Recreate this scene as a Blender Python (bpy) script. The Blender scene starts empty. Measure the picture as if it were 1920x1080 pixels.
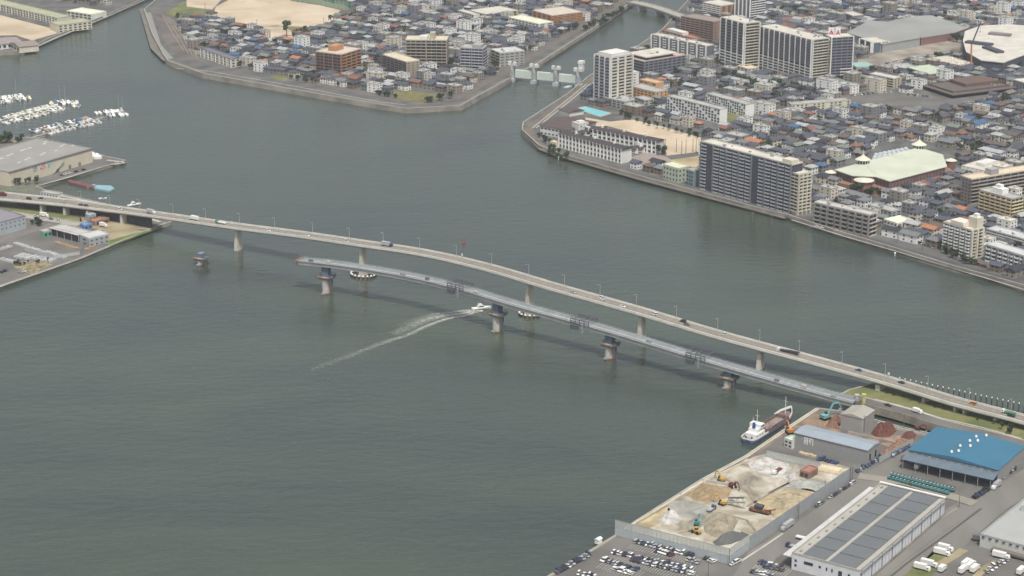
import bpy, bmesh, math, random
from mathutils import Vector, noise
from mathutils.geometry import tessellate_polygon
R = random.Random(7)
rad = math.radians
SC = bpy.context.scene
COL = SC.collection

# ---------------- camera ----------------
CAM_H = 460.0; PITCH = rad(18.0); FPX = 3900.0
cam_data = bpy.data.cameras.new("camera"); cam = bpy.data.objects.new("camera", cam_data); COL.objects.link(cam)
cam.location = (0, 0, CAM_H); cam.rotation_euler = (rad(90) - PITCH, 0, 0)
cam_data.sensor_width = 36; cam_data.lens = 36 * FPX / 1920
cam_data.clip_start = 1; cam_data.clip_end = 20000
SC.camera = cam
# ---------------- world and sun ----------------
SUN_EL = 62.0; SUN_AZ = (0.22, -0.97)          # direction towards the sun on the ground plane
w = bpy.data.worlds.new("World"); SC.world = w; w.use_nodes = True
nt = w.node_tree; bg = nt.nodes["Background"]
sky = nt.nodes.new("ShaderNodeTexSky"); sky.sky_type = 'NISHITA'; sky.sun_disc = False
sky.sun_elevation = rad(SUN_EL); sky.sun_rotation = math.atan2(SUN_AZ[0], SUN_AZ[1])
sky.air_density = 1.0; sky.dust_density = 5.0; sky.ozone_density = 1.0
hs = nt.nodes.new('ShaderNodeHueSaturation'); hs.inputs['Saturation'].default_value = 0.42     # thin high haze greys the sky
nt.links.new(sky.outputs[0], hs.inputs['Color']); nt.links.new(hs.outputs[0], bg.inputs[0]); bg.inputs[1].default_value = 0.12
sl = bpy.data.lights.new("sun", 'SUN'); sl.energy = 2.6; sl.angle = rad(1.5); sl.color = (1.0, 0.94, 0.86)
so = bpy.data.objects.new("sun", sl); COL.objects.link(so)
sd = Vector((SUN_AZ[0], SUN_AZ[1], 0)).normalized() * math.cos(rad(SUN_EL)) + Vector((0, 0, math.sin(rad(SUN_EL))))
so.rotation_euler = sd.to_track_quat('Z', 'Y').to_euler(); so.location = (0, 0, 900)
SC.view_settings.view_transform = 'Standard'; SC.view_settings.look = 'None'
SC.view_settings.exposure = 0.28; SC.view_settings.gamma = 1.0
SC.cycles.volume_bounces = 0; SC.cycles.max_bounces = 5; SC.cycles.volume_step_rate = 4
HAZE = 0.00007

# ---------------- projection helpers: photograph pixel <-> world ----------------
def P(px, py, z=0.0):
    x = (px - 960) / FPX; y = -(py - 540) / FPX
    dy = math.sin(PITCH) * y + math.cos(PITCH); dz = math.cos(PITCH) * y - math.sin(PITCH)
    t = (z - CAM_H) / dz
    return Vector((x * t, dy * t, z))
def Q(v):
    dz = v[2] - CAM_H
    fw = v[1] * math.cos(PITCH) - dz * math.sin(PITCH); up = v[1] * math.sin(PITCH) + dz * math.cos(PITCH)
    return 960 + FPX * v[0] / fw, 540 - FPX * up / fw
def zat(px, ytop, ybase, zb=0.0):               # height of a point seen at ytop standing over (px, ybase)
    Y = P(px, ybase, zb)[1]; y = -(ytop - 540) / FPX
    dy = math.sin(PITCH) * y + math.cos(PITCH); dz = math.cos(PITCH) * y - math.sin(PITCH)
    return CAM_H + Y * dz / dy
LZ = 2.2                                          # level of the land above the water

# ---------------- materials ----------------
MATS = {}
def mat(name, col, rough=0.8, var=0.12, scale=0.3, metal=0.0, spec=0.3, col2=None, detail=3.0, bump=0.0, stretch=None):
    if name in MATS: return MATS[name]
    m = bpy.data.materials.new(name); m.use_nodes = True; n = m.node_tree.nodes; l = m.node_tree.links
    b = n["Principled BSDF"]; b.inputs["Roughness"].default_value = rough; b.inputs["Metallic"].default_value = metal
    b.inputs["Specular IOR Level"].default_value = spec
    if var > 0 or col2:
        tc = n.new("ShaderNodeNewGeometry"); src = tc.outputs["Position"]
        if stretch:
            mp = n.new("ShaderNodeMapping"); mp.inputs["Scale"].default_value = stretch[:3]
            mp.inputs["Rotation"].default_value = (0, 0, stretch[3] if len(stretch) > 3 else 0)
            l.new(src, mp.inputs[0]); src = mp.outputs[0]
        nz = n.new("ShaderNodeTexNoise"); nz.inputs["Scale"].default_value = scale; nz.inputs["Detail"].default_value = detail
        l.new(src, nz.inputs["Vector"])
        rp = n.new("ShaderNodeValToRGB"); rp.color_ramp.elements[0].position = 0.32; rp.color_ramp.elements[1].position = 0.68
        c2 = col2 or [min(1, c * (1 + var)) for c in col]; c1 = col if col2 else [c * (1 - var) for c in col]
        rp.color_ramp.elements[0].color = (*c1, 1); rp.color_ramp.elements[1].color = (*c2, 1)
        l.new(nz.outputs[0], rp.inputs[0]); l.new(rp.outputs[0], b.inputs["Base Color"])
        if bump:
            bp = n.new("ShaderNodeBump"); bp.inputs["Strength"].default_value = bump; bp.inputs["Distance"].default_value = 0.3
            l.new(nz.outputs[0], bp.inputs["Height"]); l.new(bp.outputs[0], b.inputs["Normal"])
    else:
        b.inputs["Base Color"].default_value = (*col, 1)
    MATS[name] = m
    return m

def mix3(name, cols, scale, det=9, dist=.8, pos=(.36,.5,.66), bump=.5, rough=.95, scale2=None):
    if name in MATS: return MATS[name]
    m = mat(name, cols[0], rough, 0, scale, col2=cols[2], detail=det, bump=bump); n = m.node_tree.nodes
    for x in n:
        if x.type == 'TEX_NOISE': x.inputs["Distortion"].default_value = dist; x.inputs["Roughness"].default_value = .62
        if x.type == 'VALTORGB': x.color_ramp.elements[0].position = pos[0]; x.color_ramp.elements[1].position = pos[2]; e = x.color_ramp.elements.new(pos[1]); e.color = (*cols[1], 1)
    return m
# ---------------- mesh builder ----------------
class MB:
    def __init__(s): s.v = []; s.f = []; s.m = []
    def quad(s, pts, mi=0):
        b = len(s.v); s.v += [tuple(p) for p in pts]; s.f.append(tuple(range(b, b + len(pts)))); s.m.append(mi)
    def box(s, x0, x1, y0, y1, z0, z1, mi=0, bottom=True):
        b = len(s.v)
        s.v += [(x0,y0,z0),(x1,y0,z0),(x1,y1,z0),(x0,y1,z0),(x0,y0,z1),(x1,y0,z1),(x1,y1,z1),(x0,y1,z1)]
        F = [(4,5,6,7),(0,1,5,4),(1,2,6,5),(2,3,7,6),(3,0,4,7)] + ([(3,2,1,0)] if bottom else [])
        for q in F: s.f.append(tuple(b + i for i in q)); s.m.append(mi)
    def hexa(s, p, mi=0):                          # eight corners: four below, four above
        b = len(s.v); s.v += [tuple(q) for q in p]
        for q in [(4,5,6,7),(0,1,5,4),(1,2,6,5),(2,3,7,6),(3,0,4,7),(3,2,1,0)]: s.f.append(tuple(b + i for i in q)); s.m.append(mi)
    def prism(s, poly, z0, z1, mi=0, mtop=None):
        n = len(poly); b = len(s.v)
        A = sum(poly[i][0]*poly[(i+1)%n][1]-poly[(i+1)%n][0]*poly[i][1] for i in range(n))
        if A < 0: poly = poly[::-1]
        s.v += [(p[0], p[1], z0) for p in poly] + [(p[0], p[1], z1) for p in poly]
        for i in range(n):
            j = (i + 1) % n; s.f.append((b+i, b+j, b+n+j, b+n+i)); s.m.append(mi)
        for t in tessellate_polygon([[Vector((p[0], p[1], 0)) for p in poly]]):
            a, c, d = t
            o = (poly[c][0]-poly[a][0])*(poly[d][1]-poly[a][1])-(poly[c][1]-poly[a][1])*(poly[d][0]-poly[a][0])
            if o < 0: c, d = d, c
            s.f.append((b+n+a, b+n+c, b+n+d)); s.m.append(mi if mtop is None else mtop)
            s.f.append((b+d, b+c, b+a)); s.m.append(mi)
    def cyl(s, x, y, z0, z1, r0, r1=None, n=10, mi=0):
        r1 = r0 if r1 is None else r1; b = len(s.v)
        for i in range(n):
            a = 2*math.pi*i/n; s.v.append((x+r0*math.cos(a), y+r0*math.sin(a), z0))
        for i in range(n):
            a = 2*math.pi*i/n; s.v.append((x+r1*math.cos(a), y+r1*math.sin(a), z1))
        for i in range(n):
            j = (i+1) % n; s.f.append((b+i, b+j, b+n+j, b+n+i)); s.m.append(mi)
        s.f.append(tuple(b+n+i for i in range(n))); s.m.append(mi)
        s.f.append(tuple(b+i for i in reversed(range(n)))); s.m.append(mi)
    def bar(s, p, q, w=0.2, h=None, mi=0):
        p = Vector(p); q = Vector(q); d = (q - p)
        if d.length < 1e-6: return
        h = w if h is None else h; d.normalize()
        side = d.cross(Vector((0,0,1)))
        if side.length < 1e-3: side = Vector((1,0,0))
        side.normalize(); up = side.cross(d); a = side*w/2; u = up*h/2
        s.hexa([p+a-u, q+a-u, q-a-u, p-a-u, p+a+u, q+a+u, q-a+u, p-a+u], mi)
    def wheel(s, x, y, z, r, w, n=12, mi=0):       # disc with its axle along y
        b = len(s.v)
        for sy in (-w/2, w/2):
            for i in range(n):
                a = 2*math.pi*i/n; s.v.append((x+r*math.cos(a), y+sy, z+r*math.sin(a)))
        for i in range(n):
            j = (i+1) % n; s.f.append((b+i, b+n+i, b+n+j, b+j)); s.m.append(mi)
        s.f.append(tuple(b+i for i in range(n))); s.m.append(mi); s.f.append(tuple(b+n+i for i in reversed(range(n)))); s.m.append(mi)
    def mesh(s, name, mats):
        me = bpy.data.meshes.new(name); me.from_pydata(s.v, [], s.f)
        for m in (mats if isinstance(mats, (list, tuple)) else [mats]): me.materials.append(m)
        me.polygons.foreach_set("material_index", s.m); me.update()
        return me
    def build(s, name, mats, parent=None, loc=None, rotz=0.0, kind=None):
        o = bpy.data.objects.new(name, s.mesh(name, mats)); COL.objects.link(o)
        if parent: o.parent = parent
        if loc is not None: o.location = loc
        o.rotation_euler = (0, 0, rotz)
        if kind: o["kind"] = kind
        return o
def tag(o, label, cat, group=None):
    o["label"] = label; o["category"] = cat
    if group: o["group"] = group
    return o
def thing(name, label, cat, loc=(0,0,0), rotz=0.0, group=None):
    o = bpy.data.objects.new(name, None); COL.objects.link(o); o.location = loc; o.rotation_euler = (0,0,rotz)
    o.empty_display_size = 1.0
    return tag(o, label, cat, group)
def part(name, me, parent, loc=(0,0,0), rotz=0.0, scale=None):
    o = bpy.data.objects.new(name, me); COL.objects.link(o); o.parent = parent; o.location = loc; o.rotation_euler = (0,0,rotz)
    if scale: o.scale = scale
    return o
def dup(root, loc, rotz, group=None, scale=None, mats=None):
    r = root.copy(); COL.objects.link(r); r.location = loc; r.rotation_euler = (0,0,rotz)
    if scale: r.scale = scale
    if group: r["group"] = group
    for ch in list(root.children):
        c = ch.copy(); COL.objects.link(c); c.parent = r
        if mats and ch.name.split('.')[0] in mats:
            for sl_ in c.material_slots:
                sl_.link = 'OBJECT'; sl_.material = mats[ch.name.split('.')[0]]
        for g in ch.children:
            d = g.copy(); COL.objects.link(d); d.parent = c
    return r
def inside(p, poly):
    c = False; n = len(poly); j = n-1
    for i in range(n):
        a, b = poly[i], poly[j]
        if (a[1] > p[1]) != (b[1] > p[1]) and p[0] < (b[0]-a[0])*(p[1]-a[1])/(b[1]-a[1])+a[0]: c = not c
        j = i
    return c
LM = []        # landmarks (pixel x, pixel y, name) used to word labels
EXC = []       # footprints that houses keep out of
def wpts(px, z): return [P(a, b, z) for a, b in px]
def exclude(poly): EXC.append(([(p[0], p[1]) for p in poly], min(p[0] for p in poly), max(p[0] for p in poly), min(p[1] for p in poly), max(p[1] for p in poly)))
def excluded(x, y):
    for poly, a, b, c, d in EXC:
        if a <= x <= b and c <= y <= d and inside((x, y), poly): return True
    return False
def sheet(name, px, m, z=LZ, kind='structure', ex=True, th=0.0):
    pts = wpts(px, z); mb = MB(); mb.prism([(p[0], p[1]) for p in pts], z - 0.02 - th, z, 0)
    o = mb.build(name, m, kind=kind)
    if ex: exclude(pts)
    return o
def strip(name, px, wd, m, z, kind='structure', ex=True):
    pts = wpts(px, z); mb = MB(); L = []; Rr = []
    for i, p in enumerate(pts):
        a = pts[max(i-1, 0)]; b = pts[min(i+1, len(pts)-1)]; d = (b-a); d.z = 0; d.normalize(); n = Vector((-d.y, d.x, 0))
        L.append(p + n*wd/2); Rr.append(p - n*wd/2)
    for i in range(len(pts)-1):
        mb.quad([Rr[i], Rr[i+1], L[i+1], L[i]])
        if ex: exclude([Rr[i], Rr[i+1], L[i+1], L[i]])
    return mb.build(name, m, kind=kind)
ORD = "first second third fourth fifth sixth seventh eighth ninth tenth eleventh twelfth thirteenth fourteenth fifteenth sixteenth seventeenth eighteenth nineteenth twentieth".split()
TEN = {20: "twenty", 30: "thirty", 40: "forty", 50: "fifty", 60: "sixty"}
def ordw(i):
    if i <= 20: return ORD[i-1]
    t, u = i // 10 * 10, i % 10
    return (TEN[t] + "-" + ORD[u-1]) if u else TEN[t][:-1] + "ieth"
AUTO = []      # (object, description, place)
def finish_labels():
    g = {}
    for o, d, pl in AUTO: g.setdefault((d, pl), []).append(o)
    for (d, pl), L in g.items():
        L.sort(key=lambda o: Q(o.location)[0]); n = len(L)
        for i, o in enumerate(L):
            if n == 1: t = ""
            elif i == 0: t = ", leftmost"
            elif i == n-1: t = ", rightmost"
            else: t = ", " + ordw(i+1) + " from left"
            o["label"] = (d + " " + pl + t).strip()

# ---------------- common materials ----------------
M = {}
M['conc'] = mat('concrete', (0.33,0.32,0.28), 0.9, 0.18, 0.15)
M['conc_d'] = mat('weathered_concrete', (0.17,0.16,0.14), 0.95, 0.3, 0.08, detail=6)
M['conc_l'] = mat('pale_concrete', (0.42,0.41,0.37), 0.9, 0.12, 0.2)
M['asph'] = mat('asphalt', (0.135,0.13,0.12), 0.95, 0.2, 0.045, detail=9)
M['road'] = mat('worn_road_asphalt', (0.175,0.17,0.155), 0.95, 0.14, 0.05, detail=8, stretch=(1,.35,1,.7))
M['asph_d'] = mat('dark_asphalt', (0.085,0.085,0.085), 0.95, 0.2, 0.05, detail=6)
M['asph_b'] = mat('bridge_asphalt', (0.21,0.195,0.17), 0.95, 0.12, 0.05, detail=6)
M['white'] = mat('white_paint', (0.72,0.73,0.70), 0.5, 0.06, 0.5)
M['line'] = mat('road_paint', (0.60,0.60,0.57), 0.7, 0.25, 0.8)
M['glass'] = mat('dark_window_glass', (0.035,0.04,0.05), 0.25, 0, spec=0.5)
M['black'] = mat('black_rubber', (0.02,0.02,0.02), 0.8, 0)
M['steel'] = mat('grey_steel', (0.30,0.32,0.33), 0.5, 0.1, 0.5, metal=0.2)
M['steel_b'] = mat('blue_grey_steel_deck', (0.205,0.225,0.23), 0.9, 0.16, 0.12, detail=5)
M['grass'] = mat('rough_grass', (0.09,0.115,0.04), 1, 0, 0.05, col2=(0.21,0.20,0.09), detail=6)
M['dry'] = mat('dry_grass_soil', (0.20,0.17,0.10), 1, 0, 0.06, col2=(0.35,0.30,0.20), detail=5)
M['sand'] = mix3('playing_field_sand', ((0.40,0.33,0.235),(0.49,0.405,0.29),(0.55,0.47,0.36)), .02, 9, .6, bump=.1)
M['rust'] = mat('rust', (0.20,0.09,0.05), 0.9, 0.35, 0.4)
M['rock'] = mat('riprap_stone', (0.19,0.17,0.13), 1, 0.4, 0.5, detail=6)

# ---------------- water ----------------
def water_mat():
    m = bpy.data.materials.new("harbour_water"); m.use_nodes = True; n = m.node_tree.nodes; l = m.node_tree.links
    b = n["Principled BSDF"]; b.inputs["Roughness"].default_value = 0.16; b.inputs["IOR"].default_value = 1.5
    g = n.new("ShaderNodeNewGeometry")
    mp = n.new("ShaderNodeMapping"); mp.inputs["Scale"].default_value = (0.6, 1.6, 1); mp.inputs["Rotation"].default_value = (0,0,rad(-14)); l.new(g.outputs["Position"], mp.inputs[0])
    a = n.new("ShaderNodeTexNoise"); a.inputs["Scale"].default_value = 0.006; a.inputs["Detail"].default_value = 7; a.inputs["Roughness"].default_value = 0.62; a.inputs["Distortion"].default_value = 0.8
    l.new(mp.outputs[0], a.inputs["Vector"])
    rp = n.new("ShaderNodeValToRGB"); e = rp.color_ramp.elements; e[0].position = 0.36; e[1].position = 0.66
    e[0].color = (0.038,0.051,0.045,1); e[1].color = (0.056,0.076,0.053,1)
    l.new(a.outputs[0], rp.inputs[0]); l.new(rp.outputs[0], b.inputs["Base Color"])
    # wind ruffles change the gloss in long drifts
    m2 = n.new("ShaderNodeMapRange"); m2.inputs[1].default_value = 0.35; m2.inputs[2].default_value = 0.65; m2.inputs[3].default_value = 0.03; m2.inputs[4].default_value = 0.17
    l.new(a.outputs[0], m2.inputs[0]); l.new(m2.outputs[0], b.inputs["Roughness"])
    # short waves
    w1 = n.new("ShaderNodeMapping"); w1.inputs["Scale"].default_value = (0.55, 1.0, 1); w1.inputs["Rotation"].default_value = (0,0,rad(-24)); l.new(g.outputs["Position"], w1.inputs[0])
    c = n.new("ShaderNodeTexNoise"); c.inputs["Scale"].default_value = 0.16; c.inputs["Detail"].default_value = 4; l.new(w1.outputs[0], c.inputs["Vector"])
    d = n.new("ShaderNodeTexNoise"); d.inputs["Scale"].default_value = 0.9; d.inputs["Detail"].default_value = 2; l.new(w1.outputs[0], d.inputs["Vector"])
    ad = n.new("ShaderNodeMath"); ad.operation = 'MULTIPLY_ADD'; ad.inputs[1].default_value = 4.0; l.new(c.outputs[0], ad.inputs[0]); l.new(d.outputs[0], ad.inputs[2])
    bp = n.new("ShaderNodeBump"); bp.inputs["Strength"].default_value = 0.42; bp.inputs["Distance"].default_value = 0.35
    l.new(ad.outputs[0], bp.inputs["Height"]); l.new(bp.outputs[0], b.inputs["Normal"])
    return m
mb = MB(); mb.quad([(-3300,-100,0),(3300,-100,0),(3300,5000,0),(-3300,5000,0)]); mb.build('water', water_mat(), kind='structure')

# ---------------- land ----------------
M['town'] = mat('town_ground', (0.075,0.078,0.078), 1, 0, 0.05, col2=(0.15,0.148,0.138), detail=8)
def land(name, wl, back, m, slope=1.6, wallm=None, z=LZ, parapet=True, wh=0.3):
    """wl: waterline pixels (z=0); back: hidden far pixels; wall slopes up to the land level"""
    A = wpts(wl, 0.0); B = wpts(back, 0.0); pts = A + B; n = len(pts)
    area = sum(pts[i].x*pts[(i+1)%n].y-pts[(i+1)%n].x*pts[i].y for i in range(n))
    sg = 1 if area > 0 else -1; top = []; top2 = []
    for i in range(n):
        a, b, c = pts[i-1], pts[i], pts[(i+1) % n]
        d1 = (b-a).normalized(); d2 = (c-b).normalized()
        n1 = Vector((-d1.y, d1.x, 0))*sg; n2 = Vector((-d2.y, d2.x, 0))*sg
        k = (n1+n2); k = k / max(0.35, k.dot(n1))
        top.append(b + k*slope + Vector((0,0,z))); top2.append(b + k*(slope+0.7) + Vector((0,0,z)))
    mb = MB()
    mb.prism([(p.x, p.y) for p in top], -2.0, z, 0)
    o = mb.build(name, m, kind='structure')
    mw = MB()
    for i in range(n):
        if i < len(A)-1:
            a, b = pts[i], pts[i+1]; ta, tb = top[i], top[i+1]; ua, ub = top2[i], top2[i+1]
            da = (a-ta); da.z = 0; da = da.normalized()*0.3; db = (b-tb); db.z = 0; db = db.normalized()*0.3
            q = Vector((0,0,1)); h = wh if parapet else 0.25
            lo = [a-q, b-q]; 
            mw.quad([lo[0], lo[1], tb+db+q*h, ta+da+q*h] if sg > 0 else [lo[1], lo[0], ta+da+q*h, tb+db+q*h], 0)
            mw.quad([ta+da+q*h, tb+db+q*h, ub+q*h, ua+q*h] if sg > 0 else [ub+q*h, tb+db+q*h, ta+da+q*h, ua+q*h][::1], 1)
            mw.quad([ua+q*h, ub+q*h, ub-q, ua-q] if sg > 0 else [ub+q*h, ua+q*h, ua-q, ub-q], 1)
    mw.build('quay', [wallm or M['conc_d'], M['conc']], kind='structure')
    return o
land('ground', [(-260,120),(0,104),(45,103),(100,76),(200,35),(290,-5),(420,-60),(560,-115)], [(560,-220),(-700,-220),(-700,120)], M['town'], wh=2.0)
land('ground', [(380,-70),(267,24),(282,70),(302,108),(312,122),(380,147),(490,166),(600,186),(710,205),(762,213),(867,207),(955,157),(1015,125),(1120,57),(1192,8),(1260,-60),(1330,-130)], [(1330,-220),(380,-220)], M['town'], slope=2.2, wh=2.4)
land('ground', [(1440,-140),(1330,-40),(1270,25),(1240,60),(1185,98),(1140,128),(1100,150),(1062,182),(977,237),(975,251),(1007,281),(1045,296),(1210,343),(1440,405),(1472,412),(1580,447),(1680,477),(1787,510),(1920,547),(2060,590),(2300,665)], [(2700,500),(2700,-220),(1440,-220)], M['town'], slope=1.8, wh=2.2)
land('ground', [(-100,268),(0,262),(40,262),(75,262),(165,285),(200,297),(239,305),(72,354),(92,363),(130,371),(217,390),(325,421),(287,433),(150,491),(0,543),(-160,598)], [(-500,598),(-500,268)], M['asph'], slope=1.0)
land('ground', [(2120,835),(1990,800),(1915,781),(1800,752),(1688,718),(1640,722),(1587,736),(1560,751),(1605,766),(1700,793),(1756,810)], [(2120,925)], M['grass'], slope=1.6, wallm=M['rock'], parapet=False)
land('ground', [(1752,820),(1705,810),(1645,794),(1580,777),(1533,771),(1479,806),(1398,861),(1318,903),(1184,988),(1151,1011),(1028,1086),(928,1147),(848,1199)], [(900,1500),(2700,1500),(2700,970),(2050,905)], M['asph'], slope=0.5)
# ================= BRIDGES =================
def crm(pts, sub=8):
    out = []
    n = len(pts)
    for i in range(n-1):
        p0, p1, p2, p3 = pts[max(i-1,0)], pts[i], pts[i+1], pts[min(i+2,n-1)]
        for k in range(sub):
            t = k/sub
            out.append(0.5*((2*p1)+(p2-p0)*t+(2*p0-5*p1+4*p2-p3)*t*t+(3*p1-p0-3*p2+p3)*t**3))
    out.append(pts[-1]); return out
def path_frames(C):
    F = []
    for i, p in enumerate(C):
        d = C[min(i+1,len(C)-1)] - C[max(i-1,0)]; d.z = 0; d.normalize(); F.append((p, d, Vector((-d.y, d.x, 0))))   # n = far side
    return F
def sweep(mb, F, sec, mi=0, closed=True, wfun=None):
    """sec: list of (offset towards far side, dz) swept along the frames"""
    b = len(mb.v); k = len(sec)
    for i, (p, d, n) in enumerate(F):
        for (u, z) in sec:
            uu = u if not wfun else wfun(i, u)
            mb.v.append(tuple(p + n*uu + Vector((0,0,z))))
    for i in range(len(F)-1):
        for j in range(k if closed else k-1):
            j2 = (j+1) % k
            mb.f.append((b+i*k+j, b+i*k+j2, b+(i+1)*k+j2, b+(i+1)*k+j)); mb.m.append(mi)
    if closed:
        mb.f.append(tuple(b+j for j in reversed(range(k)))); mb.m.append(mi)
        mb.f.append(tuple(b+(len(F)-1)*k+j for j in range(k))); mb.m.append(mi)
# main bridge: far edge pixels and heights
far = [(-120,347,9.0),(0,361,9.5),(120,374,10.5),(220,388,12),(320,402,14.5),(445,420,18),(570,436,21.5),(680,452,24),(800,470,25.6),(920,497,26),(1050,535,24.6),(1200,577,21.2),(1330,616,17.8),(1427,643,15.2),(1555,677,11),(1685,713,8.2),(1800,748,7.4),(1915,778,7),(2060,817,7)]
FE = crm([P(*a) for a in far], 10)
FF = path_frames(FE)
WD = 11.5
def wmain(i):                                       # deck is wider on the left approach
    return WD + 7.0*max(0, min(1, (34 - i)/24.0))
DECK_Y = [FF[i][0] - FF[i][2]*wmain(i)/2 for i in range(len(FF))]
CF = path_frames(DECK_Y)
mainb = thing('road_bridge', 'long curved concrete road bridge with cars crossing the whole bay', 'bridge', (0,0,0))
HW = [wmain(i)/2 for i in range(len(CF))]
def wf(i, u): return u + (1 if u > 0 else -1)*(HW[i]-WD/2) if abs(u) > 0.5 else u
mb = MB(); sweep(mb, CF, [(-5.75,-0.85),(-5.75,0),(5.75,0),(5.75,-0.85),(3.2,-1.2),(2.6,-2.6),(-2.6,-2.6),(-3.2,-1.2)], 0, wfun=wf); mb.build('girder', mat('bridge_concrete', (0.40,0.385,0.34), 0.9, 0.14, 0.12, detail=5), mainb)
mb = MB(); sweep(mb, CF, [(-2.75,0.03),(5.2,0.03),(5.2,-0.02),(-2.75,-0.02)], 0, wfun=wf)
mf = MB(); sweep(mf, CF, [(-5.45,0.16),(-2.8,0.16),(-2.8,-0.02),(-5.45,-0.02)], 0, wfun=wf); mf.build('footway', mat('footway_concrete', (0.40,0.385,0.34), 0.95, 0.14, 0.3), mainb)
for u in (-5.6, 5.6):
    mp_ = MB(); sweep(mp_, CF, [(u-.2,-.5),(u+.2,-.5),(u+.2,1.15),(u-.2,1.15)], 0, wfun=wf); mp_.build('parapet', mat('parapet_concrete', (0.60,0.59,0.53), 0.8, 0.1, 0.2), mainb)
for i in range(2, len(CF)-1):
    p, d, n = CF[i]; q = CF[i+1][0]; L = (q-p).length; k = max(1, int(L/10))
    for j in range(k):
        a = p.lerp(q, j/k); b2 = p.lerp(q, (j+0.55)/k)
        for u in ((0.9,) if HW[i] < 7 else (-2.5, 0.9, 4.0)):
            mb.quad([a-n*(-u)+n*-0.1+Vector((0,0,.06)), b2+n*(u-0.1)+Vector((0,0,.06)), b2+n*(u+0.1)+Vector((0,0,.06)), a+n*(u+0.1)+Vector((0,0,.06))], 1)
# expansion joints / slab seams seen as pale ticks
for i in range(30, len(CF)-1):
    p, d, n = CF[i]; q = CF[i+1][0]; L = (q-p).length; k = max(1, int(L/6))
    for j in range(k):
        a = p.lerp(q, j/k) + Vector((0,0,.05))
        mb.quad([a-n*2.6, a-n*2.6+d*0.9, a+n*5.0+d*0.9, a+n*5.0], 2)
mb.build('road_surface', [M['asph_b'], M['line'], mat('resurfaced_bands', (0.205,0.185,0.155), 0.95, 0.2, 0.3)], mainb)
def at_path(F, px, off=0.0):
    best = None
    for i in range(len(F)-1):
        a = Q(F[i][0])[0]; b = Q(F[i+1][0])[0]
        if (a <= px <= b) or (b <= px <= a):
            t = (px-a)/(b-a) if b != a else 0
            p = F[i][0].lerp(F[i+1][0], t); d = F[i][1].lerp(F[i+1][1], t).normalized(); n = F[i][2].lerp(F[i+1][2], t).normalized()
            return p + n*off, d, n
    return F[-1]
def pier(parent, F, px, w0, w1, l0, l1, name='pier', zbase=-2, dz=-2.6, m=None):
    p, d, n = at_path(F, px); mb = MB()
    top = p.z + dz
    lo = [p+d*w0/2+n*l0/2, p-d*w0/2+n*l0/2, p-d*w0/2-n*l0/2, p+d*w0/2-n*l0/2]
    hi = [p+d*w1/2+n*l1/2, p-d*w1/2+n*l1/2, p-d*w1/2-n*l1/2, p+d*w1/2-n*l1/2]
    V = [(q.x,q.y,zbase) for q in lo] + [(q.x,q.y,top) for q in hi]
    # order counter-clockwise
    mb.hexa([V[3],V[0],V[1],V[2],V[7],V[4],V[5],V[6]])
    o = mb.build(name, m or mat('pier_concrete', (0.50,0.48,0.41), 0.9, 0.12, 0.2, detail=5), parent)
    return p, d, n
for px in (446, 680, 993, 1204, 1427):
    pier(mainb, CF, px, 3.2, 2.3, 7.8, 4.6)
for px in (84, 128, 172, 233): pier(mainb, CF, px, 2.2, 2.2, 9 if px > 200 else 12, 9 if px > 200 else 12, zbase=2)
pier(mainb, CF, 1652, 3.0, 3.0, 8.5, 8.5)
for px in (1737, 1795, 1812, 1870): pier(mainb, CF, px, 1.6, 1.6, 6.5, 6.5, zbase=2)
for a_, b_ in ((30, 140), (140, 230), (236, 282)):  # added walls, coloured dark to stand in for the shade beneath the deck
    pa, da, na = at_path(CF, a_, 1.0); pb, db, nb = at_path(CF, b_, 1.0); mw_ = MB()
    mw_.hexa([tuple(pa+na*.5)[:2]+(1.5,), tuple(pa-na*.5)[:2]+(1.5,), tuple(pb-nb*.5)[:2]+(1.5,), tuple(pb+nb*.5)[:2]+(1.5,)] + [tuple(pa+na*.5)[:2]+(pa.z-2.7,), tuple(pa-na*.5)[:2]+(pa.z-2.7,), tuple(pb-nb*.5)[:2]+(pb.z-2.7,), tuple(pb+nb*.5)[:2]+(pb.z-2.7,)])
    mw_.build('added_shade_wall', mat('painted_deck_shade', (0.05,0.055,0.065), .9, .2, .3), mainb)
# fender rings: each pile with its white cap
def fender(px, nring, ra, rb):
    p, d, n = at_path(CF, px); p = Vector((p.x, p.y, 0))
    side = 'far' if px < 800 else 'middle'
    f = thing('pier_fender', 'ring of white-topped black fender piles round the %s bridge pier' % ('second left' if px < 800 else 'middle'), 'fender', p, math.atan2(d.y, d.x), 'fender rings round the bridge piers')
    m1 = MB(); m1.cyl(0,0,-1,1.6,0.75,n=10); me = m1.mesh('fender_pile', M['black'])
    m2 = MB(); m2.cyl(0,0,1.6,2.5,0.8,0.45,n=10); mc = m2.mesh('pile_cap', M['white'])
    for k in range(nring):
        a = 2*math.pi*k/nring; x, y = ra*math.cos(a), rb*math.sin(a)
        o = part('fender_pile', me, f, (x, y, 0)); part('pile_cap', mc, o)
    m3 = MB()
    for k in range(nring*2):
        a = math.pi*k/nring; b = math.pi*(k+1)/nring
        m3.bar((ra*math.cos(a), rb*math.sin(a), 1.1), (ra*math.cos(b), rb*math.sin(b), 1.1), 1.2, 0.5)
    m3.build('fender_beam', M['rust'], f)
fender(680, 18, 9.5, 8.0); fender(993, 14, 7.5, 6.5)

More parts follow.
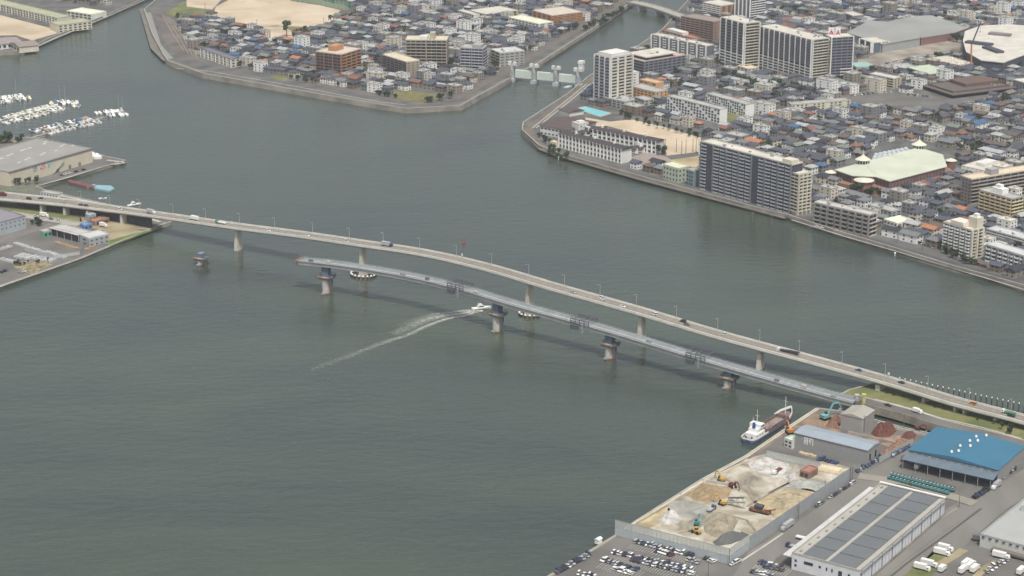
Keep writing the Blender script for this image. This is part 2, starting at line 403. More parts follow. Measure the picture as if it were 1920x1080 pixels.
# ---- lamps on the main bridge ----
lampm = mat('galvanised_steel', (0.45,0.46,0.46), 0.5, 0, metal=0.3)
def make_lamp(label, loc, rz, h=9.0):
    t = thing('street_lamp', label, 'street lamp', loc, rz, 'street lamps along the road bridge')
    a = MB(); a.cyl(0,0,0,h,0.17,0.10,n=8); a.build('pole', lampm, t)
    b = MB(); b.bar((0,0,h-0.1),(2.3,0,h+0.25),0.13); b.build('arm', lampm, t)
    c = MB(); c.hexa([(2.0,-.22,h+.05),(3.2,-.16,h+.12),(3.2,.16,h+.12),(2.0,.22,h+.05),(2.0,-.2,h+.34),(3.2,-.12,h+.32),(3.2,.12,h+.32),(2.0,.2,h+.34)]); c.build('lamp_head', M['steel'], t)
    return t
lx = [142,197,253,316,377,441,507,578,647,711,779,847,913,982,1050,1117,1185,1260,1338,1418,1493,1572,1652,1730,1809,1888]
lamp0 = None
for i, px in enumerate(lx):
    p, d, n = at_path(CF, px); j = min(range(len(CF)), key=lambda k: (CF[k][0]-p).length)
    loc = p + n*(HW[j]-0.55); rz = math.atan2(-n.y, -n.x)
    if not lamp0: lamp0 = make_lamp('', loc, rz); o = lamp0
    else: o = dup(lamp0, loc, rz)
    AUTO.append((o, 'tall grey street lamp', 'on the far parapet of the road bridge'))
# small signs / equipment on the bridge
for px, u, lab in ((858, 4.9, 'small grey instrument mast on the far parapet near the crest of the bridge'), (437, -1.0, 'white upright sign board standing beside the left bridge pier lamp'), (1659, 4.9, 'short pale post at the right end of the bridge parapet')):
    p, d, n = at_path(CF, px, u); t = thing('sign_post', lab, 'post', p, math.atan2(d.y, d.x))
    a = MB(); a.cyl(0,0,0,3.4,0.12,n=6); a.build('pole', lampm, t)
    b = MB(); b.box(-.7,.7,-.08,.08,2.0,3.6); b.build('panel', M['white'], t)

# ---- new bridge under construction ----
nf = [(568,483,22.4),(640,491,23.2),(720,503,23.8),(795,517,24.0),(880,538,23.8),(970,565,22.6),(1090,598,20.4),(1205,631,18.0),(1330,669,15.4),(1440,701,12.4),(1555,733,9.2),(1608,747,7.8)]
NFF = path_frames(crm([P(*a) for a in nf], 10)); NW = 9.4
NC = path_frames([f[0]-f[2]*NW/2 for f in NFF])
newb = thing('unfinished_bridge', 'unfinished grey steel bridge deck ending in mid-water beside the road bridge', 'bridge')
mb = MB(); sweep(mb, NC, [(-4.7,-.3),(-4.7,0),(4.7,0),(4.7,-.3)]); mb.build('deck', M['steel_b'], newb)
for u in (-3.2, 3.2):
    mb = MB(); sweep(mb, NC, [(u-.9,-2.5),(u-1.0,-.3),(u+1.0,-.3),(u+.9,-2.5)]); mb.build('box_girder', mat('girder_paint', (0.36,0.36,0.34), 0.6, 0.14, 0.1), newb)
mb = MB()
for i in range(0, len(NC)-1):
    p, d, n = NC[i]; q = NC[i+1][0]; k = max(1, int((q-p).length/3.0))
    for j in range(k):
        a = p.lerp(q, j/k)+Vector((0,0,.04)); mb.quad([a-n*4.5, a-n*4.5+d*1.3, a+n*4.5+d*1.3, a+n*4.5])
mb.build('deck_rib', mat('deck_rib_steel', (0.19,0.205,0.21), 0.6, 0.1, 0.3), newb)
for u in (-4.55, 4.55):
    mb = MB(); sweep(mb, NC, [(u-.05,1.0),(u+.05,1.0),(u+.05,1.12),(u-.05,1.12)])
    sweep(mb, NC, [(u-.2,0),(u+.2,0),(u+.2,.35),(u-.2,.35)])
    for i in range(0, len(NC)-1):
        p, d, n = NC[i]; q = NC[i+1][0]; k = max(1, int((q-p).length/4.0))
        for j in range(k):
            a = p.lerp(q, j/k)+n*u; mb.bar(a, a+Vector((0,0,1.1)), 0.16)
    mb.build('guard_rail', mat('pale_rail', (0.33,0.36,0.37), 0.6, 0.1, 0.4), newb)
mb = MB(); sweep(mb, NC, [(-1.7,.03),(-0.3,.03),(-0.3,.12),(-1.7,.12)]); mb.build('service_track', mat('pale_service_track', (0.34,0.355,0.355), 0.7, 0.2, 0.3), newb)
# deck end stage
p, d, n = NC[0]
mb = MB(); mb.hexa([tuple(p+d*a+n*b+Vector((0,0,c))) for c in (-2.8,0.4) for a, b in ((-1.6,-5),(1.0,-5),(1.0,5),(-1.6,5))]); 
for s_ in (-4.6, -1.5, 1.5, 4.6): mb.bar(p-d*1.2+n*s_+Vector((0,0,.4)), p-d*1.2+n*s_+Vector((0,0,2.2)), 0.2)
mb.bar(p-d*1.2-n*4.6+Vector((0,0,2.1)), p-d*1.2+n*4.6+Vector((0,0,2.1)), 0.15)
mb.build('end_stage', mat('end_stage_red', (0.17,0.125,0.11), 0.8, 0.3, 0.8), newb)
blue = mat('blue_pier_shell', (0.10,0.15,0.20), 0.6, 0.18, 0.3)
scaf = mat('orange_brown_scaffold', (0.19,0.135,0.10), 0.8, 0.35, 0.9)
greyn = mat('grey_netting', (0.13,0.15,0.18), 0.9, 0.25, 0.7)
def newpier(px, F, off=None, ztop=None, deck=True, label=None):
    if deck: p, d, n = at_path(F, px); zt = p.z-2.5
    else: p, zt = off, ztop; d, n = F[0][1], F[0][2]
    t = thing('bridge_pier', label, 'bridge pier', (p.x, p.y, 0), math.atan2(d.y, d.x), 'piers of the unfinished bridge')
    plat = max(4.2, zt*0.62)
    pc = mat('new_pier_concrete', (0.42,0.41,0.38), 0.9, 0.15, 0.4)
    a = MB(); a.prism([(3.0*math.cos(2*math.pi*k/14), 4.0*math.sin(2*math.pi*k/14)) for k in range(14)], -2, plat, 0); a.build('shaft', pc, t)
    a = MB(); a.prism([(3.6*math.cos(2*math.pi*k/14), 4.6*math.sin(2*math.pi*k/14)) for k in range(14)], -1, 0.9, 0); a.build('footing_casing', M['rust'], t)
    a = MB()
    a.box(-2.6,2.6,-2.2,2.2,plat,zt-0.1)
    for sx in (-2.62, 2.62):
        for k in range(-2, 3): a.box(sx-.06, sx+.06, k*0.9-.12, k*0.9+.12, plat, zt-.2)
    a.build('shell', blue, t)
    a = MB(); a.box(-5.2,5.2,-5.0,5.0,plat-.5,plat-.1)
    for x in [i*1.3 for i in range(-4, 5)]:
        for y in (-4.9, 4.9): a.bar((x,y,plat-.1),(x,y,plat+1.3),0.14)
        for y in (-4.9, 4.9): a.bar((y*1.04,x*.94,plat-.1),(y*1.04,x*.94,plat+1.3),0.14)
    for y in (-4.9, 4.9): a.bar((-5.1,y,plat+1.2),(5.1,y,plat+1.2),0.14); a.bar((y*1.04,-4.9,plat+1.2),(y*1.04,4.9,plat+1.2),0.14)
    a.build('work_platform', scaf, t)
    a = MB(); a.box(-4.4,4.4,-4.2,-2.4,plat-1.6,plat-.52); a.box(3.0,6.4,-2.2,2.2,plat-.8,plat+.9); a.build('netting', greyn, t)
    a = MB()
    for x, y in ((4.6,-2.0),(4.6,0.2)):
        a.cyl(x,y,-1,plat-.8,0.6,n=8)
    for z in range(1, int(plat)-1, 2): a.bar((4.6,-2.0,z),(4.6,.2,z),0.16)
    a.build('access_ladder', mat('dark_steel', (0.10,0.10,0.11), 0.7, 0.2, 0.5), t)
    a = MB(); a.box(-1.6,1.0,-5.2,-4.0,.3,1.2); a.cyl(1.6,-4.9,0,2.2,0.2,n=6); a.build('landing_stage', M['steel'], t)
    for y in (-1.6, 1.6):
        a = MB(); a.box(-.9,.9,y-.6,y+.6,zt-.1,zt+.02); a.build('bearing', pc, t)
    return t
names = {611:'leftmost deck-bearing pier of the unfinished bridge, tall with brown platform', 933:'tall blue-shelled pier of the unfinished bridge just right of the speeding boat', 1144:'third deck-bearing pier of the unfinished bridge with blue shell and platform', 1367:'lowest rightmost water pier of the unfinished bridge with brown platform'}
for px in (611, 933, 1144, 1367): newpier(px, NC, label=names[px])
newpier(0, NC, off=P(378,496), ztop=zat(378,474,496), deck=False, label='lone short pier stub with scaffold and blue top standing without any deck')
# travelling frames
for px, lab in ((863,'dark travelling work frame straddling the unfinished deck, left of the moving boat'),(1095,'middle dark travelling work frame straddling the unfinished deck'),(1312,'rightmost dark travelling work frame straddling the unfinished deck')):
    p, d, n = at_path(NC, px); t = thing('work_frame', lab, 'work frame', p, math.atan2(d.y, d.x), 'travelling frames on the unfinished bridge')
    dk = mat('frame_steel', (0.09,0.097,0.11), 0.6, 0.2, 0.5); a = MB()
    for y in (-5.2, 5.2):
        for x in (-7, -3.5, 0, 3.5, 7): a.bar((x,y,0),(x,y,3.2),0.35)
        a.bar((-7,y,3.2),(7,y,3.2),0.4); a.bar((-7,y,1.7),(7,y,1.7),0.3)
    for x in (-7, -3.5, 0, 3.5, 7): a.bar((x,-5.2,4.2),(x,5.2,3.2),0.35)
    for x in (-7, 0): a.bar((x,-5.2,3.2),(x+7,5.2,3.2),0.3)
    a.build('frame', dk, t)
    a = MB(); a.box(-6.5,-0.5,-6.6,-5.3,-3.6,-0.5); a.build('hanging_cage', dk, t)
    a = MB(); a.box(2.2,3.1,-6.4,-5.3,-5.2,0.8); a.build('ladder', M['steel'], t)
# odd gear on the unfinished deck
for k, px in enumerate((587,617,760,803,898,1219,1460,1508,1566)):
    p, d, n = at_path(NC, px, -1.0 if k % 2 else -3.2); s_ = 0.9+0.5*R.random()
    a = MB(); a.box(-1.5*s_,1.5*s_,-.9,.9,0,1.5*s_); a.box(-1.0,.2,-.7,.7,1.5*s_,1.5*s_+.4); a.bar((1.2,0,1.5*s_),(1.2,0,3.0),.12)
    o = a.build('site_equipment', [greyn, M['conc_l'], M['steel']][k % 3], loc=p+Vector((0,0,.1)), rotz=math.atan2(d.y, d.x))
    o['category'] = 'site equipment'; o['group'] = 'gear left on the unfinished deck'; AUTO.append((o, 'small box of site gear', 'on the unfinished bridge deck'))
# approach road from the unfinished bridge
strip('road', [(1600,744),(1640,757),(1665,763),(1715,777),(1765,793),(1840,811),(1915,831),(2040,866)], 9.5, M['asph'], 4.0+2.2)
ap = [P(a, b, 4.0+2.2) for a, b in [(1596,744),(1640,757),(1665,763),(1715,777),(1765,793),(1840,811),(1915,831),(2040,866)]]
AF = path_frames(crm(ap, 5))
mb = MB(); sweep(mb, AF, [(-4.9,-4.6),(-4.9,0.5),(-4.6,0.5),(-4.6,-.03),(4.9,-.03),(6.4,-4.6)], 0); mb.build('embankment', mat('brown_retaining_concrete', (0.26,0.235,0.19), 0.95, 0.25, 0.2, detail=5), kind='structure')
mb = MB(); sweep(mb, AF, [(4.6,-.02),(5.3,-.02),(5.3,.25),(4.6,.25)]); o = mb.build('kerb', M['conc_l'], kind='structure')
# posts at the joint of new bridge and approach
for px, py, lab, mm in ((1619,757,'tall yellow post where the unfinished bridge meets the approach road', mat('yellow_green_paint', (0.45,0.45,0.16), 0.7, 0.15, 0.5)),(1606,752,'short pale concrete stump beside the yellow post at the bridge end', M['conc_l'])):
    q = P(px, py, 6.0); a = MB(); a.box(-.9,.9,-.9,.9,-2.5,5.5 if px > 1610 else 3.5); a.box(-1.2,1.2,-1.2,1.2,(5.5 if px > 1610 else 3.5),(5.5 if px > 1610 else 3.5)+.8)
    tag(a.build('gate_post', mm, loc=q), lab, 'post')
# mooring piles in the water beyond the right approach
pm = MB(); pm.cyl(0,0,-3,5.6,0.36,n=8); pme = pm.mesh('pile_shaft', mat('tarred_pile', (0.05,0.055,0.06), 0.8, 0.2, 0.5)); cm = MB(); cm.cyl(0,0,5.6,6.3,0.42,0.25,n=8); cme = cm.mesh('pile_cap', M['white'])
for k in range(24):
    px = 1687 + k*(1911-1687)/22.0; py = 707.5 + k*(755-707.5)/22.0
    q = P(px, py, 6.2)
    t = thing('mooring_pile', '', 'mooring pile', (q.x, q.y, 0), 0, 'row of white-capped mooring piles'); part('pile_shaft', pme, t); part('pile_cap', cme, t)
    AUTO.append((t, 'dark white-capped pile', 'beyond the right bridge approach'))
# buoy
q = P(869.5, 456); t = thing('buoy', 'small red pillar buoy floating beyond the crest of the road bridge', 'buoy', q)
a = MB(); a.cyl(0,0,-.3,.9,1.2,n=12); a.build('float', mat('red_buoy', (0.30,0.07,0.07), 0.6, 0.1, 1), t); a = MB(); a.cyl(0,0,.9,4.0,.55,.3,n=8); a.cyl(0,0,4.0,5.0,.5,.05,n=8); a.build('topmark', MATS['red_buoy'], t)
# ================= BUILDINGS =================
def cm(name, col, **k): return mat(name, col, k.pop('rough', 0.85), k.pop('var', 0.08), k.pop('scale', 0.15), **k)
W_CREAM = cm('cream_render', (0.55,0.52,0.42)); W_WHITE = cm('white_render', (0.60,0.60,0.57)); W_GREY = cm('grey_render', (0.33,0.33,0.32))
W_BEIGE = cm('beige_tile', (0.40,0.36,0.28)); W_BROWN = cm('brown_tile', (0.16,0.125,0.10)); W_DARK = cm('dark_tile', (0.065,0.07,0.085)); W_DGREY = cm('slate_grey_wall', (0.17,0.175,0.19))
W_ORANGE = cm('orange_brick', (0.42,0.22,0.11)); W_GREEN = cm('pale_green_render', (0.42,0.47,0.38)); W_BGREY = cm('blue_grey_cladding', (0.30,0.32,0.33), var=0.05)
R_WHITE = cm('pale_roof_membrane', (0.52,0.50,0.44), var=0.12, scale=0.08); R_GREY = cm('grey_roof_deck', (0.36,0.36,0.34), var=0.15, scale=0.08); R_CREAM = cm('cream_roof_deck', (0.58,0.50,0.38), var=0.10)
SEAM = {}
class Bld:
    """L, N, Rr: roof pixels of the left, nearest and right corner; yb: pixel row where the nearest corner meets the ground"""
    def __init__(s, name, label, cat, L, N, Rr, yb, wall, roof=None, floors=5, fh=None, parapet=0.9, h=None, base=LZ, lm=None, group=None, ex=6.0, exf=None, body=True):
        s.h = h if h else zat(N[0], N[1], yb, base) - base
        zt = base + s.h
        pN, pL, pR = P(N[0], N[1], zt), P(L[0], L[1], zt), P(Rr[0], Rr[1], zt)
        e1 = pL - pN; s.a = e1.length; e1.normalize(); e2 = Vector((e1.y, -e1.x, 0)); s.b = max(3.0, (pR - pN).dot(e2))
        s.N = Vector((pN.x, pN.y, base)); s.e1, s.e2 = e1, e2; s.floors = floors; s.fh = s.h/floors
        s.t = thing(name, label, cat, s.N, math.atan2(e2.y, e2.x), group); s.cnt = {}; s.over = {}
        s.wall = wall
        if body:
            mb = MB(); mb.box(0, s.b, 0, s.a, 0, s.h); s.body = mb.build('wall', wall, s.t)
            mb = MB(); t_ = 0.35; mb.box(t_, s.b-t_, t_, s.a-t_, s.h, s.h+.15)
            for x0,x1,y0,y1 in ((-.05,s.b+.05,-.05,t_),(-.05,s.b+.05,s.a-t_,s.a+.05),(-.05,t_,t_,s.a-t_),(s.b-t_,s.b+.05,t_,s.a-t_)):
                mb.box(x0,x1,y0,y1,s.h-.2,s.h+parapet)
            s.roof = mb.build('roof', roof or R_WHITE, s.t)
        xf = exf or ex
        if ex: exclude([s.W(-xf, -xf), s.W(s.b+ex, -xf), s.W(s.b+ex, s.a+ex), s.W(-xf, s.a+ex)])
        if lm: q = Q(s.W(s.b/2, s.a/2)); LM.append((q[0], q[1], lm))
    def W(s, x, y, z=0): return s.N + s.e2*x + s.e1*y + Vector((0,0,z))
    def put(s, name, me, loc, rz=0.0, sc=None):
        c = s.cnt.get(name, 0); s.cnt[name] = c+1
        if c < 99: part(name, me, s.t, loc, rz, sc)
        else: s.over.setdefault((name, me.name), []).append((me, loc, rz, sc))
    def flush(s):
        for (name, mn), L in s.over.items():
            mb = MB()
            for me, loc, rz, sc in L:
                c_, s_ = math.cos(rz), math.sin(rz); b = len(mb.v); sx, sy, sz = sc or (1,1,1)
                for v in me.vertices:
                    x, y, z = v.co.x*sx, v.co.y*sy, v.co.z*sz; mb.v.append((x*c_-y*s_+loc[0], x*s_+y*c_+loc[1], z+loc[2]))
                for f in me.polygons: mb.f.append(tuple(b+i for i in f.vertices)); mb.m.append(0)
            mb.build(name, L[0][0].materials[0], s.t, kind='stuff')
        s.over = {}
    def side(s, which):
        if which == 'front': return s.a, (lambda u, z: (0, s.a-u, z)), -math.pi/2     # lower-left face
        if which == 'right': return s.b, (lambda u, z: (u, 0, z)), 0.0
        if which == 'back':  return s.a, (lambda u, z: (s.b, u, z)), math.pi/2
        return s.b, (lambda u, z: (s.b-u, s.a, z)), math.pi
    def balconies(s, which, bays, rail=None, w=0.8, deep=1.3, f0=1, f1=None, ww=0.7, rh=1.1, skip=(), skipf=()):
        Ln, at, rz = s.side(which); bw = Ln/bays; rail = rail or M['white']
        mb = MB(); hw = bw*w/2; mb.box(-hw,hw,-deep,0,-.15,0); mb.box(-hw,hw,-deep,-deep+.12,0,rh); mb.box(-hw,-hw+.12,-deep+.12,0,0,rh); mb.box(hw-.12,hw,-deep+.12,0,0,rh)
        me = mb.mesh('balcony', rail); g = MB(); g.box(-bw*ww/2,bw*ww/2,-.06,0.1,.05,s.fh*.72); gm = g.mesh('window', M['glass'])
        for f in range(f0, f1 or s.floors):
            for b in range(bays):
                if b in skip or (f, b) in skipf: continue
                l = at(bw*(b+.5), f*s.fh+.15); s.put('window', gm, l, rz); s.put('balcony', me, l, rz)
    def bands(s, which, rail=None, deep=1.2, f0=1, f1=None, bays=4, rh=1.0, u0=0.0, u1=1.0, glass=True):
        Ln, at, rz = s.side(which); rail = rail or M['white']; bw = Ln*(u1-u0)/bays; mid = Ln*(u0+u1)/2; hl = Ln*(u1-u0)/2
        mb = MB(); mb.box(-hl,hl,-deep,0,-.12,.1); mb.box(-hl,hl,-deep,-deep+.12,.1,rh); me = mb.mesh('balcony', rail)
        g = MB(); g.box(-bw*.42,bw*.42,-.06,.1,.1,s.fh*.8); gm = g.mesh('window', M['glass'])
        for f in range(f0, f1 or s.floors):
            s.put('balcony', me, at(mid, f*s.fh+.1), rz)
            if glass:
                for b in range(bays): s.put('window', gm, at(Ln*u0+bw*(b+.5), f*s.fh+.15), rz)
    def fins(s, which, n, m=None, wd=0.7, deep=1.5, z0=0, z1=None, ends=True):
        Ln, at, rz = s.side(which); z1 = z1 or s.h+.3
        mb = MB(); mb.box(-wd/2,wd/2,-deep,.05,0,z1-z0); me = mb.mesh('column', m or M['white'])
        for i in range(n+1):
            if not ends and i in (0, n): continue
            s.put('column', me, at(min(max(Ln*i/n, wd/2), Ln-wd/2), z0), rz)
    def windows(s, which, bays, w=0.55, hh=0.5, f0=0, f1=None, z=0.25, m=None, skip=()):
        Ln, at, rz = s.side(which); bw = Ln/bays
        g = MB(); g.box(-bw*w/2,bw*w/2,-.08,.1,0,s.fh*hh); gm = g.mesh('window', m or M['glass'])
        for f in range(f0, f1 or s.floors):
            for b in range(bays):
                if (f, b) in skip: continue
                s.put('window', gm, at(bw*(b+.5), f*s.fh+s.fh*z), rz)
    def boxon(s, name, x0, x1, y0, y1, z0, z1, m):
        mb = MB(); mb.box(x0*s.b if abs(x0) <= 1 else x0, x1*s.b, y0*s.a, y1*s.a, s.h+z0, s.h+z1); return mb.build(name, m, s.t)
    def clutter(s, n=4, seed=0, m=None):
        r = random.Random(seed)
        for k in range(n):
            x = r.uniform(.15,.8)*s.b; y = r.uniform(.1,.88)*s.a; q = r.uniform(.8,2.2); mb = MB(); mb.box(0,q,0,q*1.3,s.h+.1,s.h+.3+q*.7); o = mb.build('roof_unit', m or M['steel'], s.t, loc=(x,y,0))
# ---- long apartment block beside the river ----
b = Bld('apartment_block', 'long dark fourteen-storey apartment block on the riverbank with rows of pale balconies', 'apartment block', (1315,266),(1485,310),(1504,305),401, W_DARK, R_WHITE, 14, lm='the long riverside apartment block')
b.balconies('front', 14, rail=cm('balcony_grey_white', (0.40,0.42,0.45)), w=.72, f0=0, skip=(1, 8)); b.windows('front', 28, .5, .6, m=M['glass'], f0=0, f1=14) if False else None
b.fins('front', 7, m=W_DGREY, wd=.6, deep=1.5); b.windows('right', 4, .5, .5); b.boxon('penthouse', .15, .85, .02, .12, .2, 3.0, W_CREAM); b.clutter(6, 1)
mb = MB(); mb.box(b.b*.02, b.b*.12, 0, 0, 0, 0) if False else None
b.flush()
b = Bld('apartment_block', 'cream balcony wing at the right end of the long riverside apartment block', 'apartment block', (1484,324),(1497,328),(1520,323),404, W_CREAM, R_WHITE, 12)
b.balconies('right', 3, rail=W_CREAM, w=.85, deep=1.5); b.bands('front', rail=W_CREAM, bays=2); b.fins('right', 3, m=W_CREAM, wd=.8); b.flush()
b = Bld('apartment_block', 'grey-brown five-storey apartment block right of the long one beside the riverside road', 'apartment block', (1527,380),(1631,404),(1645,400),444, cm('taupe_tile',(0.24,0.225,0.20)), cm('taupe_roof',(0.45,0.43,0.40)), 5, lm='the grey-brown riverside apartments')
b.balconies('front', 8, rail=cm('taupe_rail',(0.30,0.29,0.27)), w=.72, f0=0); b.fins('front', 4, m=MATS['taupe_tile'], wd=1.0); b.bands('right', rail=cm('pale_rail_taupe',(0.5,0.47,0.42)), f0=0, bays=2); b.clutter(4, 2); b.flush()
b = Bld('apartment_block', 'cream stepped apartment tower with pink-white flat roof slab by the riverside road', 'apartment block', (1769,417),(1822,433),(1847,428),487, cm('pinkish_grey_tile',(0.36,0.34,0.34)), R_WHITE, 9, lm='the cream stepped apartment tower')
b.balconies('front', 5, rail=M['white'], w=.6, f0=0, deep=1.4); b.fins('right', 2, m=W_CREAM, wd=1.6, deep=.9); b.balconies('right', 2, rail=W_CREAM, w=.4, f0=0)
b.boxon('roof_slab', .0, .75, .3, .75, 1.2, 4.0, cm('pink_white_render',(0.70,0.62,0.54))); b.boxon('stair_tower', .45, .95, .02, .32, .2, 8.5, W_CREAM); b.boxon('water_tank', .55, .8, .08, .2, 8.5, 11, M['white']); b.boxon('upper_floor', .1, .9, .3, .98, .1, 1.1, W_CREAM); b.flush()
b = Bld('apartment_block', 'long brown-grey apartment block with cream roof at the right edge', 'apartment block', (1804,331),(1822,337),(1960,297),383, cm('brown_grey_tile',(0.22,0.19,0.165)), R_CREAM, 7, lm='the brown-grey block at the right edge')
b.bands('right', rail=cm('brown_grey_rail',(0.33,0.30,0.27)), bays=12, f0=0); b.windows('front', 3, .4, .4); b.boxon('stair_tower', .22, .3, .15, .8, .2, 5, W_GREY); b.flush()
b = Bld('apartment_block', 'white apartment house half hidden behind the brown-grey block at the right edge', 'apartment block', (1803,312),(1845,321),(1882,305),332, W_WHITE, R_WHITE, 4)
b.balconies('front', 5, f0=0); b.windows('right', 4); b.boxon('penthouse', .3, .8, .3, .7, .2, 3, W_WHITE); b.flush()
b = Bld('apartment_block', 'yellow seven-storey apartment block with white rooftop box at the right edge', 'apartment block', (1837,357),(1897,374),(1921,370),412, cm('yellow_tile',(0.50,0.38,0.20)), R_GREY, 6, lm='the yellow apartment block')
b.balconies('front', 6, rail=cm('yellow_rail',(0.58,0.50,0.33)), w=.8, f0=0); b.bands('right', rail=cm('yellow_rail2',(0.66,0.58,0.34)), bays=3, f0=0); b.boxon('penthouse', .3, .85, .4, .72, .2, 4.5, M['white']); b.boxon('water_tank', .4, .7, .5, .66, 4.5, 7, M['white']); b.flush()
b = Bld('apartment_block', 'upper of two blue-grey blocks behind the riverside road at the right edge', 'apartment block', (1850,430),(1945,456),(1962,450),474, W_DGREY, cm('light_grey_roof',(0.48,0.49,0.48)), 4)
b.bands('front', rail=W_WHITE, bays=10, f0=0); b.clutter(3, 3); b.flush()
b = Bld('apartment_block', 'lower of two blue-grey blocks beside the riverside road at the right edge', 'apartment block', (1849,459),(1945,489),(1962,483),519, W_BGREY, cm('light_grey_roof',(0.48,0.49,0.48)), 4)
b.balconies('front', 9, f0=0, w=.6); b.fins('front', 4, m=W_DGREY); b.flush()
b = Bld('building', 'small building with a bright pale flat roof behind the riverside apartments', 'building', (1657,412),(1682,420),(1702,410),432, W_WHITE, cm('pale_green_roof',(0.66,0.68,0.56)), 2)
b.windows('front', 4); b.windows('right', 3); b.flush()
b = Bld('building', 'grey flat-roofed building just behind the grey-brown riverside apartments', 'building', (1627,385),(1672,398),(1684,392),412, W_GREY, R_GREY, 3)
b.windows('front', 6); b.windows('right', 2); b.clutter(3, 5); b.flush()
b = Bld('building', 'pale green three-storey house left of the long riverside apartment block', 'building', (1243,309),(1272,317),(1288,311),343, W_GREEN, cm('cream_metal_roof',(0.55,0.58,0.42)), 3)
b.windows('front', 5, .4, .45); b.windows('right', 3, .4, .45); b.flush()
b = Bld('building', 'teal-grey narrow building against the left end of the long apartment block', 'building', (1287,318),(1300,322),(1312,317),350, cm('teal_render',(0.20,0.27,0.27)), R_GREY, 4)
b.windows('front', 3); b.flush()
# ---- towers by the channel ----
b = Bld('apartment_tower', 'slim fifteen-storey white tower standing alone at the channel mouth', 'apartment tower', (1115,102),(1145,109),(1166,97),197, cm('white_tower_wall',(0.58,0.57,0.54)), R_WHITE, 15, lm='the slim white tower')
b.balconies('front', 3, rail=cm('slate_rail2',(0.26,0.27,0.31)), w=.8, f0=1, deep=1.0, ww=.85); b.fins('front', 3, m=W_WHITE, wd=.8, deep=1.3); b.fins('right', 1, m=W_WHITE, wd=1.0); b.balconies('right', 3, rail=W_CREAM, w=.7, deep=1.0); b.boxon('penthouse', .1, .9, .1, .9, .2, 3.0, W_WHITE); b.clutter(3, 6); b.flush()
b = Bld('building', 'narrow blank white building with peaked roof lantern just right of the slim tower', 'building', (1167,134),(1180,138),(1187,132),174, W_WHITE, R_WHITE, 7)
b.windows('right', 1, .3, .3); mb = MB(); mb.cyl(b.b*.5, b.a*.55, b.h, b.h+3.2, 3.0, .2, n=4); mb.build('roof_lantern', M['white'], b.t); b.flush()
b = Bld('office_building', 'dark eight-storey office block with a white heliport roof behind the slim tower', 'office', (1168,106),(1207,116),(1275,101),148, W_DARK, cm('pinkish_roof',(0.50,0.40,0.36)), 6, lm='the dark office with the heliport roof')
b.bands('front', rail=cm('slate_rail',(0.20,0.21,0.25)), bays=5, f0=0, deep=.6); b.fins('right', 9, m=W_DGREY, wd=1.2, deep=1.0); b.bands('right', rail=cm('slate_rail',(0.20,0.21,0.25)), bays=9, f0=0, deep=.5)
b.boxon('heliport', .08, .82, .06, .96, 3.0, 4.0, R_WHITE); b.boxon('rooftop_storey', .14, .76, .12, .9, .2, 3.0, W_DARK)
mb = MB(); r_ = random.Random(3)
cx, cy, zz = b.b*.42, b.a*.5, b.h+4.06                            # curved lettering painted on the deck, too small to read in the photograph
for k in range(9):
    if k == 3: continue
    a_ = rad(-40 + k*16) ; X = cx + 8.5*math.sin(a_); Y = cy - 5 + 5.0*math.cos(a_)*-1 + 4
    ux, uy = math.cos(a_*.6), -math.sin(a_*.6)*-1; vx, vy = -uy, ux
    for (p0, p1) in [((0,0),(0,2.4)), ((1.1,0),(1.1,2.4)), ((0,1.2+.6*(k%2)),(1.1,1.2-.8*(k%3==0)))]:
        a1 = Vector((X+ux*p0[0]+vx*p0[1], Y+uy*p0[0]+vy*p0[1], zz)); a2 = Vector((X+ux*p1[0]+vx*p1[1], Y+uy*p1[0]+vy*p1[1], zz)); mb.bar(a1, a2, .45, .08)
mb.build('roof_lettering', M['black'], b.t); b.flush()
b = Bld('apartment_block', 'low dark apartment slab with white columns behind the heliport office', 'apartment block', (1221,65),(1325,87),(1332,83),115, W_DGREY, R_WHITE, 6)
b.fins('front', 6, wd=1.3, deep=1.2); b.balconies('front', 6, w=.28, f0=0, rail=M['white'], ww=.2); b.clutter(8, 7); b.flush()
b = Bld('building', 'red-roofed building with white rooftop house between channel and towers', 'building', (1241,57),(1298,73),(1304,68),84, W_BEIGE, cm('dull_red_roof',(0.33,0.15,0.10)), 3)
b.boxon('penthouse', .1, .8, .35, .85, .2, 3.5, W_WHITE); b.windows('front', 8); b.flush()
b = Bld('apartment_block', 'wide brown apartment block at the channel bend below the top edge', 'apartment block', (1277,31),(1338,42),(1351,35),80, cm('red_brown_brick',(0.25,0.17,0.13)), cm('brown_roof',(0.26,0.22,0.19)), 9, lm='the wide brown block')
b.bands('front', rail=cm('brown_rail',(0.30,0.21,0.17)), bays=7, f0=0); b.windows('right', 3, .3, .3); b.flush()
b = Bld('apartment_block', 'orange and white apartment block touching the top edge beyond the brown block', 'apartment block', (1318,5),(1352,12),(1376,6),34, W_ORANGE, R_WHITE, 6)
b.balconies('front', 4, f0=0); b.fins('right', 3, m=W_BEIGE); b.windows('right', 3); b.flush()
b = Bld('apartment_tower', 'dark apartment tower cut by the top edge beyond the left tall tower', 'apartment tower', (1379,-6),(1408,0),(1429,-5),40, W_DGREY, R_WHITE, 9)
b.fins('front', 4); b.bands('right', bays=3); b.flush()
b = Bld('apartment_tower', 'leftmost of three big towers, square with white balcony bands on its right side', 'apartment tower', (1352,33),(1396,45),(1415,39),133, cm('slate_blue_wall',(0.13,0.14,0.17)), R_WHITE, 16, lm='the left big tower')
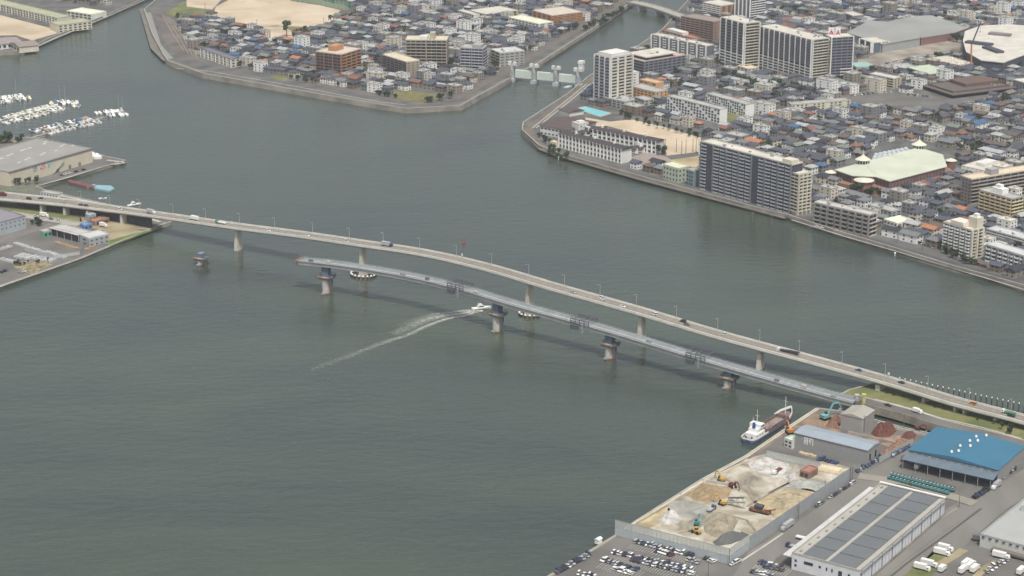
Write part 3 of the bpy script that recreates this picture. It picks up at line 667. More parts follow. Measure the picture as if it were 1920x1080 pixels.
b.fins('front', 4, m=W_WHITE, wd=.7); b.bands('front', bays=4, f0=1, f1=6); b.balconies('front', 4, rail=W_DGREY, w=.8, f0=6, f1=16, deep=.9); b.bands('right', bays=3, rail=W_CREAM, deep=1.6); b.fins('right', 1, m=W_WHITE, wd=1.0, deep=1.8); b.clutter(4, 8); b.flush()
b = Bld('building', 'small cream annex at the foot of the leftmost big tower', 'building', (1382,124),(1402,130),(1412,124),139, W_CREAM, R_CREAM, 3); b.windows('right', 3); b.windows('front', 3); b.flush()
b = Bld('apartment_tower', 'widest of three big towers with many white vertical columns', 'apartment tower', (1424,50),(1523,76),(1547,70),156, cm('slate_blue_wall',(0.13,0.14,0.17)), R_WHITE, 15, lm='the widest big tower')
b.fins('front', 10, m=W_WHITE, wd=.6, deep=1.4); b.bands('front', bays=10, f0=1, f1=6, rail=W_WHITE); b.bands('front', bays=3, f0=6, rail=W_DGREY, u0=.0, u1=1, glass=False, deep=.7); b.bands('right', bays=3, rail=W_CREAM, deep=1.6); b.fins('right', 1, m=W_WHITE, wd=1.0, deep=1.8); b.clutter(7, 9); b.flush()
b = Bld('apartment_tower', 'rightmost of three big towers with two red-and-white rooftop sign boards', 'apartment tower', (1547,66),(1558,71),(1591,64),153, W_DGREY, R_WHITE, 15, lm='the tower with rooftop signs')
b.bands('front', bays=2, rail=W_CREAM, deep=1.5); b.bands('right', bays=4, rail=cm('slate_rail',(0.20,0.21,0.25)), deep=.7); b.bands('right', bays=2, rail=W_WHITE, f0=1, f1=5, deep=1.2, u0=.45, u1=.95, glass=False); b.fins('right', 1, m=W_WHITE, wd=1.2, deep=1.2)
red = mat('sign_red', (0.55,0.03,0.05), 0.6, 0)
for k, (x0, y0, x1, y1) in enumerate(((.2, 7.5, 5.6, 4.2), (6.3, 3.6, 12.0, 3.6))):
    f_ = MB(); a_ = Vector((x0, y0, b.h)); c_ = Vector((x1, y1, b.h)); d_ = (c_-a_).normalized(); nn = Vector((d_.y, -d_.x, 0))
    f_.hexa([a_-nn*-.0, c_, c_-nn*.6, a_-nn*.6] + [v+Vector((0,0,9.5)) for v in (a_, c_, c_-nn*.6, a_-nn*.6)]); sg = f_.build('sign_board', M['white'], b.t)
    g_ = MB(); L_ = (c_-a_).length; o_ = a_ + nn*.08
    def pt(u, z): return o_ + d_*(u*L_) + Vector((0,0,z))
    g_.bar(pt(.5,6.2), pt(.16,2.2), .25, .9); g_.bar(pt(.5,6.2), pt(.84,2.2), .25, .9); g_.bar(pt(.5,7.2), pt(.5,4.2), .25, 1.3); g_.bar(pt(.33,3.0), pt(.67,3.0), .25, .8)
    g_.build('emblem', red, sg)
b.flush()
# ---- white slabs ----
for lab, L, N, Rr, yb in (('left white apartment slab with a chequered grid of dark bays behind the school field',(1251,181),(1350,206),(1363,203),232), ('right white apartment slab with chequered dark bays and blank end wall',(1323,176),(1398,197),(1413,194),220)):
    b = Bld('apartment_slab', lab, 'apartment block', L, N, Rr, yb, M['white'], R_GREY, 5, exf=20, lm='the '+lab.split()[0]+' white slab', group='twin white apartment slabs')
    b.windows('front', 18, .62, .7, skip=[(f, k) for f in range(5) for k in range(18) if (f+k) % 5 == 4]); b.flush()
b = Bld('building', 'low orange building with grey roof beside the left white slab', 'building', (1180,162),(1229,174),(1250,169),190, cm('orange_render',(0.55,0.32,0.14)), R_GREY, 3, lm='the orange building')
b.windows('front', 7, .5, .4); b.windows('right', 3, .3, .6); b.flush()
b = Bld('building', 'tall orange block with dark square windows rising behind the low orange building', 'building', (1199,150),(1230,157),(1240,153),176, cm('orange_render',(0.55,0.32,0.14)), cm('orange_roof',(0.52,0.36,0.22)), 4)
b.windows('front', 4, .5, .45, f0=2, skip=[(2,1),(3,2)]); b.flush()
b = Bld('building', 'grey concrete house with rooftop terrace at the foot of the slim tower', 'building', (1132,183),(1172,192),(1187,184),206, W_GREY, R_GREY, 3)
b.windows('front', 5); b.windows('right', 3); b.clutter(4, 11); b.flush()
b = Bld('building', 'grey-green apartment house between the pool and the low orange building', 'building', (1190,183),(1208,189),(1222,185),207, cm('grey_green_wall',(0.32,0.34,0.31)), R_GREY, 4)
b.bands('front', rail=W_GREY, bays=3, f0=0); b.windows('right', 2); b.flush()
b = Bld('apartment_block', 'low cream three-storey row facing right above the red-roofed houses', 'apartment block', (1476,193),(1484,197),(1572,178),210, W_CREAM, R_GREY, 3, exf=16, lm='the low cream row')
b.windows('right', 14, .45, .55, skip=[(f, k) for f in range(3) for k in (4, 8, 12)]); b.fins('right', 7, m=W_CREAM, wd=.6, deep=.8); b.flush()
b = Bld('apartment_block', 'four-storey apartment block with white roof beyond the car park', 'apartment block', (1630,139),(1675,148),(1688,145),166, W_BEIGE, R_WHITE, 4, exf=18, lm='the four-storey white-roofed block')
b.bands('front', rail=cm('cream_rail',(0.52,0.48,0.36)), bays=6, f0=0); b.fins('right', 2, m=W_CREAM); b.windows('right', 2, .5, .5); b.flush()
b = Bld('building', 'teal-roofed shed right of the big towers', 'building', (1591,118),(1606,126),(1629,118),133, W_GREY, cm('teal_metal_roof',(0.27,0.42,0.38)), 1, parapet=.2); b.windows('front', 3); b.flush()
b = Bld('building', 'glass-fronted grey entrance hall with white posts beside the shopping hall', 'building', (1612,73),(1635,81),(1652,73),99, cm('blue_grey_glass',(0.10,0.13,0.17)), R_WHITE, 2); b.fins('front', 2, wd=1.3); b.fins('right', 2, wd=1.3); b.windows('front', 4, .7, .6); b.flush()
# top-centre apartments
b = Bld('apartment_block', 'orange-brown seven-storey block with pale roof among the left town houses', 'apartment block', (592,97),(640,103),(671,91),143, cm('dark_orange_brick',(0.27,0.15,0.09)), cm('pale_roof2',(0.52,0.46,0.38)), 7, lm='the orange-brown block')
b.bands('front', rail=cm('brown_rail2',(0.17,0.13,0.12)), bays=6, f0=0, deep=1.0); b.fins('front', 3, m=MATS['dark_orange_brick']); b.balconies('right', 4, rail=W_ORANGE, w=.7, f0=0); b.boxon('penthouse', .3, .7, .45, .75, .2, 5.5, W_ORANGE); b.flush()
b = Bld('apartment_block', 'beige seven-storey block with rounded cream end, left of the widest beige block', 'apartment block', (717,103),(762,117),(782,112),148, cm('beige_brown',(0.30,0.26,0.21)), cm('pale_beige_roof',(0.55,0.50,0.38)), 7, lm='the beige rounded-end block')
b.bands('front', rail=cm('dark_beige_rail',(0.16,0.14,0.14)), bays=6, f0=0); b.windows('right', 3, .3, .35); b.flush()
b = Bld('apartment_block', 'broad beige nine-storey block seen face-on in the left town', 'apartment block', (760,75),(838,76),(842,69),129, cm('beige_brown',(0.30,0.26,0.21)), cm('pale_beige_roof',(0.55,0.50,0.38)), 9, lm='the broad beige block')
b.bands('front', rail=cm('beige_rail3',(0.33,0.29,0.24)), bays=8, f0=0); b.fins('front', 2, m=MATS['beige_brown'], wd=1.2); b.boxon('penthouse', .2, .7, .3, .42, .2, 7, W_BEIGE); b.boxon('penthouse', .2, .7, .48, .66, .2, 3, W_WHITE); b.flush()
b = Bld('apartment_block', 'grey apartment block with blue-grey balcony stripes near the levee corner', 'apartment block', (863,90),(906,92),(919,86),136, cm('lilac_grey',(0.24,0.24,0.28)), R_GREY, 8, lm='the grey striped block')
b.bands('front', rail=cm('lilac_rail',(0.42,0.42,0.46)), bays=5, f0=0); b.fins('front', 2, m=MATS['lilac_grey']); b.bands('right', rail=cm('lilac_rail',(0.42,0.42,0.46)), bays=2, f0=0); b.boxon('penthouse', .1, .9, .1, .5, .2, 3.5, W_GREY); b.flush()
b = Bld('building', 'plain grey office building beside the levee road near the water gate', 'building', (920,93),(937,100),(970,90),126, W_GREY, cm('light_grey_roof',(0.48,0.49,0.48)), 5)
b.windows('right', 5, .6, .35); b.bands('front', rail=W_BEIGE, bays=2, f0=0); b.clutter(4, 13); b.flush()
b = Bld('building', 'white and pale green four-storey building in the upper left town', 'building', (953,33),(1010,46),(1021,38),60, W_WHITE, cm('cream_roof3',(0.62,0.62,0.50)), 4, lm='the white-green building')
b.windows('front', 9, .6, .5); b.windows('right', 2); b.flush()
b = Bld('building', 'stepped orange-brown brick building near the channel at the top', 'building', (998,20),(1034,30),(1052,12),48, W_ORANGE, cm('pale_roof2',(0.52,0.46,0.38)), 6, lm='the stepped brick building')
b.bands('right', rail=W_ORANGE, bays=5, f0=0); b.windows('front', 4); b.flush()
b = Bld('building', 'yellow building with long white roof beside the top edge', 'building', (880,20),(912,28),(930,10),36, cm('pale_yellow_wall',(0.52,0.42,0.22)), R_WHITE, 3); b.windows('right', 4); b.windows('front', 5); b.flush()
b = Bld('building', 'white building with arcade openings near the top of the left town', 'building', (858,20),(888,29),(894,26),40, W_WHITE, R_WHITE, 3); b.windows('front', 7, .6, .6); b.flush()
b = Bld('row_houses', 'white three-storey row houses beside the railway-like paved triangle', 'row houses', (376,92),(433,112),(442,107),127, W_CREAM, cm('slate_roof_row',(0.16,0.16,0.19)), 3, lm='the white row houses')
b.windows('front', 12, .5, .5); b.fins('front', 8, m=W_WHITE, wd=.9, deep=.9); b.windows('right', 2); b.flush()
# top-left school
b = Bld('school_building', 'long green-roofed school wing at the top left corner', 'school', (-30,2),(108,35),(122,28),47, W_CREAM, cm('moss_green_roof',(0.35,0.36,0.25)), 3, lm='the top left school')
b.windows('front', 26, .55, .55); b.fins('front', 13, m=W_WHITE, wd=.6, deep=.8); b.flush()
b = Bld('school_building', 'short green-roofed school wing turned towards the water at top left', 'school', (93,42),(109,48),(143,30),62, W_CREAM, cm('moss_green_roof',(0.35,0.36,0.25)), 3)
b.windows('right', 7, .55, .55); b.flush()
b = Bld('hall', 'white-roofed hall beside the top left school', 'hall', (125,21),(171,28),(185,20),38, W_WHITE, cm('white_green_roof',(0.66,0.68,0.55)), 2); b.windows('front', 6, .7, .6); b.flush()
# pitched halls
def gable(b, m, rise=2.5, over=.8, axis='y', name='roof'):
    for o in list(b.t.children):
        if o.name.split('.')[0] == 'roof': bpy.data.objects.remove(o)
    mb = MB(); h = b.h
    if axis == 'y':
        V = [(-over,-over),(b.b+over,-over),(b.b+over,b.a+over),(-over,b.a+over)]; r0, r1 = (b.b/2,-over), (b.b/2,b.a+over)
        mb.quad([(V[0][0],V[0][1],h),(r0[0],r0[1],h+rise),(r1[0],r1[1],h+rise),(V[3][0],V[3][1],h)][::-1]); mb.quad([(V[1][0],V[1][1],h),(V[2][0],V[2][1],h),(r1[0],r1[1],h+rise),(r0[0],r0[1],h+rise)])
        mb.quad([(V[0][0],V[0][1],h),(V[1][0],V[1][1],h),(r0[0],r0[1],h+rise)]); mb.quad([(V[2][0],V[2][1],h),(V[3][0],V[3][1],h),(r1[0],r1[1],h+rise)])
    else:
        V = [(-over,-over),(b.b+over,-over),(b.b+over,b.a+over),(-over,b.a+over)]; r0, r1 = (-over,b.a/2), (b.b+over,b.a/2)
        mb.quad([(V[0][0],V[0][1],h),(V[1][0],V[1][1],h),(r1[0],r1[1],h+rise),(r0[0],r0[1],h+rise)]); mb.quad([(V[2][0],V[2][1],h),(V[3][0],V[3][1],h),(r0[0],r0[1],h+rise),(r1[0],r1[1],h+rise)])
        mb.quad([(V[1][0],V[1][1],h),(V[2][0],V[2][1],h),(r1[0],r1[1],h+rise)]); mb.quad([(V[3][0],V[3][1],h),(V[0][0],V[0][1],h),(r0[0],r0[1],h+rise)])
    mb.quad([(x,y,h-.25) for x,y in V][::-1])
    for i in range(4):
        p, q = V[i], V[(i+1)%4]; mb.quad([(p[0],p[1],h-.25),(q[0],q[1],h-.25),(q[0],q[1],h),(p[0],p[1],h)])
    return mb.build(name, m, b.t)
b = Bld('gymnasium', 'brown-roofed gymnasium beside the sand field at the left edge', 'gymnasium', (20,80),(36,88),(60,78),96, W_CREAM, None, 1, h=7); gable(b, cm('dull_brown_roof',(0.26,0.21,0.19)), 2.5, axis='x'); b.windows('front', 3); b.flush()
b = Bld('gymnasium', 'grey-brown roofed hall cut by the left edge above the sand field', 'gymnasium', (-30,75),(-6,84),(14,68),88, W_WHITE, None, 1, h=6); gable(b, cm('mauve_brown_roof',(0.27,0.23,0.23)), 2.5, axis='x'); b.windows('right', 5); b.flush()
# school by the river
SR = cm('dark_brown_school_roof',(0.062,0.052,0.056))
def wing(label, L, N, Rr, yb, side='front', n=17, fl=3, name='school_building', lm=None, hip=2.2, m=W_WHITE):
    b = Bld(name, label, 'school', L, N, Rr, yb, m, None, fl, lm=lm); gable(b, SR, hip, 1.0, axis='y' if b.a > b.b else 'x'); b.windows(side, n, .55, .5); b.fins(side, n, m=M['white'], wd=.8, deep=1.0)
    for k in range(3):
        mb = MB(); mb.box(b.b*.4, b.b*.4+2.0, b.a*(k+.6)/3.3, b.a*(k+.6)/3.3+1.5, b.h+.4, b.h+4.0); mb.build('chimney', M['white'], b.t)
    b.flush(); return b
wing('long white three-storey school front with many piers facing the river', (1048,251),(1166,281),(1182,276),307, n=18, lm='the riverside school')
wing('school wing with dark roof behind the courtyard along the sand field', (1096,240),(1231,266),(1246,262),290, n=16)
wing('short school wing joining front and rear wings at the right of the courtyard', (1168,276),(1180,281),(1206,262),290, side='right', n=4, hip=1.5)
wing('short dark-roofed school wing closing the courtyard at its left', (1073,248),(1083,251),(1118,234),270, side='right', n=4, hip=1.5)
b = Bld('school_building', 'plain white stair block between gymnasium and school roofs', 'school', (1072,230),(1085,234),(1095,228),262, W_WHITE, R_WHITE, 4); b.windows('right', 2, .3, .3); b.boxon('penthouse', .3, .8, .3, .8, .2, 2, W_WHITE); b.flush()
b = Bld('gymnasium', 'brown-roofed school gymnasium at the channel mouth left of the stair block', 'gymnasium', (1013,234),(1068,244),(1093,224),254, W_WHITE, None, 2, h=9, lm='the school gymnasium'); gable(b, cm('brown_gym_roof',(0.095,0.075,0.072)), 3.0, 1.2, axis='y'); b.windows('front', 8, .5, .3); b.flush()
b = Bld('building', 'small brown-roofed house between gymnasium and swimming pool', 'building', (1048,205),(1068,211),(1083,203),216, W_WHITE, None, 1, h=4); gable(b, MATS['brown_gym_roof'], 1.6, .8, axis='y'); b.flush()
b = Bld('building', 'small cream hut at the river end of the school', 'building', (1031,266),(1042,269),(1047,266),278, W_CREAM, R_CREAM, 1); b.windows('front', 2); b.flush()
# mall and stores at top right
def slabroof(name, label, px, h, mw, mr, cat='shop', lm=None, base=LZ, ty=0.9):
    pts = wpts(px, base+h); c = sum(pts, Vector())/len(pts); t = thing(name, label, cat, (c.x, c.y, base))
    loc = [(p.x-c.x, p.y-c.y) for p in pts]; mb = MB(); mb.prism(loc, 0, h, 0); mb.build('wall', mw, t); mb = MB(); mb.prism([(x*1.01, y*1.01) for x, y in loc], h, h+ty, 0); mb.build('roof', mr, t)
    exclude([Vector((p[0]*1.06+c.x, p[1]*1.06+c.y, 0)) for p in loc])
    if lm: q = Q(c); LM.append((q[0], q[1], lm))
    return t, loc
t, loc = slabroof('shopping_hall', 'huge grey flat-roofed shopping hall right of the big towers', [(1588,62),(1630,40),(1665,42),(1712,33),(1727,62),(1725,72),(1655,84),(1600,66)], 9, cm('mall_grey_wall',(0.30,0.31,0.31)), cm('mall_grey_roof',(0.27,0.275,0.265), var=.12, scale=.02), lm='the huge grey shopping hall')
t, loc = slabroof('shopping_hall', 'second long grey shopping roof with red-brown wall behind the huge one', [(1712,32),(1745,30),(1816,53),(1790,62),(1727,72),(1726,60)], 8, cm('mall_red_wall',(0.22,0.12,0.11)), cm('mall_grey_roof',(0.27,0.275,0.265)))
t, loc = slabroof('store', 'round-cornered white-roofed store at the top right edge', [(1810,60),(1838,50),(1890,47),(1960,52),(1990,90),(1930,100),(1882,118),(1840,114),(1812,98),(1806,78)], 11, cm('store_dark_glass',(0.07,0.08,0.10)), R_WHITE, lm='the white-roofed store')
for k, (x0, y0, x1, y1) in enumerate(((1848,88,1876,98),(1855,62,1895,66),(1812,78,1860,84))):
    a, c_ = P(x0, y0, LZ+13), P(x1, y1, LZ+13); mb = MB(); mb.bar(a-t.location, c_-t.location, 9, 2.5); mb.build('roof_plant', W_DARK if k != 1 else cm('mauve_plant',(0.2,0.18,0.19)), t)
b = Bld('store', 'big brown store with dark flat roofs and encircling canopy near the car park', 'shop', (1740,158),(1787,173),(1858,150),182, cm('brown_store_wall',(0.13,0.09,0.075)), cm('brown_store_roof',(0.12,0.10,0.092)), 2, exf=26, lm='the big brown store')
b.windows('front', 8, .7, .3, f0=1, m=W_BEIGE); b.windows('right', 10, .7, .3, f0=1, m=W_BEIGE); b.clutter(5, 15)
mb = MB(); mb.box(-6, b.b+4, -7, b.a+4, 3.2, 4.0); mb.build('canopy', cm('brown_store_roof',(0.12,0.10,0.092)), b.t); b.boxon('upper_storey', .35, .95, .3, .95, .2, 3.5, cm('brown_store_wall',(0.13,0.09,0.075))); b.flush()
b = Bld('building', 'flat grey-roofed low store left of the big brown store', 'shop', (1657,123),(1678,131),(1708,121),138, cm('brown_store_wall',(0.13,0.09,0.075)), R_GREY, 2); b.windows('front', 3); b.clutter(3, 1); b.flush()
b = Bld('building', 'long dark-walled store with pale green strip roof behind the brown store', 'shop', (1700,127),(1742,140),(1776,132),152, W_DARK, cm('pale_green_strip',(0.45,0.50,0.40)), 2); b.windows('front', 6); b.flush()
b = Bld('building', 'building site slab crowded with pale formwork in front of the mobile crane', 'building site', (1740,110),(1790,124),(1800,112),130, W_GREY, cm('formwork',(0.5,0.46,0.38), var=.3, scale=.5), 2); b.windows('front', 6); b.clutter(9, 21, M['white']); b.flush()
b = Bld('building', 'grey-white office at the right edge below the white-roofed store', 'office', (1900,150),(1940,162),(1960,155),180, W_BGREY, R_WHITE, 5); b.windows('front', 7, .7, .5); b.flush()
b = Bld('building', 'grey wide building with white flat roof at the top, behind the shopping hall', 'building', (1580,24),(1598,30),(1612,26),40, W_DGREY, R_WHITE, 3); b.windows('front', 5); b.flush()
# mobile crane
q = P(1820, 131, LZ); t = thing('mobile_crane', 'tall mobile crane with orange mast and dark raised boom before the white-roofed store', 'crane', q, rad(20))
mb = MB(); mb.box(-5,5,-1.4,1.4,.8,2.2); mb.box(3.4,5.4,-1.3,1.3,1.2,3.2); mb.build('carrier', cm('crane_orange',(0.55,0.22,0.08)), t)
for x in (-3.8,-1.2,1.6,4.2):
    for y in (-1.4,1.4): mb = MB(); mb.wheel(x, y, .6, .6, .4); mb.build('wheel', M['black'], t)
mb = MB(); mb.box(-3.5,1.2,-1.3,1.3,2.2,4.2); mb.build('cab', cm('crane_blue',(0.08,0.25,0.50)), t)
mb = MB(); mb.bar((0,0,3.5),(-1.0,0,27),1.3); mb.build('mast', MATS['crane_orange'], t)
mb = MB(); mb.bar((-1.0,0,27),(9.5,2,50),1.0); mb.build('boom', M['steel'] if False else W_DARK, t)
mb = MB(); mb.bar((9.5,2,50),(9.6,2,40),.12); mb.box(9.3,9.9,1.7,2.3,39,40); mb.build('hook_block', M['black'], t)
# ---- green-roofed octagonal hall ----
Z2 = LZ + 11
gp = [(1565,317),(1596,328),(1641,330),(1668,339),(1776,311),(1768,289),(1731,278),(1640,300)]
pts = wpts(gp[:], Z2)
c = sum(pts, Vector())/len(pts); t = thing('exhibition_hall', 'brick hall with huge pale green roof, round lanterns and pointed spires', 'hall', (c.x, c.y, LZ))
brick = cm('old_red_brick',(0.20,0.115,0.10), var=.15); gr = cm('pale_green_copper_roof',(0.47,0.50,0.40), var=.07, scale=.06)
L0 = [Vector((p.x-c.x, p.y-c.y, 0)) for p in pts]
mb = MB(); mb.prism([(v.x*.97, v.y*.97) for v in L0], 0, 10.6, 0); mb.build('wall', brick, t)
l1 = P(1618, 304, LZ+15.5); l2 = P(1723, 276, LZ+15.5); l1 = Vector((l1.x-c.x, l1.y-c.y, 15.5)); l2 = Vector((l2.x-c.x, l2.y-c.y, 15.5))
E_ = [v + Vector((0,0,10.6)) for v in L0]
mb = MB()
for tri in ((0,1,'a'),(1,2,'a'),(2,3,'a')): mb.quad([E_[tri[0]], E_[tri[1]], l1])
mb.quad([E_[3], l2, l1]); mb.quad([E_[3], E_[4], l2]); mb.quad([E_[4], E_[5], l2]); mb.quad([E_[5], E_[6], l2]); mb.quad([E_[6], E_[7], l1, l2]); mb.quad([E_[7], E_[0], l1])
for i in range(8): p_, q_ = E_[i], E_[(i+1)%8]; mb.quad([p_-Vector((0,0,.6)), q_-Vector((0,0,.6)), q_, p_])
mb.build('roof', gr, t)
for lx_ in (l1, l2):
    mb = MB(); mb.cyl(lx_.x, lx_.y, 14.5, 18.0, 5.2, 5.2, n=14); ln = mb.build('lantern', M['glass'], t)
    mb = MB()
    for k in range(14):
        a_ = 2*math.pi*k/14; mb.box(lx_.x+5.25*math.cos(a_)-.2, lx_.x+5.25*math.cos(a_)+.2, lx_.y+5.25*math.sin(a_)-.2, lx_.y+5.25*math.sin(a_)+.2, 15, 18.0)
    mb.build('mullion', M['white'], ln)
    mb = MB(); mb.cyl(lx_.x, lx_.y, 18.0, 20.6, 6.6, 2.2, n=16); mb.cyl(lx_.x, lx_.y, 20.6, 22.0, 2.2, .8, n=12); mb.cyl(lx_.x, lx_.y, 22.0, 26.5, .55, .05, n=8); mb.build('lantern_roof', cm('cream_lantern_roof',(0.56,0.56,0.45)), ln)
for i, (a_, b_) in enumerate(((3,4),(0,1),(1,2),(2,3))):
    A_, B_ = L0[a_]*.97, L0[b_]*.97; d_ = (B_-A_); n_ = max(3, int(d_.length/4.2)); dd = d_.normalized(); nn = Vector((dd.y,-dd.x,0))
    if nn.dot(A_+B_) < 0: nn = -nn
    for k in range(n_):
        p0 = A_+d_*((k+.3)/n_)+nn*.08; p1 = A_+d_*((k+.7)/n_)+nn*.08
        mb = MB(); mb.bar(p0+Vector((0,0,5.5)), p1+Vector((0,0,5.5)), .2, 5.0); mb.build('window', cm('hall_window',(0.10,0.09,0.10)), t)
for (px, py, r_, zz, nm, sc) in ((1620,338,8.5,8.5,'round_pavilion',1),(1558,323,5.2,8.0,'side_pavilion',1),(1783,301,5.0,9,'side_pavilion',1)):
    p_ = P(px, py, LZ+zz); x, y = p_.x-c.x, p_.y-c.y; mb = MB(); mb.cyl(x,y,0,zz,r_*.85,n=14); o = mb.build(nm, brick, t); mb = MB(); mb.cyl(x,y,zz,zz+.3,r_,r_,n=16); mb.cyl(x,y,zz+.3,zz+2.0,r_,.6,n=16); mb.build('pavilion_roof', cm('cream_lantern_roof',(0.56,0.56,0.45)), o)
# lower terrace and glass annex
ann = [(1632,303),(1655,304),(1715,288),(1700,276),(1640,288)]
ap_ = wpts(ann, LZ+10); mb = MB(); mb.prism([(p.x-c.x, p.y-c.y) for p in ap_], 0, 10.2, 0); mb.build('annex', cm('annex_roof_grey',(0.26,0.29,0.30)), t)
A0, A1, B0, B1 = ap_[4], ap_[3], ap_[0], ap_[2]
for i in range(8):
    for j in range(3):
        u = (i+.5)/8; v = (j+.5)/3; p_ = A0.lerp(A1, u).lerp(B0.lerp(B1, u), v); mb = MB(); mb.cyl(p_.x-c.x, p_.y-c.y, 10.2, 11.3, 2.1, 1.2, n=8); mb.build('rooflight', cm('pale_rooflight',(0.42,0.46,0.48)), t)
tr = wpts([(1548,330),(1575,342),(1640,357),(1670,357),(1790,322),(1778,312),(1668,341),(1590,330)], LZ+4); mb = MB(); mb.prism([(p.x-c.x, p.y-c.y) for p in tr], 0, 3.6, 0); mb.build('terrace', cm('brick_terrace',(0.26,0.15,0.11)), t)
exclude(wpts([(1535,325),(1575,352),(1660,368),(1810,330),(1790,280),(1715,262),(1640,282)], LZ)); LM.append((1665,320,'the green-roofed hall'))
# ================= GROUND DETAIL =================
POOL = mat('pool_water', (0.18,0.52,0.55), 0.3, 0.08, 0.3); DIRT = cm('tan_earth',(0.36,0.29,0.18), var=.25, scale=.06)
LEV = mat('levee_paving', (0.165,0.155,0.135), 0.95, 0.14, 0.05, detail=6); BRN = mat('brown_walkway', (0.145,0.13,0.11), 0.95, 0.18, 0.06, detail=6)
Z1, Z2_, Z3, Z4 = LZ+.04, LZ+.08, LZ+.12, LZ+.16
# right bank
strip('path', [(1182,100),(1108,150),(1068,184),(992,240),(992,252),(1020,280),(1050,291),(1210,337),(1440,398),(1478,408)], 9, BRN, Z1)
strip('path', [(1107,157),(1075,184),(1005,240)], 1.2, M['conc_l'], Z2_); strip('path', [(1100,157),(1070,182),(998,240)], 1.0, M['conc_l'], Z2_)
strip('road', [(1478,404),(1580,436),(1680,464),(1790,497),(1925,537),(2080,585)], 11, M['asph_d'], Z1)
strip('path', [(1484,412),(1580,442),(1680,471),(1790,504),(1925,544),(2080,592)], 1.6, M['conc'], Z2_)
strip('road', [(1479,400),(1525,358),(1530,340)], 8, M['asph'], Z1)
strip('road', [(1400,312),(1522,340),(1600,362),(1660,376),(1760,400)], 9, M['asph_d'], Z2_)
strip('road', [(1535,163),(1600,172),(1720,176),(1790,196),(1900,168)], 12, M['asph'], Z1)
strip('road', [(1270,110),(1345,128),(1420,150),(1540,166)], 9, M['asph'], Z1)
strip('road', [(1592,150),(1600,125),(1640,100),(1660,60)], 10, M['asph'], Z2_)
strip('road', [(1650,216),(1790,240),(1960,262)], 6, M['asph'], Z1)
sheet('car_park', [(1590,175),(1650,170),(1700,178),(1740,176),(1800,200),(1860,186),(1900,190),(1790,208),(1690,212),(1610,205),(1560,190)], M['asph'], Z3)
sheet('car_park', [(1600,135),(1610,112),(1660,95),(1730,82),(1800,72),(1812,98),(1740,112),(1700,118),(1650,134)], cm('mall_forecourt',(0.27,0.24,0.20), var=.3, scale=.05), Z3)
sheet('school_field', [(1097,220),(1143,228),(1185,224),(1245,238),(1314,258),(1314,284),(1250,292),(1245,264),(1138,236),(1100,238)], M['sand'], Z3)
sheet('dirt_lot', [(1255,300),(1312,292),(1314,316),(1290,312)], DIRT, Z3)
sheet('school_yard', [(1180,296),(1215,284),(1250,294),(1262,302),(1225,312),(1190,312)], cm('pinkish_yard',(0.27,0.23,0.21)), Z2_)
sheet('grass_patch', [(1352,216),(1375,205),(1402,218),(1380,234),(1366,230)], M['grass'], Z1)
exclude(wpts([(975,240),(1085,188),(1150,208),(1320,252),(1322,300),(1250,300),(1188,316),(1040,290)], LZ))
exclude(wpts([(1180,300),(1240,312),(1318,350),(1300,300)], LZ))
pp = wpts([(1082,204),(1098,200),(1142,211),(1123,217)], LZ+1.2); c = sum(pp, Vector())/4
t = thing('swimming_pool', 'bright turquoise school swimming pool at the channel mouth', 'swimming pool', (c.x, c.y, LZ)); loc = [(p.x-c.x, p.y-c.y) for p in pp]
mb = MB(); mb.prism([(x*1.14, y*1.14) for x, y in loc], 0, 1.0); mb.build('deck', M['conc_l'], t); mb = MB(); mb.prism(loc, .2, 1.15); mb.build('pool_water', POOL, t)
# left town levee
strip('path', [(268,16),(290,90),(312,112),(380,137),(490,157),(710,195),(762,203),(862,198),(955,148),(1015,116),(1118,50),(1192,0)], 9, LEV, Z1)
strip('path', [(330,128),(395,134),(500,152),(705,190),(762,197)], 1.2, M['conc_l'], Z2_, ex=False)
strip('road', [(560,150),(700,178),(765,190),(850,187),(940,139),(1010,98),(1110,40),(1190,-10)], 10, cm('brown_asphalt',(0.135,0.12,0.105), var=.15), Z2_)
strip('path', [(278,24),(297,84),(320,110)], 6, cm('grey_path',(0.24,0.235,0.21)), Z3)
sheet('paved_yard', [(292,26),(300,20),(318,32),(376,112),(362,116),(330,104),(303,70)], cm('brown_grey_gravel',(0.13,0.115,0.105), var=.25, scale=.04), Z2_)
for k in range(4): strip('yard_line', [(304+k*6,26+k*3),(322+k*11,60+k*5),(345+k*8,96+k*4)], 0.7, cm('brown_line',(0.32,0.26,0.2)), Z3, ex=False)
sheet('playing_field', [(396,36),(405,12),(440,-6),(560,-10),(655,12),(662,22),(604,52),(545,49),(440,50)], M['sand'], Z3)
sheet('playing_field', [(350,0),(420,-6),(398,18),(350,12)], M['sand'], Z3)
sheet('playing_field', [(478,50),(522,48),(556,61),(548,80),(502,79),(498,66)], M['sand'], Z3)
sheet('grass_patch', [(308,26),(345,2),(395,20),(392,40),(340,34)], M['grass'], Z1)
sheet('grass_patch', [(440,50),(545,49),(604,52),(560,66),(500,60)], M['grass'], Z1)
sheet('grass_patch', [(515,140),(540,145),(535,152),(510,148)], M['grass'], Z1)
sheet('grass_patch', [(735,172),(770,170),(835,180),(800,196),(745,190)], cm('yellow_green_scrub',(0.16,0.15,0.06), var=.3, scale=.2), Z1)
# top left school field
sheet('school_field', [(-60,26),(0,28),(92,52),(108,62),(60,76),(30,66),(-60,68)], M['sand'], Z3)
strip('path', [(-40,97),(45,97),(100,72),(200,30),(285,-8)], 6, M['conc'], Z2_)
exclude(wpts([(-200,-10),(110,20),(190,10),(200,30),(110,75),(45,100),(-200,110)], LZ))
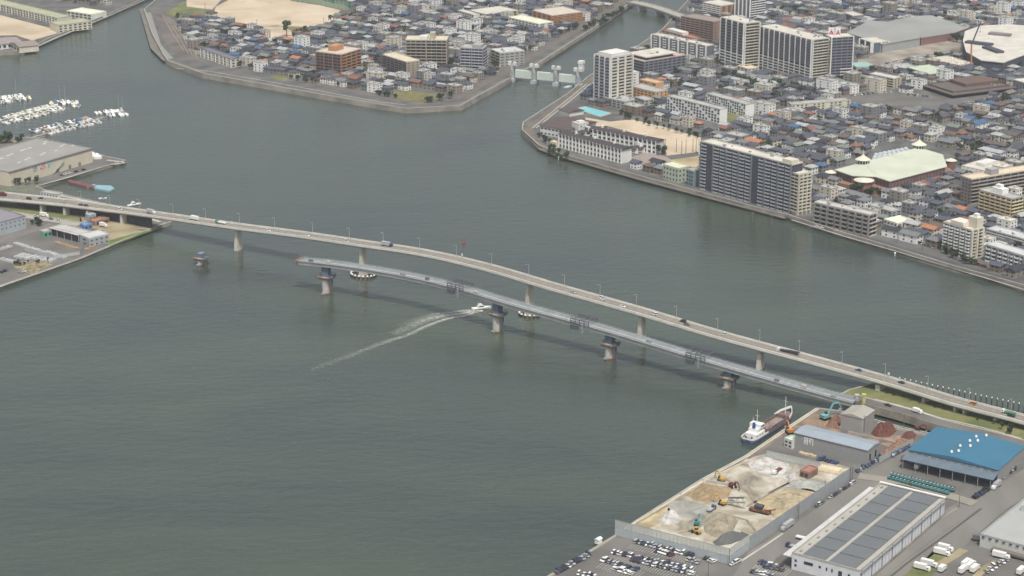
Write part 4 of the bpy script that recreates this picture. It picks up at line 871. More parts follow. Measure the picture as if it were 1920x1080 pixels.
# left industrial land
sheet('grass_verge', [(-90,372),(0,383),(60,389),(150,404),(154,416),(75,404),(0,392),(-90,380)], M['grass'], Z1)
strip('road', [(-80,388),(0,397),(75,409),(150,421)], 9, mat('pale_road', (0.32,0.31,0.27), .95, .12, .1), Z2_)
strip('kerb', [(-80,384),(0,393),(75,404.5),(152,416)], 1.0, M['conc_l'], Z3+.1)
sheet('dry_ground', [(150,404),(200,405),(290,424),(296,429),(238,430),(196,432),(150,424)], M['dry'], Z1)
sheet('dry_ground', [(196,430),(240,428),(270,434),(230,444),(196,456)], M['dry'], Z2_)
sheet('grass_patch', [(196,454),(232,443),(270,433),(292,430),(262,441),(205,462)], mat('fresh_grass', (0.07,0.12,0.03), 1, 0, .08, col2=(0.16,0.19,0.07)), Z3)
strip('path', [(312,417),(280,430),(146,486),(0,537),(-120,579)], 2.6, M['conc'], Z2_)
strip('road', [(-60,478),(0,452),(52,434),(100,420)], 9, cm('brown_asphalt2',(0.17,0.155,0.145)), Z2_)
sheet('grass_patch', [(20,492),(90,486),(98,496),(60,514),(30,505)], mat('scrub', (0.10,0.10,0.05), 1, 0, .3, col2=(0.33,0.27,0.17)), Z1)
strip('path', [(72,348),(130,332),(205,309),(235,305)], 2.0, M['conc_l'], Z2_)
strip('path', [(200,300),(232,304)], 3.0, M['conc_l'], Z2_)
strip('path', [(-60,262),(40,266),(75,264)], 6, M['dry'], Z1)
strip('path', [(90,362),(130,370),(217,388),(300,416)], 3.0, M['conc_l'], Z2_)
sheet('grass_patch', [(-20,352),(35,350),(70,346),(62,360),(0,360)], cm('dull_green_ground',(0.13,0.15,0.10), var=.3, scale=.2), Z1)
# right bottom land
sheet('dirt_lot', [(1640,735),(1690,741),(1800,768),(1915,800),(1915,806),(1800,776),(1700,752)], M['dry'], LZ+.05) if False else None
strip('path', [(1640,748),(1715,768),(1765,784),(1840,801),(1915,822)], 1.2, M['conc_l'], LZ+.3)
strip('quay_strip', [(1534,765),(1481,800),(1400,855),(1321,897),(1190,980)], 2.6, mat('pale_quay_cope', (0.50,0.46,0.36), .95, .15, .2), Z2_)
strip('quay_strip', [(1153,1005),(1032,1079),(930,1142)], 2.0, cm('brown_cope',(0.30,0.26,0.21)), Z2_)
sheet('dirt_lot', [(1532,772),(1580,780),(1575,815),(1500,800),(1480,808),(1410,858),(1385,868),(1378,874),(1400,862),(1478,806)], cm('rusty_ground',(0.22,0.16,0.11), var=.35, scale=.12), Z1)
sheet('dirt_lot', [(1500,803),(1640,818),(1720,815),(1700,845),(1645,832)], cm('scrap_ground',(0.24,0.17,0.13), var=.4, scale=.25), Z1)
sheet('work_yard', [(1400,860),(1440,850),(1534,872),(1540,862),(1592,876),(1592,900),(1405,1027),(1367,1054),(1190,1008),(1186,990),(1320,905)], mix3('pale_crushed_stone', ((0.17,0.16,0.135),(0.33,0.295,0.22),(0.50,0.48,0.42)), .05, 10, 1.2), Z1)
sheet('work_yard', [(1215,995),(1270,1000),(1345,1030),(1360,1048),(1210,1008)], mix3('white_sand_track', ((0.34,0.29,0.20),(0.46,0.42,0.33),(0.56,0.53,0.45)), .1), Z2_)
for nm, px, col in (('stockpile_patch',[(1400,868),(1440,858),(1500,880),(1480,900),(1420,890)],(0.46,0.45,0.40)),('stockpile_patch',[(1410,945),(1450,925),(1510,915),(1545,925),(1480,975),(1445,965)],(0.46,0.38,0.24)),('stockpile_patch',[(1480,905),(1510,895),(1560,905),(1540,925),(1490,915)],(0.34,0.35,0.31)),('stockpile_patch',[(1255,940),(1290,938),(1330,950),(1320,975),(1250,965)],(0.30,0.30,0.27)),('stockpile_patch',[(1190,985),(1250,950),(1262,958),(1230,985),(1210,992)],(0.44,0.37,0.22))):
    sheet(nm, px, mix3('patch_%d' % int(col[0]*100+col[2]*1000), (tuple(c*.55 for c in col), tuple(c*.85 for c in col), tuple(min(.6, c*1.15) for c in col)), .09, 9, 1.0), Z3)
for px, wd_ in (([(1330,935),(1300,931),(1270,925)],1.5),([(1355,895),(1400,920),(1430,960)],2.2),([(1440,925),(1480,905),(1400,950)],1.4),([(1345,960),(1400,975),(1420,1000)],1.5)):
    strip('wheel_track', px, wd_, cm('track_mud',(0.23,0.20,0.15), var=.2, scale=.3), Z4)
strip('road', [(1395,1095),(1430,1040),(1520,985),(1640,895),(1690,868),(1740,838)], 15, M['road'], Z2_)
strip('road', [(1610,892),(1700,905),(1800,935),(1828,944)], 8, cm('pale_asphalt',(0.25,0.235,0.20)), Z4+.12)
strip('road', [(1585,1120),(1670,1048),(1750,990),(1815,948)], 13, M['road'], Z4+.08)
strip('path', [(1600,1090),(1665,1040),(1745,983),(1795,952)], 1.4, cm('pale_asphalt',(0.25,0.235,0.20)), Z4+.16)
strip('path', [(1640,1105),(1700,1056),(1780,998),(1840,953)], 1.0, cm('dark_kerb',(0.09,0.085,0.075)), Z4+.2)
strip('path', [(1388,1053),(1437,1021),(1468,1000)], 1.2, M['conc_l'], Z4)
strip('road', [(1640,1130),(1760,1030),(1850,950),(1960,880),(2060,825)], 19, M['road'], Z1)
strip('grass_verge', [(1668,1106),(1730,1052),(1760,1028)], 2.0, M['grass'], Z4)
sheet('grass_patch', [(1700,1085),(1752,1030),(1775,1022),(1790,1035),(1740,1085)], M['grass'], Z4)
strip('dirt_lot', [(1755,1062),(1785,1045),(1808,1030)], 5, M['dry'], Z4+.04)
strip('dirt_lot', [(1822,1090),(1845,1066),(1870,1052)], 4, M['dry'], Z4+.04)
# painted stall lines
mb = MB()
def lines(p0, p1, n, ln, dirv):
    a, b = P(*p0, Z4), P(*p1, Z4); d = (b-a).normalized()
    for k in range(n+1):
        c = a.lerp(b, k/n); e = Vector((dirv[0], dirv[1], 0))*ln; mb.quad([c-e/2, c-e/2+d*.15, c+e/2+d*.15, c+e/2])
for a in (((1184,1022),(1300,1051),22),((1142,1044),(1300,1085),30),((1126,1058),(1200,1078),14),((1415,1062),(1478,1074),12)): lines(a[0], a[1], a[2], 9.5, (math.cos(rad(58)), math.sin(rad(58))))
mb.build('parking_lines', M['line'], kind='structure')
# ================= HOUSES =================
RC = {'dark grey': (0.075,0.08,0.095), 'slate blue': (0.075,0.085,0.112), 'mid grey': (0.16,0.165,0.17), 'brown': (0.12,0.095,0.08), 'pale grey': (0.34,0.35,0.345), 'orange': (0.36,0.16,0.09), 'red-brown': (0.20,0.10,0.075), 'bright blue': (0.06,0.12,0.21), 'green-grey': (0.16,0.19,0.165), 'black-tiled': (0.04,0.042,0.052)}
RM = {k: mat('roof_'+k.replace(' ', '_').replace('-', '_'), v, 0.7, 0.15, 0.6) for k, v in RC.items()}
RWt = ['dark grey']*19+['slate blue']*14+['mid grey']*12+['black-tiled']*11+['brown']*6+['pale grey']*7+['orange']*1+['red-brown']*3+['bright blue']*1+['green-grey']*3
WC = {'white': (0.72,0.72,0.69), 'cream': (0.56,0.52,0.43), 'grey': (0.20,0.205,0.21), 'beige': (0.26,0.235,0.20), 'brown': (0.20,0.155,0.12)}
WM = {k: mat('house_wall_'+k, v, 0.9, 0.08, 0.6) for k, v in WC.items()}
WWt = ['white']*10+['cream']*6+['grey']*8+['beige']*6+['brown']*4
def house_shape(w, d, h, kind, rise=1.9, ov=.6):
    wl = MB(); rf = MB(); x0, x1, y0, y1 = -w/2, w/2, -d/2, d/2
    wl.box(x0, x1, y0, y1, 0, h)
    X0, X1, Y0, Y1 = x0-ov, x1+ov, y0-ov, y1+ov; B = [(X0,Y0,h),(X1,Y0,h),(X1,Y1,h),(X0,Y1,h)]
    for i in range(4): p, q = B[i], B[(i+1)%4]; rf.quad([(p[0],p[1],h-.3),(q[0],q[1],h-.3),q,p])
    rf.quad([(b_[0],b_[1],h-.3) for b_ in B][::-1])
    if kind == 'gabled':
        r0, r1 = (X0,0,h+rise), (X1,0,h+rise); rf.quad([B[0],B[1],r1,r0]); rf.quad([B[2],B[3],r0,r1]); rf.quad([B[1],B[2],r1]); rf.quad([B[3],B[0],r0])
    elif kind == 'hipped':
        k = min(w, d)/2*.9; r0, r1 = (X0+k,0,h+rise), (X1-k,0,h+rise); rf.quad([B[0],B[1],r1,r0]); rf.quad([B[2],B[3],r0,r1]); rf.quad([B[1],B[2],r1]); rf.quad([B[3],B[0],r0])
    else:
        rf.v = []; rf.f = []; rf.m = []; rf.box(x0+.25,x1-.25,y0+.25,y1-.25,h,h+.15)
        for a in ((x0-.05,x1+.05,y0-.05,y0+.25),(x0-.05,x1+.05,y1-.25,y1+.05),(x0-.05,x0+.25,y0+.25,y1-.25),(x1-.25,x1+.05,y0+.25,y1-.25)): rf.box(*a, h-.1, h+.8)
        rf.box(-1.2, 1.0, -1, 1.2, h+.15, h+2.0)
    fl = max(1, round(h/2.9)); wins = []
    for f in range(fl):
        z = f*2.8+.9
        for k in range(2):
            wins.append((x0+w*(.27+.46*k), y0, z, 0.0)); wins.append((x1, y0+d*(.27+.46*k), z, math.pi/2)); wins.append((x0, y0+d*(.27+.46*k), z, -math.pi/2)); wins.append((x0+w*(.27+.46*k), y1, z, math.pi))
    return wl, rf, wins
PROTO = []
for (w, d, h, kd) in ((9,7.5,5.6,'gabled'),(10,8,5.8,'hipped'),(8,7,5.7,'gabled'),(8.5,8.5,5.9,'hipped'),(12,8,5.6,'gabled'),(7,6,5.4,'hipped'),(9,8,8.4,'flat-roofed'),(13,9,8.6,'flat-roofed'),(11,7,3.2,'gabled'),(16,9,5.8,'gabled'),(20,10,11.4,'flat-roofed'),(13,12,14.2,'flat-roofed'),(18,12,8.5,'flat-roofed')):
    PROTO.append((w, d, h, kd) + house_shape(w, d, h, kd))
gw = MB(); gw.box(-.75,.75,-.07,.1,0,1.25); WINM = gw.mesh('house_window', M['glass'])
PM_ = []
for w, d, h, kd, wl, rf, wins in PROTO: PM_.append((wl.mesh('house_wall', WM['white']), rf.mesh('house_roof', RM['dark grey'])))
TOWN = []       # (x, y, rot, proto, roof, wall)
TREES = []
def fill_town(poly_px, ang, seed, dens=1.0, lotw=10.6, rowd=10.6):
    poly = [(p.x, p.y) for p in wpts(poly_px, LZ)]; r = random.Random(seed); ca, sa = math.cos(ang), math.sin(ang)
    us = [x*ca+y*sa for x, y in poly]; vs = [-x*sa+y*ca for x, y in poly]; v = min(vs); row = 0
    while v < max(vs):
        u = min(us) + r.uniform(0, 6); k = 0; ph = r.randint(0, 7)
        while u < max(us):
            lw = lotw*r.uniform(.85, 1.25); x = u*ca-v*sa; y = u*sa+v*ca
            if (k+ph) % 9 == 8: u += 4.5; k += 1; continue
            if inside((x, y), poly) and not excluded(x, y):
                px, py = Q((x, y, LZ))
                if -30 < px < 1950 and py > -40:
                    z_ = r.random()
                    if z_ < 0.085: TREES.append((x+r.uniform(-2,2), y+r.uniform(-2,2), r.uniform(.8,1.35)))
                    elif z_ < 0.955*dens:
                        if r.random() < .03 and lw > 10: pi = r.choice([10, 11, 12]); u += 9
                        elif lw > 12.2: pi = r.choice([4, 9, 7, 4])
                        else: pi = r.choice([0,1,2,3,5,0,1,2,3,6,8,3,1])
                        TOWN.append((x+r.uniform(-.8,.8), y+r.uniform(-.8,.8), ang + r.choice([0,0,math.pi/2,0,math.pi]) + r.uniform(-.06,.06), pi, r.choice(RWt), r.choice(WWt)))
                        if lw > 12.2: u += 4
                        if r.random() < .22: TREES.append((x + sa*5.5, y - ca*5.5, r.uniform(.4,.8)))
            u += lw; k += 1
        v += rowd if row % 2 == 0 else rowd + (4.2 if row % 4 == 1 else 6.5)
        row += 1
fill_town([(1088,186),(1108,164),(1192,108),(1252,72),(1292,24),(1340,-60),(2100,-60),(2250,640),(1930,524),(1790,486),(1680,455),(1580,425),(1480,394),(1318,348),(1190,316),(1180,300)], rad(-46), 11)
fill_town([(388,118),(350,76),(326,34),(430,-60),(1330,-100),(1190,-14),(1105,38),(1005,92),(935,134),(852,181),(772,184),(690,172),(560,146),(440,130)], rad(-38), 12)
fill_town([(190,12),(255,-10),(350,-70),(60,-60),(60,-20),(120,5)], rad(-38), 13)
TOWN.sort(key=lambda t_: t_[1]); near = TOWN[:292]; rest = TOWN[292:]
def nearest_lm(px, py):
    best = min(LM, key=lambda l: (l[0]-px)**2 + ((l[1]-py)*1.8)**2); dx, dy = px-best[0], (py-best[1])*1.8
    s_ = ('right of' if dx > 0 else 'left of') if abs(dx) > abs(dy) else ('in front of' if dy > 0 else 'behind')
    return s_, best[2]
for (x, y, a, pi, rc, wc) in near:
    w, d, h, kd, wl, rf, wins = PROTO[pi]
    t = thing('house', '', 'house', (x, y, LZ), a, 'houses of the riverside town'); t.scale = (1,1,R.uniform(.92,1.1))
    o = part('wall', PM_[pi][0], t); o.material_slots[0].link = 'OBJECT'; o.material_slots[0].material = WM[wc]
    o = part('roof', PM_[pi][1], t); o.material_slots[0].link = 'OBJECT'; o.material_slots[0].material = RM[rc] if kd != 'flat-roofed' else (R_WHITE if wc == 'white' else R_GREY)
    for (wx, wy, wz, wr) in wins:
        nx, ny = math.sin(wr+a), -math.cos(wr+a)
        if -nx*x*0 + (-ny) > 0.25 and wz < 7: part('window', WINM, t, (wx, wy, wz), wr)
    px, py = Q((x, y, LZ+3)); s_, nm = nearest_lm(px, py)
    desc = ('%s flat-roofed house' % wc) if kd == 'flat-roofed' else '%s-roofed %s house' % (rc.replace(' ', '-').replace('-tiled', ''), wc)
    AUTO.append((t, desc, '%s %s' % (s_, nm)))
# the rest of the town reads as one mass
mb = MB(); keys = list(RM) + ['w_'+k for k in WM] + ['glass','flatroof']; idx = {k: i for i, k in enumerate(keys)}
def addm(src, x, y, a, mi, z=LZ, sz=1.0):
    ca, sa = math.cos(a), math.sin(a); b = len(mb.v)
    for v in src.v: mb.v.append((x+v[0]*ca-v[1]*sa, y+v[0]*sa+v[1]*ca, z+v[2]*sz))
    for f in src.f: mb.f.append(tuple(b+i for i in f)); mb.m.append(mi)
rr = random.Random(5)
for (x, y, a, pi, rc, wc) in rest:
    w, d, h, kd, wl, rf, wins = PROTO[pi]; sz = rr.uniform(.92, 1.12)
    addm(wl, x, y, a, idx['w_'+wc], sz=sz); addm(rf, x, y, a, idx[rc] if kd != 'flat-roofed' else idx['flatroof'], sz=sz)
    for (wx, wy, wz, wr) in wins:
        if math.cos(wr+a) > 0.25:
            ca, sa = math.cos(a), math.sin(a); addm(gw, x+wx*ca-wy*sa, y+wx*sa+wy*ca, a+wr, idx['glass'], z=LZ+wz)
print('houses', len(TOWN), 'trees', len(TREES))
o = mb.build('distant_houses', list(RM.values()) + list(WM.values()) + [M['glass'], R_GREY], kind='stuff'); o['category'] = 'houses'; o['label'] = 'dense mass of small grey-roofed houses filling the far town'
# ================= TREES =================
LEAF = [mat('foliage_%d' % i, c_, 0.9, 0.25, 0.5) for i, c_ in enumerate(((0.035,0.055,0.025),(0.05,0.075,0.03),(0.028,0.042,0.026)))]
BARK = cm('bark',(0.12,0.09,0.065))
TP = []; TSRC = []
for k in range(5):
    r = random.Random(100+k); mb = MB(); H = [6,7,5,8,6][k]; Rw = [2.6,2.9,2.8,2.0,3.4][k]
    lobes = [(r.uniform(-1,1)*Rw*.5, r.uniform(-1,1)*Rw*.5, H*r.uniform(.45,.85), Rw*r.uniform(.4,.62)) for _ in range(7)]
    for lx_, ly_, lz_, lr in lobes:
        for _ in range(30):
            v = Vector((r.gauss(0,1), r.gauss(0,1), r.gauss(0,1))).normalized()*lr*r.uniform(.7,1.05); c_ = Vector((lx_, ly_, lz_)) + Vector((v.x, v.y, v.z*.85))
            n1 = (v + Vector((r.gauss(0,1), r.gauss(0,1), r.gauss(0,1)))*lr*.4).normalized(); t1 = n1.orthogonal().normalized(); t2 = n1.cross(t1); s_ = r.uniform(.3,.62)
            mb.quad([c_-t1*s_-t2*s_*.6, c_+t1*s_-t2*s_*.5, c_+t1*s_*.8+t2*s_, c_-t1*s_*.7+t2*s_*.8])
    cr = mb.mesh('crown', LEAF[0]); src_ = mb; mb = MB(); mb.cyl(0,0,-.1,H*.55,.26,.12,n=7)
    for lx_, ly_, lz_, lr in lobes[:5]: mb.bar((0,0,H*.35),(lx_*.8,ly_*.8,lz_),.12)
    TP.append((cr, mb.mesh('trunk', BARK)))
    TSRC.append(src_)
EXTRA = []
def grove(px0, px1, n, seed, sc=1.0, jit=3.0):
    r = random.Random(seed); a, b_ = P(*px0, LZ), P(*px1, LZ)
    for k in range(n): p = a.lerp(b_, (k+.5)/n); EXTRA.append((p.x+r.uniform(-jit,jit), p.y+r.uniform(-jit,jit), sc*r.uniform(.8,1.25)))
grove((1100,60),(1170,22),14,1,1.3); grove((1030,72),(1090,50),8,2,1.2); grove((843,90),(855,135),9,3,1.3,6); grove((800,192),(845,186),6,4,1.1); grove((640,55),(665,28),7,5); grove((435,55),(500,62),10,6,.8)
grove((538,70),(538,68),1,7,2.4,.5); grove((555,70),(575,64),4,8,1.4); grove((1330,142),(1490,176),34,9,1.3,12); grove((1600,358),(1635,368),9,10,1.0,5); grove((1770,470),(1800,486),9,11,1.0,4)
grove((1030,285),(1062,300),7,12,.9,4); grove((1012,256),(1040,280),6,13,.9,3); grove((1236,292),(1246,287),3,14,1.2,2); grove((1690,152),(1722,160),8,15,1.2,6); grove((1785,78),(1860,86),12,16,1.4,6); grove((-20,268),(38,268),10,17,1.2,4)
grove((30,348),(70,346),5,18,.9,4); grove((20,498),(90,492),8,19,.5,3); grove((1155,215),(1320,262),22,20,.8,5); grove((545,148),(600,158),6,21,.9,3); grove((1440,180),(1470,200),6,22,1.3,6); grove((60,420),(85,424),5,23,.8,3); grove((1870,765+40),(1905,818),3,24,.8,2)
grove((1400,172),(1500,180),14,25,1.2,9); grove((700,175),(740,185),5,26,.8,3); grove((1800,560-70),(1840,500),5,27,.8,3)
TREES = sorted(TREES, key=lambda t_: t_[1]); FAR = TREES[max(0, 296-len(EXTRA)):]; TREES = TREES[:max(0, 296-len(EXTRA))]
mb = MB()
for k_, (x, y, sc) in enumerate(FAR):
    q_ = TSRC[k_ % 5]; b_ = len(mb.v); sc *= 1.25
    for v in q_.v: mb.v.append((x+v[0]*sc, y+v[1]*sc, LZ+v[2]*sc))
    for j_, f in enumerate(q_.f):
        if j_ % 2 == 0: mb.f.append(tuple(b_+i for i in f)); mb.m.append(k_ % 3)
o = mb.build('distant_trees', LEAF, kind='stuff'); o['category'] = 'trees'; o['label'] = 'scattered dark trees between the houses of the far town'
for (x, y, sc) in EXTRA + TREES:
    k = R.randrange(5); cr, tk = TP[k]; t = thing('tree', '', 'tree', (x, y, LZ), R.uniform(0, 6.28), 'trees of the town'); t.scale = (sc, sc, sc)
    o = part('crown', cr, t); li = R.randrange(3); o.material_slots[0].link = 'OBJECT'; o.material_slots[0].material = LEAF[li]; part('trunk', tk, t)
    px, py = Q((x, y, LZ+3)); s_, nm = nearest_lm(px, py)
    AUTO.append((t, ('large ' if sc > 1.1 else 'small ' if sc < .7 else '') + ['dark green tree','green tree','deep green tree'][li], '%s %s' % (s_, nm)))
# ================= VEHICLES =================
CC = {'white': (0.70,0.70,0.68), 'black': (0.03,0.03,0.035), 'dark blue': (0.03,0.045,0.11), 'silver': (0.36,0.37,0.38), 'dark red': (0.14,0.03,0.035), 'grey': (0.13,0.135,0.14), 'orange': (0.50,0.20,0.04), 'blue': (0.05,0.085,0.19), 'green': (0.06,0.25,0.12), 'teal': (0.04,0.18,0.19)}
CM = {k: mat('car_paint_'+k.replace(' ', '_'), v, 0.35, 0, spec=0.5) for k, v in CC.items()}
def loft(mb, secs, mi=0):                           # secs: list of (x, y-halfwidth bottom, top halfwidth, z0, z1)
    b = len(mb.v)
    for (x, hb, ht, z0, z1) in secs: mb.v += [(x,-hb,z0),(x,hb,z0),(x,ht,z1),(x,-ht,z1)]
    n = len(secs)
    for i in range(n-1):
        for j in range(4):
            k = (j+1) % 4; mb.f.append((b+i*4+j, b+(i+1)*4+j, b+(i+1)*4+k, b+i*4+k)); mb.m.append(mi)
    mb.f.append((b+3,b+2,b+1,b)); mb.m.append(mi); e = b+(n-1)*4; mb.f.append((e,e+1,e+2,e+3)); mb.m.append(mi)
def car_proto(kind):
    b = MB(); g = MB(); L, Wd = {'saloon': (4.5,1.75), 'hatchback': (3.9,1.68), 'van': (4.6,1.8), 'small van': (3.4,1.48)}[kind]
    h = Wd/2; l = L/2
    if kind == 'saloon':
        loft(b, [(-l,h*.9,h*.85,.35,.85),(-l*.55,h,h*.95,.25,.98),(l*.3,h,h*.95,.25,.95),(l*.95,h*.92,h*.85,.3,.72),(l,h*.8,h*.75,.4,.6)])
        loft(g, [(-l*.72,h*.9,h*.8,.9,.95),(-l*.42,h*.92,h*.72,.93,1.38),(l*.12,h*.92,h*.72,.93,1.40),(l*.45,h*.9,h*.8,.9,.96)]); rx = (-l*.40,l*.10,1.40)
    elif kind == 'hatchback':
        loft(b, [(-l,h*.93,h*.9,.35,.95),(-l*.6,h,h*.95,.25,1.0),(l*.4,h,h*.95,.25,.95),(l*.96,h*.9,h*.82,.3,.75),(l,h*.8,h*.75,.4,.6)])
        loft(g, [(-l*.96,h*.9,h*.82,.95,1.0),(-l*.8,h*.92,h*.74,.95,1.42),(l*.15,h*.92,h*.74,.95,1.46),(l*.52,h*.9,h*.8,.9,.97)]); rx = (-l*.78,l*.14,1.46)
    else:
        loft(b, [(-l,h,h*.95,.3,1.05),(l*.55,h,h*.96,.25,1.05),(l*.95,h*.92,h*.85,.3,.8),(l,h*.85,h*.8,.4,.7)])
        loft(g, [(-l*.99,h*.96,h*.88,1.05,1.78),(l*.35,h*.96,h*.86,1.05,1.82),(l*.68,h*.92,h*.85,1.0,1.06)]); rx = (-l*.97,l*.33,1.83)
    r = MB(); r.box(rx[0], rx[1], -h*.72, h*.72, rx[2]-.03, rx[2]+.05)
    wl = MB(); wl.wheel(0,0,0,.32,.2); wm = wl.mesh('car_wheel', M['black'])
    return b.mesh('car_body', CM['white']), g.mesh('car_glass', M['glass']), r.mesh('car_roof', CM['white']), wm, L, h
CPROT = {k: car_proto(k) for k in ('saloon','hatchback','van','small van')}
rv = random.Random(77)
def car(x, y, z, rz, col, kind, place, group, label=None, auto=True):
    b, g, r, wm, L, h = CPROT[kind]; t = thing('car', label or '', 'car', (x, y, z), rz, group)
    for nm, me in (('body', b), ('window', g), ('roof', r)):
        o = part(nm, me, t)
        if nm != 'window': o.material_slots[0].link = 'OBJECT'; o.material_slots[0].material = CM[col]
    for sx in (-L*.31, L*.31):
        for sy in (-h+.08, h-.08): part('wheel', wm, t, (sx, sy, .32))
    if not label: AUTO.append((t, '%s %s' % (col, kind if kind != 'saloon' else 'saloon car'), place))
    return t
def rcol(r=rv): return r.choice(['white']*7+['black']*5+['silver']*4+['dark blue']*3+['grey']*4+['dark red'])
def ckind(r=rv): return r.choice(['saloon','saloon','hatchback','hatchback','van','small van'])
def car_row(p0, p1, n, place, group, turn=90, cols=None, skip=0.06, z=LZ+.2):
    a, b = P(*p0, z), P(*p1, z); d = (b-a).normalized(); base = math.atan2(d.y, d.x)
    for k in range(n):
        if rv.random() < skip: continue
        p = a.lerp(b, (k+.5)/n); car(p.x+rv.uniform(-.15,.15), p.y+rv.uniform(-.15,.15), z, base+rad(turn)+(math.pi if rv.random() < .4 else 0)+rv.uniform(-.03,.03), (cols or rcol)() if callable(cols or rcol) else rv.choice(cols), ckind(), place, group)
G1 = 'cars parked in the open car park beside the fenced yard'
car_row((1191,1016),(1300,1043), 26, 'against the yard fence', G1)
car_row((1230,1033),(1262,1043), 7, 'just below the fence row', G1, skip=.3)
car_row((1288,1050),(1312,1056), 5, 'in the short row by the fence corner', G1, cols=['white','white','silver'])
car_row((1148,1036),(1220,1052), 15, 'in the upper middle row', G1)
car_row((1183,1050),(1302,1077), 26, 'in the lower middle row', G1)
car_row((1212,1049),(1300,1069), 19, 'in the central middle row', G1)
car_row((1128,1050),(1196,1069), 15, 'in the upper lower-left row', G1)
car_row((1150,1066),(1186,1077), 9, 'in the bottom lower-left row', G1, cols=['white','white','silver'])
car_row((1110,1037),(1036,1078), 17, 'in the slanting row along the quay', G1, turn=78)
car_row((1078,1076),(1118,1082), 8, 'in the row cut by the bottom edge', G1)
car_row((1321,1046),(1345,1057), 5, 'beside the outer fence corner', G1)
car_row((1372,1060),(1386,1052), 3, 'at the foot of the fence corner lamp', G1, turn=0, skip=0)
G2 = 'cars parked left of the solar warehouse'
car_row((1421,1056),(1472,1065), 11, 'in the front row left of the solar warehouse', G2, skip=.1)
car_row((1432,1062),(1470,1070), 8, 'in the second row left of the solar warehouse', G2)
car_row((1408,1072),(1452,1081), 9, 'in the bottom row left of the solar warehouse', G2)
car_row((1530,951),(1602,905), 17, 'along the road outside the yard wall', 'cars along the yard wall', turn=0, skip=.5)
G3 = 'cars round the blue-grey warehouse'
car_row((1533,860),(1572,870), 6, 'in front of the blue-grey warehouse', G3, cols=['dark blue','blue','white','grey'])
car_row((1604,886),(1655,858), 9, 'right of the blue-grey warehouse', G3, cols=['blue','dark blue','silver','dark blue'], turn=50)
car_row((1672,856),(1706,836), 8, 'left of the blue-roofed warehouse', G3, cols=['blue','dark blue','blue','teal'], turn=40)
car_row((1826,935),(1850,918), 8, 'at the right corner of the blue-roofed warehouse', 'cars by the blue-roofed warehouse corner', cols=['dark red','dark blue','black','dark blue'], turn=70)
car_row((1872,902),(1905,878), 8, 'along the side wall of the blue-roofed warehouse', 'cars by the blue-roofed warehouse corner', turn=20, skip=.4)
car_row((1846,1075),(1890,1048), 6, 'among the white lorries', 'cars among the white lorries', turn=60, cols=['white','silver'])
G4 = 'cars in the car park of the big brown store'
for a, b_, n in (((1590,180),(1680,172),20),((1700,178),(1742,182),9),((1640,196),(1720,205),16),((1780,203),(1870,184),26),((1600,196),(1640,203),8)): car_row(a, b_, n, 'in the car park left of the big brown store' if b_[0] < 1760 else 'in front of the big brown store', G4, cols=['white','silver','white','grey','black'], skip=.45)
car_row((1660,120),(1760,100), 22, 'beside the huge grey shopping hall', G4, cols=['white','white','silver','grey'], skip=.4)
car_row((1548,366),(1590,377), 9, 'on the small lot behind the riverside apartments', 'cars beside the river apartments', skip=.2)
car_row((1525,424),(1545,429), 2, 'on the riverside road', 'cars beside the river apartments', turn=0, cols=['white'], skip=0)
car_row((1700,448),(1755,466), 8, 'right of the grey-brown apartments', 'cars beside the river apartments', cols=['black','dark blue','white','silver'])
car_row((1820,493),(1850,502), 3, 'at the foot of the cream stepped tower', 'cars beside the river apartments', cols=['dark red','white','black'], turn=10)
car_row((935,128),(962,112), 5, 'on the levee road near the water gate', 'cars on the levee', turn=0, cols=['white','silver'], skip=.3)
car_row((112,330),(160,318), 7, 'in front of the cream warehouse at the left', 'cars at the cream warehouse', turn=0, cols=['black','white','grey'], skip=.3)
car_row((0,512),(14,506), 3, 'on the left storage yard', 'cars at the left storage yard', cols=['black','grey'])
car_row((36,512),(46,508), 2, 'beside the hedge of the left storage yard', 'cars at the left storage yard', cols=['white','silver'], skip=0)
car_row((60,405),(118,415), 4, 'on the pale road below the bridge approach', 'cars at the left storage yard', turn=0, cols=['white','grey'], skip=0)
